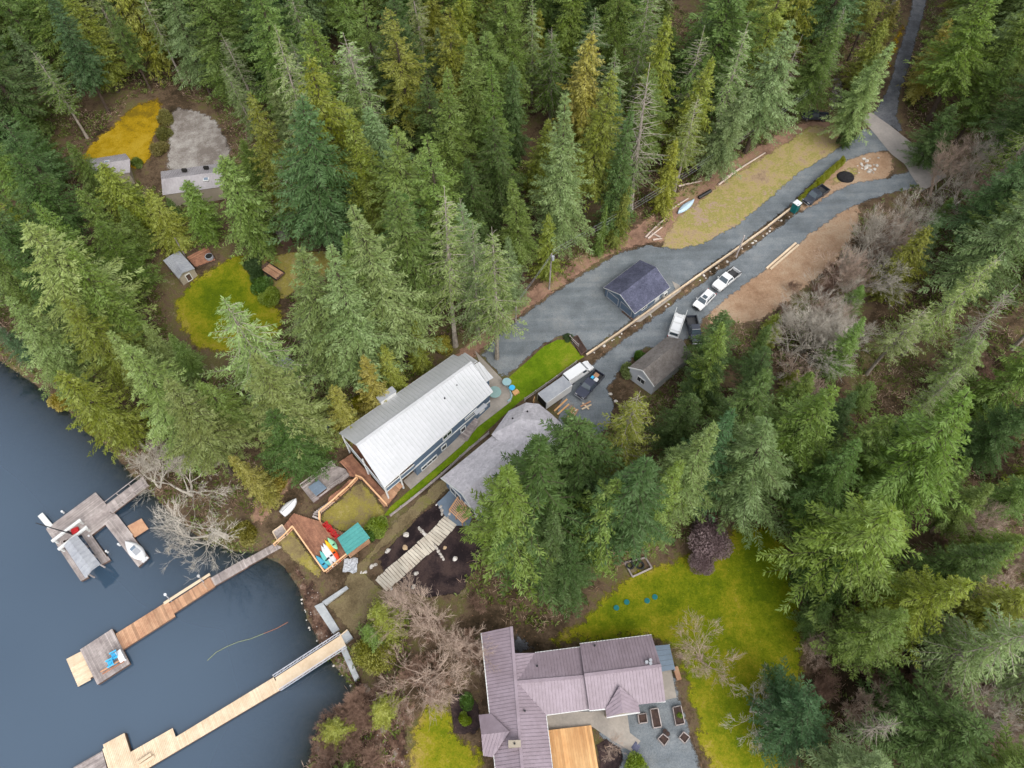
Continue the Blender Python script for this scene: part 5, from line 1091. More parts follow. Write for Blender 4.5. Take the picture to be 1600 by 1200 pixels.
for a, b in (((1008, 372), (1030, 350)), ((1012, 374), (1034, 356)), ((1018, 366), (1032, 372)), ((1020, 376), (1034, 374)), ((1024, 356), (1040, 342)), ((1046, 330), (1075, 311)), ((1060, 292), (1096, 284)), ((1128, 282), (1195, 240)), ((1122, 290), (1160, 262))):
    A, B = at(*a), at(*b); mb = MB(lg.location); mb.tube([A + Vector((0, 0, .22)), A.lerp(B, .5) + Vector((0, 0, .26)), B + Vector((0, 0, .2))], [.2, .17, .13], 7); mb.build('log', MATS.get('log_pale') or mat('log_pale', S(212, 192, 178, .8), .15, .8, .85), lg)
cv = root_at('culvert_pipe', 'black ribbed culvert pipe lying on the grass verge', 'pipe', at(1100, 305)); A, B = at(1091, 311) + Vector((0, 0, .35)), at(1110, 300) + Vector((0, 0, .35)); mb = MB(cv.location); mb.tube([A.lerp(B, i / 24) for i in range(25)], [.36 if i % 2 else .32 for i in range(25)], 10); mb.build('pipe', 'black_plastic', cv)
sp = root_at('soil_heap', 'round dark soil heap by the end of the cedar hedge', 'heap', at(1321, 277)); bm = bmesh.new(); bmesh.ops.create_uvsphere(bm, u_segments=20, v_segments=8, radius=1.5)
for v in bm.verts: v.co.z = max(v.co.z, 0) * .45 + .15 * mnoise.noise(v.co * 1.6); v.co.x *= 1.1
me = bpy.data.meshes.new('mound'); bm.to_mesh(me); bm.free(); me.materials.append(mat('black_soil', (.022, .02, .022), .3, 2, .95, bump=.8)); link(bpy.data.objects.new('mound', me), sp)
bp_ = root_at('brush_pile', 'brown heap of stones and cut brush on the road island', 'brush', at(1352, 264)); 
for i in range(26): p = at(1352 + random.gauss(0, 9), 262 + random.gauss(0, 6)); rock('stone', (p.x, p.y, p.z), random.uniform(.12, .4), parent=bp_)
# ------------------------------------------------------------------ courtyard of the lilac-roofed house
def planter(label, pts, hh=.5, plant=False):
    K = [at(*k) for k in pts]; c = sum(K, Vector()) / 4; r = root_at('planter_box', label, 'planter', c); r['group'] = 'planter boxes in the court'
    for a, b in zip(K, K[1:] + K[:1]): d = U2(a, b); m_ = (a + b) / 2; mb = MB(r.location); mb.box((m_.x, m_.y, c.z + hh / 2), ((b - a).length + .06, .1, hh), math.atan2(d.y, d.x)); mb.build('side_board', 'wood_grey', r)
    mb = MB(r.location); mb.prism([p.to_2d() for p in inset(K, .12)], c.z - .1, c.z + hh - .12); mb.build('soil_fill', 'bed_soil', r); return r
planter('small square planter box nearest the porch of the lilac house', [(996, 1117), (1009, 1115), (1011, 1129), (998, 1131)]); planter('long planter box with bare brown soil in the gravel court', [(1015, 1109), (1027, 1107), (1033, 1136), (1020, 1138)]); planter('planter box with yellow-green plants at the edge of the gravel court', [(1050, 1106), (1063, 1103), (1069, 1131), (1055, 1134)])
planter('diamond-set planter box beside two dark pots', [(1027, 1155), (1035, 1147), (1045, 1155), (1037, 1166)]); planter('diamond-set planter box nearest the lawn edge', [(1060, 1153), (1067, 1144), (1077, 1152), (1069, 1162)])
for i, (x, y) in enumerate(((1038, 1143), (1042, 1147))):
    r = root_at('plant_pot', ('dark round pot beside the diamond planter, nearer the house', 'dark round pot beside the diamond planter, farther from the house')[i], 'pot', at(x, y), 'dark pots'); mb = MB(); mb.tube([(0, 0, 0), (0, 0, .45)], [.24, .32], 14); mb.build('pot', 'black_plastic', r, local=True); mb = MB(); mb.tube([(0, 0, .452), (0, 0, .46)], .27, 12); mb.build('soil_fill', 'bed_soil', r, local=True)
r = root_at('door_mat', 'dark square mat where the concrete path meets the gravel court', 'mat', at(993, 1167)); K = [at(*k) for k in ((986, 1168), (993, 1158), (1001, 1166), (994, 1177))]; mb = MB(r.location); mb.prism([p.to_2d() for p in K], K[0].z + .05, K[0].z + .14); mb.build('mat_sheet', 'shingle_slate', r)
drape('court_bed', [(926, 1138), (958, 1160), (986, 1176), (968, 1200), (960, 1290), (948, 1290), (934, 1190)], 'soil', .07, amp=.1)
drape('house_bed', [(702, 1085), (722, 1082), (748, 1085), (752, 1150), (706, 1150)], 'soil', .06, amp=.2)
drape('entry_slab', [(746, 1092), (764, 1090), (764, 1114), (748, 1116)], 'dark_gravel', .09, amp=0)
tr_ = root_at('bench_box', 'orange-brown wooden box by the lean-to at the lawn edge', 'box', at(1057, 1053)); mb = MB(); mb.box((0, 0, .3), (.6, 1.6, .55), .2); mb.build('body', 'wood_orange', tr_, local=True, bevel=.03); mb = MB(); mb.box((0, 0, .6), (.66, 1.66, .05), .2); mb.build('lid', 'wood_orange', tr_, local=True)
for i, (x, y) in enumerate(((963, 950), (979, 941), (1011, 939), (1023, 933))):
    r = root_at('septic_lid', ('green round lid in the lawn, leftmost of four', 'green round lid in the lawn, second from left of four', 'green round lid in the lawn, third from left of four', 'green round lid in the lawn, rightmost of four')[i], 'lid', at(x, y), 'green lids in the lawn'); mb = MB(); mb.tube([(0, 0, 0), (0, 0, .16)], .38, 16); mb.build('lid', 'teal_plastic', r, local=True); mb = MB(); mb.box((0, 0, .18), (.3, .06, .05)); mb.build('handle', 'teal_plastic', r, local=True)
gb = root_at('raised_bed', 'old timber frame bed with tyres at the edge of the big lawn', 'garden bed', at(992, 884)); K = [at(*k) for k in ((976, 880), (1008, 872), (1018, 888), (988, 902))]
for a, b in zip(K, K[1:] + K[:1]): mb = MB(gb.location); mb.beam(a + Vector((0, 0, .2)), b + Vector((0, 0, .2)), .2, .3); mb.build('edge_timber', 'wood_grey', gb)
for x, y in ((984, 884), (992, 879), (1000, 884)):
    p = at(x, y); pts = [p + Vector((.5 * math.cos(t), .5 * math.sin(t), .22)) for t in np.linspace(0, 6.283, 15)]; mb = MB(gb.location); mb.tube(pts, .16, 6, cap=False); mb.build('tyre', 'rubber', gb)
# patio furniture by the blue house
mat('aqua', S(170, 206, 210, .7), .06, 1, .45); mat('pale_green_fabric', S(150, 180, 176, .8), .1, 1, .7)
for lab, x, y, m_, s in (('round aqua table at the lawn edge of the patio', 792, 600, 'aqua', .75), ('small blue round table beside the aqua one', 800, 609, 'blue_paint', .5), ('pale green patio umbrella table at the house end of the patio', 773, 616, 'pale_green_fabric', 1.1)):
    r = root_at('patio_table', lab, 'table', at(x, y, .1)); mb = MB(); mb.tube([(0, 0, .7), (0, 0, .75)], s, 18); mb.build('tabletop', m_, r, local=True); mb = MB(); mb.tube([(0, 0, 0), (0, 0, .7)], .06, 8); mb.build('leg', 'grey_metal', r, local=True); mb = MB(); mb.tube([(0, 0, 0), (0, 0, .06)], s * .45, 12); mb.build('foot', 'grey_metal', r, local=True)
hs_ = root_at('garden_hose', 'pale hose curving along the patio edge', 'hose', at(797, 612)); mb = MB(hs_.location); mb.tube([at(x, y, .16) for x, y in ((793, 604), (797, 610), (799, 617), (798, 623), (793, 627))], .12, 6); mb.build('tube', 'aqua', hs_)
bx2 = root_at('sand_box', 'small yellow wooden box on the grass by the patio', 'box', at(806, 614)); mb = MB(); mb.box((0, 0, .18), (1.0, .8, .3), .6); mb.build('body', 'cedar_new', bx2, local=True); mb = MB(); mb.box((0, 0, .34), (1.05, .3, .04), .6); mb.build('lid', 'cedar_new', bx2, local=True)
# ------------------------------------------------------------------ poles and overhead wires
def pole(label, base, top_px, cross=False, lamp=None):
    p = at(*base); k = (top_px[1] - 600) / F; z = H - p.y * (SP + k * CP) / (CP - k * SP); z = max(z, p.z + 3); r = root_at('utility_pole', label, 'pole', p)
    mb = MB(r.location); mb.tube([p - Vector((0, 0, .3)), Vector((p.x, p.y, z))], [.16, .11], 8); mb.build('shaft', 'wood_grey', r)
    if cross: mb = MB(r.location); mb.box((p.x, p.y, z - .5), (2.0, .1, .12), .6); mb.build('cross_arm', 'wood_grey', r)
    if lamp: mb = MB(r.location); mb.tube([Vector((p.x + .25, p.y - .2, z - 1.4)), Vector((p.x + .25, p.y - .2, z - .5))], .26, 10); mb.build('transformer', 'grey_metal', r)
    return Vector((p.x, p.y, z))
w1 = pole('slim utility pole standing beside the retaining wall', (1150, 401), (1162, 368)); w2 = pole('grey pole with transformer at the leaf bank left of the garage', (858, 452), (859, 396), False, True); w3 = pole('pale pole at the leaf bank nearest the white-roofed house', (806, 504), (804, 472)); w4 = pole('tall pole among the trees at the far end of the verge', (1262, 180), (1278, 130), True); w5 = pole('thin pole behind the small grey shed', (290, 401), (276, 372))
for i, (a, b, dz) in enumerate(((w2, w4, 0.0), (w2, w4, .7), (w2, w4, -.7), (w3, w2, 0), (w3, w2, -.5))):
    r = root_at('overhead_wire', ('overhead wire, middle of three along the forest edge', 'overhead wire, upper of three along the forest edge', 'overhead wire, lower of three along the forest edge', 'upper short wire between the two poles on the leaf bank', 'lower short wire between the two poles on the leaf bank')[i], 'wire', a); r['group'] = 'overhead wires'
    pts = []
    for j in range(13): t = j / 12; q = a.lerp(b, t) + Vector((0, 0, dz - 1.6 * (1 - (2 * t - 1) ** 2) * min(1, (b - a).length / 60))); pts.append(q)
    mb = MB(r.location); mb.tube(pts, .016, 4); mb.build('cable', 'grey_metal', r)
# ------------------------------------------------------------------ foliage materials
def leaf_mat(name, rough=.6, trans=.45):
    m, nt, b, pos = base_mat(name)
    oi = N(nt, 'ShaderNodeObjectInfo'); a = N(nt, 'ShaderNodeAttribute', attribute_name='tone')
    hsv = N(nt, 'ShaderNodeHueSaturation'); nt.links.new(oi.outputs['Color'], hsv.inputs['Color'])
    nt.links.new(mathn(nt, 'ADD', mathn(nt, 'MULTIPLY', a.outputs['Fac'], 1.1), .45), hsv.inputs['Value'])
    nt.links.new(mathn(nt, 'ADD', mathn(nt, 'MULTIPLY', noise(nt, pos, .35, 2), .03), .485), hsv.inputs['Hue'])
    nt.links.new(mathn(nt, 'ADD', mathn(nt, 'MULTIPLY', a.outputs['Fac'], -.35), 1.16), hsv.inputs['Saturation'])
    nt.links.new(hsv.outputs[0], b.inputs['Base Color']); b.inputs['Roughness'].default_value = rough; b.inputs['Specular IOR Level'].default_value = .2
    t = N(nt, 'ShaderNodeBsdfTranslucent'); nt.links.new(hsv.outputs[0], t.inputs[0])
    mx = N(nt, 'ShaderNodeMixShader'); mx.inputs[0].default_value = trans
    nt.links.new(b.outputs[0], mx.inputs[1]); nt.links.new(t.outputs[0], mx.inputs[2]); nt.links.new(mx.outputs[0], nt.nodes['Material Output'].inputs[0])
leaf_mat('needles'); leaf_mat('leaves', .5, .4)
mat('bark', S(104, 88, 76), .25, 2.0, .9, bump=.6, bscale=8, stretch=(3, 3, .6))
mat('grey_bark', S(210, 202, 188, .75), .18, 1.5, .9, c2=S(160, 150, 136, .75))
mat('lichen_bark', S(176, 166, 152, .8), .2, 1.5, .9, c2=S(124, 114, 104, .8))
mat('brown_twig', S(196, 160, 138), .18, 1.0, .9, c2=S(120, 92, 76))

def kites(P, Dr, L, Wd, up):
    """pointed leaf faces: base P, unit direction Dr, length L, width Wd, rough up vector"""
    sd = np.cross(Dr, up); sd /= (np.linalg.norm(sd, axis=1, keepdims=True) + 1e-9)
    a = P; b = P + Dr * (L * .45)[:, None] + sd * (Wd / 2)[:, None]; c = P + Dr * L[:, None]; d = P + Dr * (L * .45)[:, None] - sd * (Wd / 2)[:, None]
    V = np.stack([a, b, c, d], 1).reshape(-1, 3); Fc = np.arange(len(V)).reshape(-1, 4)
    return V, Fc
def norm(a): return a / (np.linalg.norm(a, axis=-1, keepdims=True) + 1e-9)

def conifer(seed, h=28.0, R=5.4, crown0=.18, dens=1.0, droop=.25, power=.8, wh=.6, nb=7, leaf=.36, width=.12, hang=.25, top_bare=0.0, gap=0.0, trunk_r=.34, limb=.03, twig=.17):
    """returns (trunk mesh, crown mesh); base at the origin"""
    g = np.random.default_rng(seed); tm = MB(); bend = g.normal(0, .012, 2)
    axis = lambda z: np.array([bend[0] * z * z / h * 1.5, bend[1] * z * z / h * 1.5, z])
    zs = np.linspace(-.6, h, 12)
    tm.tube([axis(z) for z in zs], [max(.03, trunk_r * (1 - max(z, 0) / h) ** .8 + (.12 if z < 0 else 0)) for z in zs], 7)
    PV = []; DV = []; LV = []; WV = []; TV = []; UV = []
    z = h * crown0; lob = g.uniform(0, 6.28, 3)
    while z < h - .3:
        f = (z - h * crown0) / (h * (1 - crown0))                       # 0 crown foot .. 1 tip
        prof = (1 - f) ** power * min(1, .55 + f * 3.0)
        n = max(3, int(round(nb * (1 - .35 * f)))); ph = g.uniform(0, 6.28)
        for k in range(n):
            if gap and g.random() < gap: continue
            az = ph + 2 * math.pi * k / n + g.normal(0, .22)
            Lb = R * prof * g.uniform(.52, 1.24) * (1 + .17 * math.sin(az * 2 + lob[0]) + .14 * math.sin(z * .9 + lob[1]) + .1 * math.sin(az * 3 + z * .4 + lob[2])) + .25
            el = .45 * f ** .8 + g.normal(0, .09) - .08
            out = np.array([math.cos(az), math.sin(az), 0]); m_ = max(4, int(Lb / .28))
            s = np.linspace(0, 1, m_)
            path = axis(z + g.uniform(-.2, .2))[None] + out[None] * (s * Lb * math.cos(el))[:, None]
            path[:, 2] += s * Lb * math.sin(el) - droop * Lb * (s ** 1.6) + .16 * Lb * np.clip(s - .62, 0, 1) ** 1.3
            path += g.normal(0, .03, path.shape) * s[:, None]
            if limb and Lb > .8:
                q = path[[0, m_ // 2, m_ - 1]]; tm.tube(q, [limb * (.5 + Lb * .22), limb * .8, limb * .3], 3, cap=False)
            if f > 1 - top_bare and g.random() < .75: continue
            dirs = norm(np.gradient(path, axis=0)); side = norm(np.cross(dirs, [0, 0, 1]))
            tone = g.uniform(.25, .75)
            nt_ = int(Lb / twig * dens) + 2
            for sg in (-1, 1):
                t = np.sort(g.uniform(.12, 1.0, nt_)); i = t * (m_ - 1); i0 = np.minimum(i.astype(int), m_ - 2); fr = (i - i0)[:, None]
                P = path[i0] * (1 - fr) + path[i0 + 1] * fr; Dd = dirs[i0]; Sd = side[i0] * sg
                tl = np.clip(Lb * .25 * (1.12 - t) + .22, .2, 1.3) * g.uniform(.7, 1.2, nt_)
                dv = norm(Dd * g.uniform(.55, .95, (nt_, 1)) + Sd * g.uniform(.6, 1.0, (nt_, 1)) + np.array([0, 0, -1]) * (hang * g.uniform(.4, 1.5, (nt_, 1))))
                kk = np.maximum(1, np.round(tl / leaf)).astype(int)
                for seg in range(kk.max()):
                    mk = kk > seg
                    if not mk.any(): continue
                    p0 = P[mk] + dv[mk] * (tl[mk] / kk[mk] * seg)[:, None]; ll = (tl[mk] / kk[mk]) * 1.35
                    jit = norm(dv[mk] + g.normal(0, .26, (mk.sum(), 3)))
                    up = norm(np.array([0, 0, 1.0]) + g.normal(0, .6, (mk.sum(), 3)))
                    PV.append(p0); DV.append(jit); LV.append(ll); WV.append(np.full(mk.sum(), width) * g.uniform(.7, 1.3, mk.sum())); UV.append(up)
                    TV.append(np.clip(tone + g.normal(0, .13, mk.sum()), 0, 1))
            # leader of the limb
            PV.append(path[m_ - 2:m_ - 1]); DV.append(dirs[-1:]); LV.append(np.array([.55])); WV.append(np.array([width])); UV.append(np.array([[0, 0, 1.0]])); TV.append(np.array([tone]))
        z += wh * g.uniform(.7, 1.3) * (1 - .35 * f)
    # tip shoots
    if top_bare < .05:
        for k in range(14):
            az = g.uniform(0, 6.28); PV.append(axis(h - g.uniform(0, 1.2))[None]); DV.append(norm(np.array([[math.cos(az) * .6, math.sin(az) * .6, .8]]))); LV.append(np.array([.5])); WV.append(np.array([width])); UV.append(np.array([[0, 0, 1.0]])); TV.append(np.array([.6]))
    P = np.concatenate(PV); V, Fc = kites(P, norm(np.concatenate(DV)), np.concatenate(LV), np.concatenate(WV), np.concatenate(UV))
    crown = fast_mesh('crown', V, Fc, 4, 'needles', {'tone': np.repeat(np.concatenate(TV), 4)})
    tme = bpy.data.meshes.new('trunk'); tme.from_pydata([tuple(p) for p in tm.v], [], tm.f); tme.update()
    return tme, crown

def bare(seed, h=12.0, spread=.6, levels=5, stems=1, r0=.16, twigs=3, lean=0.0, fork=(2, 4)):
    """leafless broadleaf: (trunk mesh, crown-of-branches mesh)"""
    g = random.Random(seed); A = MB(); B = MB()
    def grow(p, d, L, r, lv):
        n = 4; pts = [p]; rr = [r]; q = p.copy(); dd = d.copy()
        for i in range(n):
            dd = (dd + Vector((g.gauss(0, .13), g.gauss(0, .13), g.gauss(.03, .08)))).normalized(); q = q + dd * L / n; pts.append(q.copy()); rr.append(r * (1 - .45 * (i + 1) / n))
        (A if lv <= 1 else B).tube(pts, rr, 5 if lv <= 1 else 3, cap=False)
        if lv >= levels: return
        kids = g.randint(*fork) + (1 if lv >= levels - 2 else 0)
        for k in range(kids):
            i = n if k == 0 else g.randint(2, n); az = g.uniform(0, 6.28); a = spread * g.uniform(.5, 1.25) * (.5 if k == 0 else 1)
            e1 = dd.orthogonal().normalized(); e2 = dd.cross(e1)
            nd = (dd * math.cos(a) + (e1 * math.cos(az) + e2 * math.sin(az)) * math.sin(a)).normalized()
            grow(pts[i], nd, L * g.uniform(.55, .85), max(.013, rr[i] * .68), lv + 1)
    for s in range(stems):
        az = g.uniform(0, 6.28); a = (.35 if stems > 1 else .05) * g.uniform(.4, 1.3)
        grow(Vector((0, 0, -.3)), Vector((math.cos(az) * math.sin(a) + lean, math.sin(az) * math.sin(a), math.cos(a))).normalized(), h * .36, r0 / math.sqrt(stems), 0)
    out = []
    for nm, mb in (('trunk', A), ('crown', B)):
        me = bpy.data.meshes.new(nm); me.from_pydata([tuple(p) for p in mb.v], [], mb.f); me.update(); out.append(me)
    return out

def bush(seed, n=2600, leaf=.22, flat=.75, lumps=9, spread=.62, name='foliage'):
    """leafy shrub of unit radius made of lumps of leaves"""
    g = np.random.default_rng(seed); C = norm(g.normal(0, 1, (lumps, 3))) * g.uniform(.2, spread, (lumps, 1)); C[:, 2] = np.abs(C[:, 2]) * flat + .25
    r = g.uniform(.28, .5, lumps); k = g.integers(0, lumps, n); d = norm(g.normal(0, 1, (n, 3)))
    P = C[k] + d * (r[k] * g.uniform(.7, 1.05, n) ** .5)[:, None]; ok = P[:, 2] > .02; P = P[ok]; d = d[ok]; k = k[ok]; n = len(P)
    V, Fc = kites(P, norm(d * .6 + g.normal(0, .7, (n, 3))), g.uniform(.6, 1.3, n) * leaf, g.uniform(.6, 1.2, n) * leaf * .5, norm(d + g.normal(0, .4, (n, 3))))
    tone = np.clip(g.uniform(.2, .8, lumps)[k] + g.normal(0, .15, n), 0, 1)
    me = fast_mesh(name, V, Fc, 4, 'leaves', {'tone': np.repeat(tone, 4)})
    st = MB()
    for i in range(6):
        q = C[i % lumps]; st.tube([(0, 0, -.1), tuple(q * .5 + np.array([0, 0, .1])), tuple(q)], [.05, .03, .015], 4)
    sm = bpy.data.meshes.new('stem'); sm.from_pydata([tuple(p) for p in st.v], [], st.f); sm.update(); sm.materials.append(MATS['bark'])
    return sm, me

# ------------------------------------------------------------------ prototypes (meshes are shared by the copies)
FIR = [conifer(11, 30, 5.6, power=.95), conifer(12, 30, 5.1, crown0=.28, droop=.3, power=.9), conifer(13, 30, 6.2, power=.85, droop=.32, hang=.3, wh=.66), conifer(14, 30, 4.8, crown0=.1, power=1.0), conifer(16, 30, 5.2, crown0=.3, power=.7, gap=.15, droop=.2, nb=6, wh=.8), conifer(17, 30, 4.4, crown0=.15, power=.78, wh=.5, droop=.28, hang=.35), conifer(15, 30, 5.8, crown0=.22, power=.88, droop=.38, hang=.4, gap=.08)]
SPARSE = [conifer(21, 30, 4.7, crown0=.25, dens=.7, nb=5, gap=.12, top_bare=.1, droop=.3, limb=.035), conifer(22, 30, 4.2, crown0=.35, dens=.6, nb=5, gap=.2, top_bare=.14, limb=.04), conifer(23, 30, 5.4, crown0=.2, dens=.75, nb=5, gap=.1, power=.8, droop=.42, hang=.5, limb=.04, wh=.7)]
CEDAR = [conifer(31, 24, 4.0, crown0=.04, power=.7, nb=7, wh=.6, droop=.34, hang=.5, leaf=.34, width=.13, trunk_r=.36), conifer(32, 24, 4.5, crown0=.06, power=.6, nb=7, wh=.62, droop=.42, hang=.65, leaf=.34, width=.13)]
BROAD = [conifer(41, 22, 6.4, crown0=.1, power=.68, nb=7, wh=.62, droop=.16, hang=.2, width=.13), conifer(42, 22, 5.8, crown0=.12, power=.72, nb=7, wh=.62, droop=.2, hang=.3, width=.13)]
SNAG = [conifer(51, 26, 3.0, crown0=.25, dens=.2, nb=6, gap=.1, top_bare=.75, limb=.035, trunk_r=.26), conifer(52, 26, 2.8, crown0=.3, dens=.2, nb=5, gap=.2, top_bare=.6, limb=.03, trunk_r=.26)]
for fam in (FIR, CEDAR, BROAD):
    for t, c in fam: t.materials.append(MATS['bark'])
for t, c in SPARSE + SNAG: t.materials.append(MATS['lichen_bark'])
BARE = [bare(61, 12, .6, 6, 1, .3), bare(62, 13, .5, 6, 2, .34), bare(63, 11, .62, 6, 3, .36), bare(64, 14, .4, 6, 2, .3)]
SHRUB_BARE = [bare(71, 4.5, .6, 5, 6, .08), bare(72, 4.0, .7, 5, 7, .07)]
for t, c in BARE: t.materials.append(MATS['grey_bark']); c.materials.append(MATS['grey_bark'])
mat('tan_twig', S(200, 178, 160, .75), .18, 1.5, .9, c2=S(150, 128, 112, .75))
BARE_TAN = [(t.copy(), c.copy()) for t, c in BARE]
for t, c in BARE_TAN: t.materials[0] = MATS['tan_twig']; c.materials[0] = MATS['tan_twig']
for t, c in SHRUB_BARE: t.materials.append(MATS['brown_twig']); c.materials.append(MATS['brown_twig'])
BUSH = [bush(81, 6000, .14), bush(82, 5500, .15, .6, 7), bush(83, 7500, .12, .9, 12), bush(84, 14000, .075, .8, 14)]
HGT = {'fir': 30, 'sparse': 30, 'cedar': 24, 'broad': 22, 'snag': 26}
FAM = {'fir': FIR, 'sparse': SPARSE, 'cedar': CEDAR, 'broad': BROAD, 'snag': SNAG}
TONES = {'deep green': S(88, 112, 58, 1.0), 'olive green': S(114, 136, 64, 1.0), 'grey-green': S(122, 142, 88, 1.0), 'yellow-green': S(140, 148, 60, 1.0), 'blue-green': S(88, 118, 76, 1.0), 'pale green': S(138, 154, 92, 1.0), 'golden': S(152, 148, 70, 1.0)}
TREES = []     # (root, kind, tone, apex pixel)
TREE_XY = []
def place(kind, x, y, h, tone, k=None, wide=1.0, lean=None):
    fam = FAM[kind]; t, c = fam[(k if k is not None else random.randrange(99)) % len(fam)]; s = h / HGT[kind]; z = terr(x, y)
    nm = {'fir': 'fir_tree', 'sparse': 'thin_conifer', 'cedar': 'cedar_tree', 'broad': 'evergreen_tree', 'snag': 'dead_tree'}[kind]
    r = bpy.data.objects.new(nm, None); link(r); r.location = (x, y, z); wv = 1.12 * wide * (s ** .75) * random.uniform(.92, 1.08)
    r.rotation_euler = (random.gauss(0, .03), random.gauss(0, .03), random.uniform(0, 6.28)); r.scale = (wv, wv, s)
    link(bpy.data.objects.new('trunk', t), r); co = link(bpy.data.objects.new('crown', c), r)
    b = TONES[tone]; j = random.uniform(.8, 1.22); co.color = (b[0] * j * random.uniform(.92, 1.08), b[1] * j, b[2] * j * random.uniform(.85, 1.15), 1)
    TREES.append((r, kind, tone, proj((x, y, z + h)), h)); TREE_XY.append((x, y)); return r
def px_tree(kind, ax, ay, by, tone, k=None, wide=1.0):
    """apex pixel and the row of the foot; the foot lies on the line to the nadir point"""
    if by < 70:
        p = at(ax, ay, by); return place(kind, p.x, p.y, by, tone, k, wide)
    bx = ax + (800 - ax) * (by - ay) / (1267 - ay); p = at(bx, by); kk = (ay - 600) / F
    z = H - p.y * (SP + kk * CP) / (CP - kk * SP); h = max(4.0, z - p.z)
    return place(kind, p.x, p.y, h, tone, k, wide)
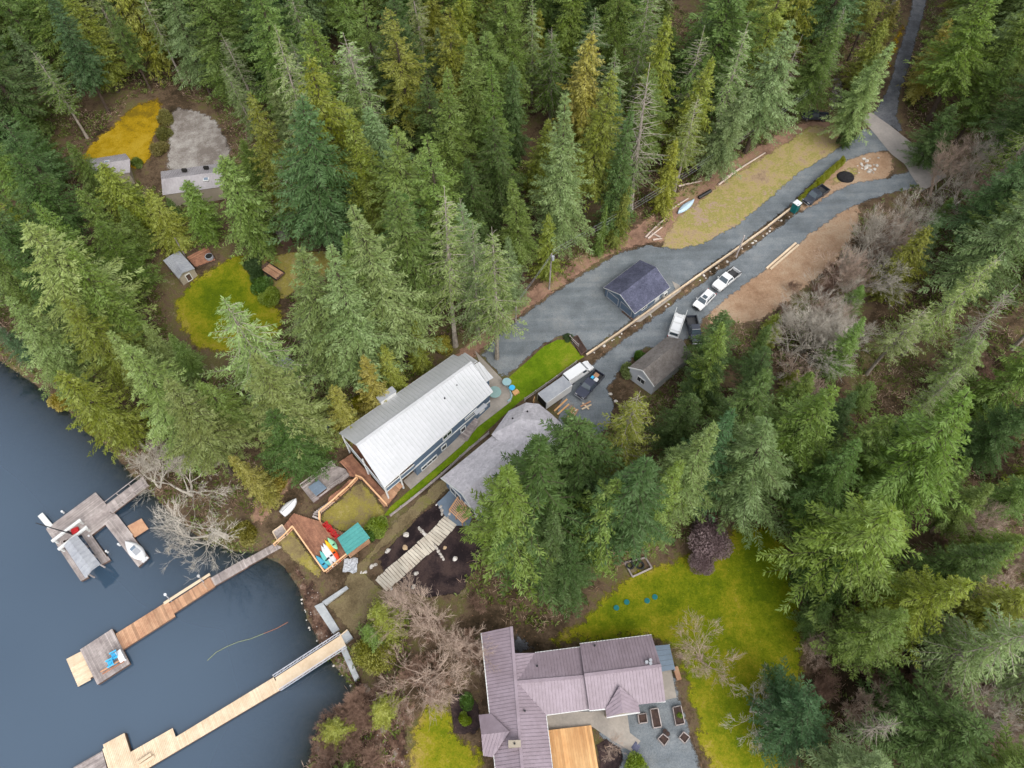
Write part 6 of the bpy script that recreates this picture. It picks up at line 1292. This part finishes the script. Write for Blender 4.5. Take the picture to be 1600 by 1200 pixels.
# ------------------------------------------------------------------ single trees read from the photograph
for a in [
    # right of the grey house, front to back
    ('fir', 838, 702, 34, 'deep green', 0, 1.25), ('broad', 916, 664, 26, 'deep green', 0, 1.0), ('cedar', 946, 748, 28, 'olive green', 1, .9), ('fir', 1018, 698, 860, 'deep green', 1, 1.15),
    ('fir', 1052, 716, 846, 'olive green', 3, .9), ('fir', 1096, 662, 815, 'grey-green', 0, 1.05), ('sparse', 998, 612, 760, 'yellow-green', 0, 1.0), ('fir', 800, 740, 32, 'olive green', 0, 1.1), ('broad', 1140, 486, 585, 'deep green', 1, .85),
    ('broad', 1122, 540, 635, 'deep green', 0, .7), ('cedar', 1150, 505, 640, 'olive green', 0, .8), ('fir', 1240, 655, 800, 'grey-green', 2, 1.1), ('fir', 1190, 590, 720, 'deep green', 1, 1.1), ('broad', 1085, 606, 700, 'deep green', 1, .7),
    ('fir', 1140, 650, 790, 'blue-green', 3, 1.0), ('fir', 870, 815, 25, 'deep green', 3, 1.0), ('broad', 900, 860, 18, 'deep green', 0, .7), ('fir', 1545, 640, 32, 'olive green', 2, 1.2), ('fir', 1310, 590, 740, 'olive green', 0, 1.1),
    # left of the blue house and above the driveway
    ('fir', 890, 148, 405, 'grey-green', 0, .95), ('sparse', 770, 365, 560, 'grey-green', 0, 1.0), ('sparse', 684, 312, 540, 'pale green', 1, 1.0), ('sparse', 735, 345, 530, 'pale green', 2, .9), ('fir', 580, 320, 570, 'pale green', 0, 1.1),
    ('fir', 625, 280, 520, 'olive green', 1, 1.1), ('fir', 470, 405, 600, 'grey-green', 2, 1.05), ('fir', 505, 412, 620, 'pale green', 0, 1.0), ('fir', 535, 355, 560, 'olive green', 3, 1.0), ('sparse', 350, 460, 640, 'pale green', 2, 1.25),
    ('fir', 395, 545, 700, 'pale green', 0, 1.2), ('fir', 318, 590, 690, 'olive green', 2, 1.0), ('fir', 255, 610, 740, 'pale green', 1, 1.1), ('fir', 205, 560, 700, 'pale green', 2, 1.1), ('broad', 428, 645, 735, 'deep green', 0, .82),
    ('fir', 22, 330, 540, 'pale green', 2, 1.3), ('fir', 90, 400, 560, 'olive green', 1, 1.1), ('fir', 5, 470, 600, 'grey-green', 0, 1.2), ('fir', 180, 520, 630, 'pale green', 0, .9), ('cedar', 385, 146, 330, 'yellow-green', 0, 1.0),
    ('fir', 455, 162, 395, 'blue-green', 2, 1.25), ('cedar', 600, 12, 160, 'golden', 0, 1.0), ('fir', 395, 360, 400, 'deep green', 0, .9), ('cedar', 348, 236, 388, 'olive green', 1, 1.3), ('cedar', 285, 282, 372, 'olive green', 1, 1.2),
    ('cedar', 158, 258, 365, 'yellow-green', 1, 1.35), ('cedar', 128, 300, 420, 'olive green', 0, 1.2), ('cedar', 232, 302, 392, 'yellow-green', 1, 1.1), ('fir', 110, 225, 320, 'olive green', 2, 1.1), ('cedar', 190, 320, 392, 'olive green', 0, .85), ('fir', 262, 515, 600, 'olive green', 1, .8), ('fir', 225, 515, 590, 'pale green', 0, .9), ('fir', 1390, 55, 222, 'pale green', 2, 1.0), ('fir', 1352, 160, 232, 'deep green', 3, .9), ('snag', 1030, 100, 330, 'grey-green', 0, 1.3),
    ('sparse', 1095, 140, 300, 'pale green', 1, 1.0), ('fir', 690, 112, 330, 'olive green', 0, 1.0), ('fir', 770, 105, 320, 'olive green', 3, 1.0), ('fir', 940, 110, 350, 'yellow-green', 1, 1.0), ('fir', 990, 160, 370, 'deep green', 3, .9),
    ('cedar', 1060, 215, 330, 'yellow-green', 0, .8), ('cedar', 975, 290, 385, 'yellow-green', 1, .7), ('cedar', 945, 320, 398, 'olive green', 0, .5), ('fir', 820, 290, 440, 'olive green', 1, .95), ('sparse', 1325, 5, 150, 'olive green', 0, 1.2),
    ('fir', 1300, 40, 180, 'olive green', 2, 1.1), ('snag', 1250, 60, 200, 'grey-green', 1, 1.0), ('cedar', 860, 330, 435, 'yellow-green', 0, .7), ('cedar', 600, 540, 620, 'yellow-green', 1, .75), ('cedar', 565, 560, 650, 'golden', 0, .8),
    ('cedar', 515, 600, 680, 'golden', 1, .8), ('cedar', 640, 500, 580, 'yellow-green', 0, .7), ('cedar', 370, 705, 780, 'golden', 0, .75), ('cedar', 470, 630, 705, 'olive green', 1, .7), ('cedar', 590, 950, 11, 'yellow-green', 1, 1.1),
    ('cedar', 575, 985, 9, 'olive green', 0, .9), ('broad', 1275, 1110, 13, 'blue-green', 0, 1.25), ('broad', 1300, 945, 10, 'deep green', 1, .7), ('fir', 1440, 960, 22, 'olive green', 0, 1.1), ('fir', 1500, 900, 24, 'yellow-green', 2, 1.0),
    ('fir', 1430, 780, 900, 'olive green', 2, 1.3), ('broad', 1330, 860, 16, 'deep green', 0, .8), ('snag', 1595, 440, 560, 'grey-green', 0, 1.2)]:
    px_tree(*a)

# ------------------------------------------------------------------ the forest: trees thrown onto the ground where the photograph shows forest
KEEP = [[(-50, 520), (0, 556), (60, 596), (125, 650), (150, 690), (200, 742), (235, 770), (262, 800), (300, 850), (380, 885), (440, 884), (470, 960), (510, 1030), (480, 1300), (-50, 1300)],
        [(395, 870), (415, 800), (455, 755), (520, 705), (500, 670), (528, 650), (560, 650), (640, 600), (709, 548), (745, 548), (790, 500), (870, 445), (930, 405), (1005, 370), (1030, 365), (1060, 315), (1110, 285), (1240, 195), (1270, 180), (1340, 178),
         (1370, 160), (1405, 160), (1430, 225), (1410, 250), (1440, 275), (1400, 300), (1350, 330), (1330, 375), (1290, 435), (1220, 490), (1185, 505), (1140, 500), (1095, 500), (1072, 540), (1010, 625), (965, 645), (940, 690), (890, 690), (860, 690), (800, 760),
         (760, 820), (730, 890), (700, 960), (640, 950), (600, 950), (560, 985), (500, 1050), (470, 960)],
        [(600, 1300), (630, 1115), (640, 960), (740, 930), (790, 970), (850, 985), (900, 955), (950, 905), (985, 875), (1060, 850), (1140, 815), (1205, 805), (1250, 850), (1285, 950), (1285, 1100), (1230, 1140), (1220, 1300)],
        [(255, 485), (238, 395), (270, 380), (330, 375), (390, 385), (440, 380), (545, 382), (490, 438), (450, 465), (452, 520), (350, 555), (285, 555)],
        [(110, 255), (175, 190), (215, 148), (265, 145), (335, 170), (362, 215), (362, 245), (340, 300), (250, 300), (205, 280), (130, 275)],
        [(1372, 165), (1372, 140), (1380, 90), (1405, 40), (1415, -20), (1452, -20), (1436, 60), (1415, 120), (1410, 180)],
        [(1275, 440), (1330, 330), (1400, 300), (1470, 262), (1500, 280), (1440, 350), (1380, 420), (1320, 460), (1280, 510), (1250, 560), (1222, 555), (1225, 515)],
        [(235, 735), (300, 715), (395, 735), (410, 860), (310, 860), (255, 800)],
        [(1050, -40), (1120, -40), (1115, 20), (1065, 20)]]
def blocked(x, y, h, r):
    z = terr(x, y); pts = []
    for f_, k in ((0.0, .25), (.25, .85), (.5, .7), (.75, .4), (1.0, .05)):
        for dx, dy in ((-1, 0), (1, 0), (0, -1), (0, 1)): pts.append(proj((x + dx * r * k, y + dy * r * k, z + h * f_)))
    A = np.array(pts)
    return any(inside(A[:, 0], A[:, 1], K).any() for K in KEEP)
HASH = {}; BRUSH = [(1300, 850), (1470, 780), (1600, 880), (1640, 1230), (1310, 1230)]
for a, b in TREE_XY: HASH.setdefault((int(a // 9), int(b // 9)), []).append((a, b))
rnd = random.Random(5); cand = []
for _ in range(36000):
    cand.append((rnd.uniform(-150, 140), rnd.uniform(-8, 215)))
nplaced = 0
for x, y in cand:
    key = (int(x // 9), int(y // 9))
    if any((x - a) ** 2 + (y - b) ** 2 < 40 for i in (-1, 0, 1) for j in (-1, 0, 1) for a, b in HASH.get((key[0] + i, key[1] + j), ())): continue
    if shore_s(x, y) < 1.5: continue
    bx, by = proj((x, y, terr(x, y)))
    ap = proj((x, y, terr(x, y) + 26))
    inb = lambda q, e: -e < q[0] < 1600 + e and -e < q[1] < 1200 + e
    if not (inb((bx, by), 25) or inb(ap, 40)): 
        continue
    if inside(np.array([bx]), np.array([by]), BRUSH)[0] and rnd.random() < .6: continue
    q = mnoise.noise((x * .035, y * .035, 3.0)); h = 27 + 6 * q + rnd.gauss(0, 4.5)
    if bx < 480 and by > 260: h -= 6
    if bx > 1150 and by > 560: h -= 7
    for attempt in (h, h * .62, h * .35):
        if not blocked(x, y, attempt, 5.6 * (attempt / 30) ** .75 + .4): break
    else: continue
    h = attempt
    u = rnd.random(); q2 = mnoise.noise((x * .05 + 40, y * .05, 1.0))
    if h < 13: kind = 'cedar' if u < .5 else 'fir'
    elif u < .55: kind = 'fir'
    elif u < .76: kind = 'sparse'
    elif u < .92: kind = 'cedar'
    elif u < .98: kind = 'broad'
    else: kind = 'snag'
    left = bx < 480
    tn = {'fir': ['olive green', 'deep green', 'olive green', 'grey-green', 'yellow-green', 'blue-green'], 'sparse': ['grey-green', 'pale green', 'olive green', 'pale green'], 'cedar': ['yellow-green', 'olive green', 'yellow-green', 'olive green', 'deep green', 'golden', 'olive green'], 'broad': ['deep green', 'olive green'], 'snag': ['grey-green']}[kind]
    tone = tn[int(abs(q2 * 3 + rnd.random() * 2.2) * 2) % len(tn)]
    place(kind, x, y, h, tone, rnd.randrange(12), rnd.uniform(.8, 1.3)); nplaced += 1
    HASH.setdefault(key, []).append((x, y))
print('trees', len(TREES), 'thrown', nplaced)
# ------------------------------------------------------------------ shrubs, hedge, bare trees
def shrub(label, x, y, r, col, k=0, hgt=None, group='garden shrubs', cat='shrub'):
    p = at(x, y) if not isinstance(x, Vector) else x; o = bpy.data.objects.new('shrub', None); link(o); o.location = p; o.rotation_euler = (0, 0, random.uniform(0, 6.28)); o.scale = (r, r, hgt or r)
    s_, f_ = BUSH[k]; link(bpy.data.objects.new('stem', s_), o); c = link(bpy.data.objects.new('foliage', f_), o); c.color = (*col, 1); tag(o, label, cat, group); return o
G1, G2, G3 = S(84, 116, 44, 1), S(120, 140, 40, 1), S(70, 92, 52, 1)
for a in (('green shrub by the driveway, nearer the brown-roofed cottage gable', 980, 582, 1.9, S(112, 126, 66, 1), 0), ('dark green shrub at the edge of the lower driveway by the cottage', 1002, 563, 1.8, G1, 1), ('small dark shrub at the corner of the bright lawn', 888, 530, 1.0, G3, 2), ('bright round shrub beside the left wall of the lilac house, upper', 731, 1098, 1.3, G1, 0), ('yellow-green round shrub beside the left wall of the lilac house, lower', 727, 1125, 1.2, G2, 1),
          ('leafy shrub at the end of the terrace lawn beside the grassy bank', 592, 826, 2.0, G2, 2), ('green clump beside the teal-roofed shelter', 580, 838, 1.5, G1, 0), ('laurel bush nearest the loaded trailer', 402, 432, 2.2, G3, 1), ('laurel bush in the middle of the hedge left of the trailer', 410, 452, 2.4, G1, 0), ('yellow-green laurel bush at the lower end of the hedge', 424, 470, 2.4, G2, 2), ('laurel bush at the top of the hedge', 395, 418, 2.0, G3, 0),
          ('yellow-green bush at the bottom edge of the court', 993, 1196, 1.8, G2, 2), ('olive hedge clump beside the orange-yellow lawn, upper', 262, 190, 2.2, S(120, 116, 60, 1), 0), ('olive hedge clump beside the orange-yellow lawn, middle', 258, 215, 2.2, S(110, 110, 56, 1), 1), ('olive hedge clump beside the orange-yellow lawn, lower', 250, 238, 2.2, S(120, 112, 60, 1), 2), ('green shrub between yellow lawn and far cottage', 216, 258, 1.6, S(110, 128, 60, 1), 1), ('pale shrub in the planter at the court edge', 1060, 1118, .6, G2, 0),
          ('golden shrub at the back left corner of the white-roofed house', 527, 668, 1.8, S(160, 146, 40, 1), 0), ('golden-green shrub left of the white-roofed house', 566, 636, 2.2, S(150, 146, 40, 1), 1), ('yellow-green shrub near the leaf bank by the far corner of the white-roofed house', 690, 542, 2.2, S(146, 140, 40, 1), 2), ('green shrub on the leaf bank below the tall fir', 935, 392, 1.4, S(96, 116, 40, 1), 0), ('golden shrub on the shore beside the hot tub deck', 485, 700, 2.0, S(166, 146, 36, 1), 0),
          ('golden shrub at the shoreline left of the kayak deck', 430, 760, 2.6, S(150, 136, 50, 1), 2), ('large olive bush beside the concrete seawall', 588, 1030, 3.6, S(140, 140, 56, 1), 3, 4.5), ('olive shrub leaning over the water left of the kayak deck', 385, 835, 2.6, S(128, 122, 56, 1), 1), ('small golden shrub by the water below the far left firs', 100, 628, 2.2, S(150, 134, 50, 1), 0), ('olive shrub at the waterline of the left firs', 150, 672, 2.0, S(130, 126, 56, 1), 1)):
    shrub(*a)
pt_ = shrub('dark purple-leaved spreading tree at the edge of the big lawn', 1098, 850, 4.0, S(134, 114, 114, 1), 3, 4.5, None, 'tree'); pt_.name = 'plum_tree'
shrub('second purple-leaved clump in front of the plum tree', 1090, 880, 2.4, S(128, 108, 108, 1), 3, 2.8, None, 'shrub')
# cedar hedge: each plant a small column
hl = walk(px_line([(1250, 316), (1281, 286), (1314, 256)]), .6)
hr_ = root_at('cedar_hedge', 'clipped row of slim yellow-green cedars beside the black pickup', 'hedge', at(1285, 288))
for p, d in hl:
    s_, f_ = BUSH[random.randrange(3)]; c = link(bpy.data.objects.new('hedge_plant', f_), hr_); c.location = Vector((p.x, p.y, terr(p.x, p.y))) - hr_.location; c.scale = (.66, .66, 1.8); c.rotation_euler = (0, 0, random.uniform(0, 6.28)); c.color = (*S(156, 160, 50, 1), 1)
BARES = []
def bare_tree(label, x, y, h, k=0, fam='BARE', wide=1.0, cat='tree', group='bare trees', nm='bare_tree'):
    p = at(x, y); F_ = {'BARE': BARE, 'TAN': BARE_TAN, 'SH': SHRUB_BARE}[fam]; t, c = F_[k % len(F_)]; s = h / (4.4 if fam == 'SH' else 12)
    o = bpy.data.objects.new(nm, None); link(o); o.location = p; o.rotation_euler = (0, 0, random.uniform(0, 6.28)); o.scale = (s * wide, s * wide, s); link(bpy.data.objects.new('trunk', t), o); link(bpy.data.objects.new('crown', c), o)
    if label: tag(o, label, cat, group)
    BARES.append(o); return o
for a in (('large grey leafless tree leaning over the water left of the kayak deck', 355, 840, 13, 0, 'BARE', 1.35), ('grey leafless tree at the shore above the left gangway', 300, 775, 11, 2, 'BARE', 1.35), ('small leafless tree overhanging the left gangway', 250, 762, 8.5, 1, 'BARE', 1.2), ('tall leafless tree right of the plank path', 690, 985, 11, 1, 'TAN', 1.25), ('leafless tree with wide fan of branches left of the lilac roof', 678, 1050, 10, 2, 'TAN', 1.4), ('leafless tree touching the corner of the lilac roof', 738, 1010, 9, 0, 'TAN', 1.2),
          ('brown leafless tree in the big lawn, nearer the house', 1094, 1030, 9, 2, 'TAN', 1.1), ('pale leafless tree in the big lawn, nearer the bottom edge', 1172, 1112, 6, 2, 'BARE', 1.5), ('grey leafless tree standing in the forest behind the loaded trailer', 598, 185, 16, 1, 'BARE', 1.0), ('leafless tree at the bottom right forest edge', 1500, 1085, 9, 2, 'BARE', 1.4), ('leafless tree at the far right bottom corner', 1580, 1150, 9, 0, 'BARE', 1.3), ('leafless shrubby tree in the court bed', 945, 1165, 4, 0, 'TAN', 1.2), ('leafless tree behind the right side of the big lawn', 1262, 1000, 5, 1, 'TAN', 1.3)):
    bare_tree(*a)
# alder thicket beside the cleared earth
g = random.Random(9); TH = [[(1290, 440), (1330, 335), (1400, 300), (1480, 262), (1520, 290), (1450, 350), (1390, 420), (1330, 460), (1295, 500), (1270, 530)], [(1222, 520), (1262, 480), (1290, 520), (1285, 600), (1240, 620), (1222, 580)]]
thick = []
for poly, n_ in ((TH[0], 34), (TH[1], 9)):
    k = 0
    while k < n_:
        x, y = g.uniform(1215, 1525), g.uniform(255, 625)
        if not inside(np.array([x]), np.array([y]), poly)[0]: continue
        if y < 335 and x < 1450: k += 1; continue
        thick.append(bare_tree(None, x, y + 25, g.uniform(6, 11), g.randrange(4), g.choice(['BARE', 'TAN']), g.uniform(.9, 1.3))); k += 1
thick.sort(key=lambda o: proj(o.location)[0])
ORD = ['leftmost', 'second from left', 'third from left', 'fourth from left', 'fifth from left', 'sixth from left', 'seventh from left', 'eighth from left', 'ninth from left', 'tenth from left', 'eleventh from left', 'twelfth from left', 'thirteenth from left', 'fourteenth from left', 'fifteenth from left', 'sixteenth from left', 'seventeenth from left', 'eighteenth from left', 'nineteenth from left', 'twentieth from left']
def ordinal(i):
    if i < len(ORD): return ORD[i]
    n = i + 1; return '%d%s from left' % (n, {1: 'st', 2: 'nd', 3: 'rd'}.get(n % 10 if n % 100 not in (11, 12, 13) else 0, 'th'))
for i, o in enumerate(thick): tag(o, 'leafless alder in the thicket right of the driveway, ' + ordinal(i), 'tree', 'alder thicket')
br_ = []
while len(br_) < 22:
    x, y = g.uniform(1290, 1600), g.uniform(830, 1200)
    if inside(np.array([x]), np.array([y]), BRUSH)[0]: br_.append(bare_tree(None, x, y, g.uniform(4, 9), g.randrange(4), 'TAN', g.uniform(.9, 1.4)))
br_.sort(key=lambda o: proj(o.location)[0])
for i, o in enumerate(br_): tag(o, 'leafless tree in the brush at lower right, ' + ordinal(i), 'tree', 'bare trees')
# brown leafless brush along the shore
sb = []
for poly, n_ in (([(520, 1090), (560, 1085), (610, 1075), (632, 1120), (622, 1200), (500, 1205), (482, 1180), (500, 1140)], 30), ([(640, 940), (740, 930), (760, 985), (720, 1080), (650, 1085), (632, 1010)], 10), ([(1235, 850), (1275, 840), (1300, 960), (1285, 1090), (1262, 1100), (1264, 950)], 12), ([(1200, 480), (1240, 450), (1290, 430), (1310, 400), (1330, 420), (1270, 500)], 8), ([(1290, 760), (1420, 740), (1600, 860), (1600, 1200), (1330, 1200), (1310, 1000)], 70), ([(1450, 560), (1600, 560), (1600, 760), (1480, 720)], 16)):
    k = 0; xs = [p[0] for p in poly]; ys = [p[1] for p in poly]
    while k < n_:
        x, y = g.uniform(min(xs), max(xs)), g.uniform(min(ys), max(ys))
        if not inside(np.array([x]), np.array([y]), poly)[0]: continue
        q = at(x, y)
        if q.z < .05: k += 1; continue
        sb.append((bare_tree(None, x, y, g.uniform(1.6, 3.2), g.randrange(2), 'SH', g.uniform(1.0, 1.5), 'shrub', 'bare shrubs', 'bare_shrub'), poly[0][0])); k += 1
for key, txt in ((520, 'brown leafless shrub on the shore below the new gangway, '), (640, 'brown leafless shrub under the bare trees by the lilac roof, '), (1235, 'brown leafless shrub along the right edge of the big lawn, '), (1200, 'brown leafless shrub at the far edge of the cleared earth, '), (1290, 'brown leafless shrub among the trees at lower right, '), (1450, 'brown leafless shrub at the right edge, middle part, ')):
    L = sorted([o for o, k in sb if k == key], key=lambda o: proj(o.location)[0])
    for i, o in enumerate(L): tag(o, txt + ordinal(i), 'shrub', 'bare shrubs')
# ------------------------------------------------------------------ undergrowth on the forest floor and litter: nobody could count it
n = 110000; ux = RNG.uniform(-150, 140, n); uy = RNG.uniform(-8, 205, n); dd_ = shore_d(ux, uy); ok = dd_ > .3
zz = terr_a(ux, uy); wz = zz - H; dep = CP * uy - SP * wz; ppx = 800 + F * ux / dep; ppy = 600 - F * (SP * uy + CP * wz) / dep
ok &= (ppx > -40) & (ppx < 1640) & (ppy > -60) & (ppy < 1240)
OPEN = KEEP[1:6] + [[(1380, 160), (1430, 225), (1480, 276), (1440, 300), (1400, 250)]]
for K in OPEN: ok &= ~inside(ppx, ppy, K)
cl_ = np.array([mnoise.noise((a * .11, b * .11, 2.0)) for a, b in zip(ux, uy)]); ok &= cl_ > -.18
ux, uy, zz = ux[ok], uy[ok], zz[ok]
def cover(name, label, cat, sel, col, lo, hi, wd, upz):
    P = np.stack([ux[sel], uy[sel], zz[sel]], 1); n = len(P); k = 8; P = np.repeat(P, k, 0) + RNG.normal(0, .35, (n * k, 3)) * np.array([1, 1, 0]); D_ = norm(RNG.normal(0, 1, (n * k, 3)) * np.array([1, 1, .4]) + np.array([0, 0, upz])); L_ = RNG.uniform(lo, hi, n * k)
    P[:, 2] += RNG.uniform(0, .5, n * k)
    V, Fc = kites(P, D_, L_, L_ * wd, norm(RNG.normal(0, 1, (n * k, 3)) * .5 + np.array([0, 0, 1.0])))
    o = link(bpy.data.objects.new(name, fast_mesh(name, V, Fc, 4, 'leaves', {'tone': np.repeat(np.repeat(RNG.uniform(.1, .9, n), k), 4)}))); o.color = (*col, 1); o['kind'] = 'stuff'; tag(o, label, cat); return o
r_ = RNG.random(len(ux)); cover('undergrowth', 'low green ferns and salal covering the forest floor', 'undergrowth', r_ < .55, S(104, 116, 52, 1), .25, .75, .4, .6); cover('dead_brush', 'dry brown twigs and bracken scattered over the forest floor', 'brush', r_ >= .62, S(172, 146, 124, 1), .3, 1.1, .08, .3)

# ------------------------------------------------------------------ labels for the forest trees: looks, landmark, and order from the left
MARK = [((120, 80), 'in the far top left corner'), ((330, 90), 'behind the pale gravel lot'), ((520, 100), 'in the far forest left of centre'), ((720, 90), 'in the far forest behind the tall fir'), ((900, 90), 'in the far forest above the grass verge'), ((1150, 110), 'behind the overhead wires'), ((1320, 60), 'beside the far neighbour drive'), ((1520, 60), 'right of the side road at the top'), ((1540, 250), 'behind the alder thicket at right'),
        ((60, 330), 'left of the far pink roofs'), ((220, 330), 'below the far pink roofs'), ((420, 250), 'between gravel lot and trailer'), ((600, 330), 'behind the loaded trailer'), ((780, 330), 'above the leaf bank by the driveway'), ((960, 300), 'beside the log pile'), ((60, 520), 'on the far left shore'), ((250, 580), 'on the shore below the left lawn'), ((480, 520), 'right of the loaded trailer'), ((560, 600), 'left of the white-roofed house'), ((420, 700), 'on the shore by the hot tub deck'),
        ((1110, 560), 'behind the brown-roofed cottage'), ((860, 780), 'right of the grey shingle house'), ((1010, 720), 'above the garden frame with tyres'), ((1200, 680), 'above the big lawn'), ((1380, 600), 'below the alder thicket'), ((1540, 480), 'at the right edge, upper part'), ((1540, 720), 'at the right edge, middle part'), ((1350, 850), 'right of the big lawn, upper part'), ((1350, 1050), 'right of the big lawn, lower part'), ((1540, 1000), 'at the right edge, lower part'), ((590, 990), 'beside the concrete seawall'), ((1300, 300), 'beside the cleared earth')]
KP = {'fir': 'fir', 'sparse': 'thin lichen-grey-limbed conifer', 'cedar': 'drooping cedar', 'broad': 'broad bushy evergreen', 'snag': 'dead bare-limbed conifer'}
buckets = {}
for r, kind, tone, ap, h in TREES:
    mid = proj((r.location.x, r.location.y, r.location.z + h * .7)); ph = min(MARK, key=lambda m_: (m_[0][0] - mid[0]) ** 2 + (m_[0][1] - mid[1]) ** 2)[1]
    desc = KP[kind] if kind == 'snag' else tone + ' ' + KP[kind]; buckets.setdefault((desc, kind, ph), []).append((mid[0], r))
CAT = {'fir': 'fir tree', 'sparse': 'conifer', 'cedar': 'cedar tree', 'broad': 'evergreen', 'snag': 'dead tree'}
for (desc, kind, ph), L in buckets.items():
    L.sort(key=lambda e: e[0])
    for i, (_, r) in enumerate(L): tag(r, desc + ' ' + ph + ('' if len(L) == 1 else ', ' + ordinal(i)), CAT[kind], 'trees of the surrounding forest')
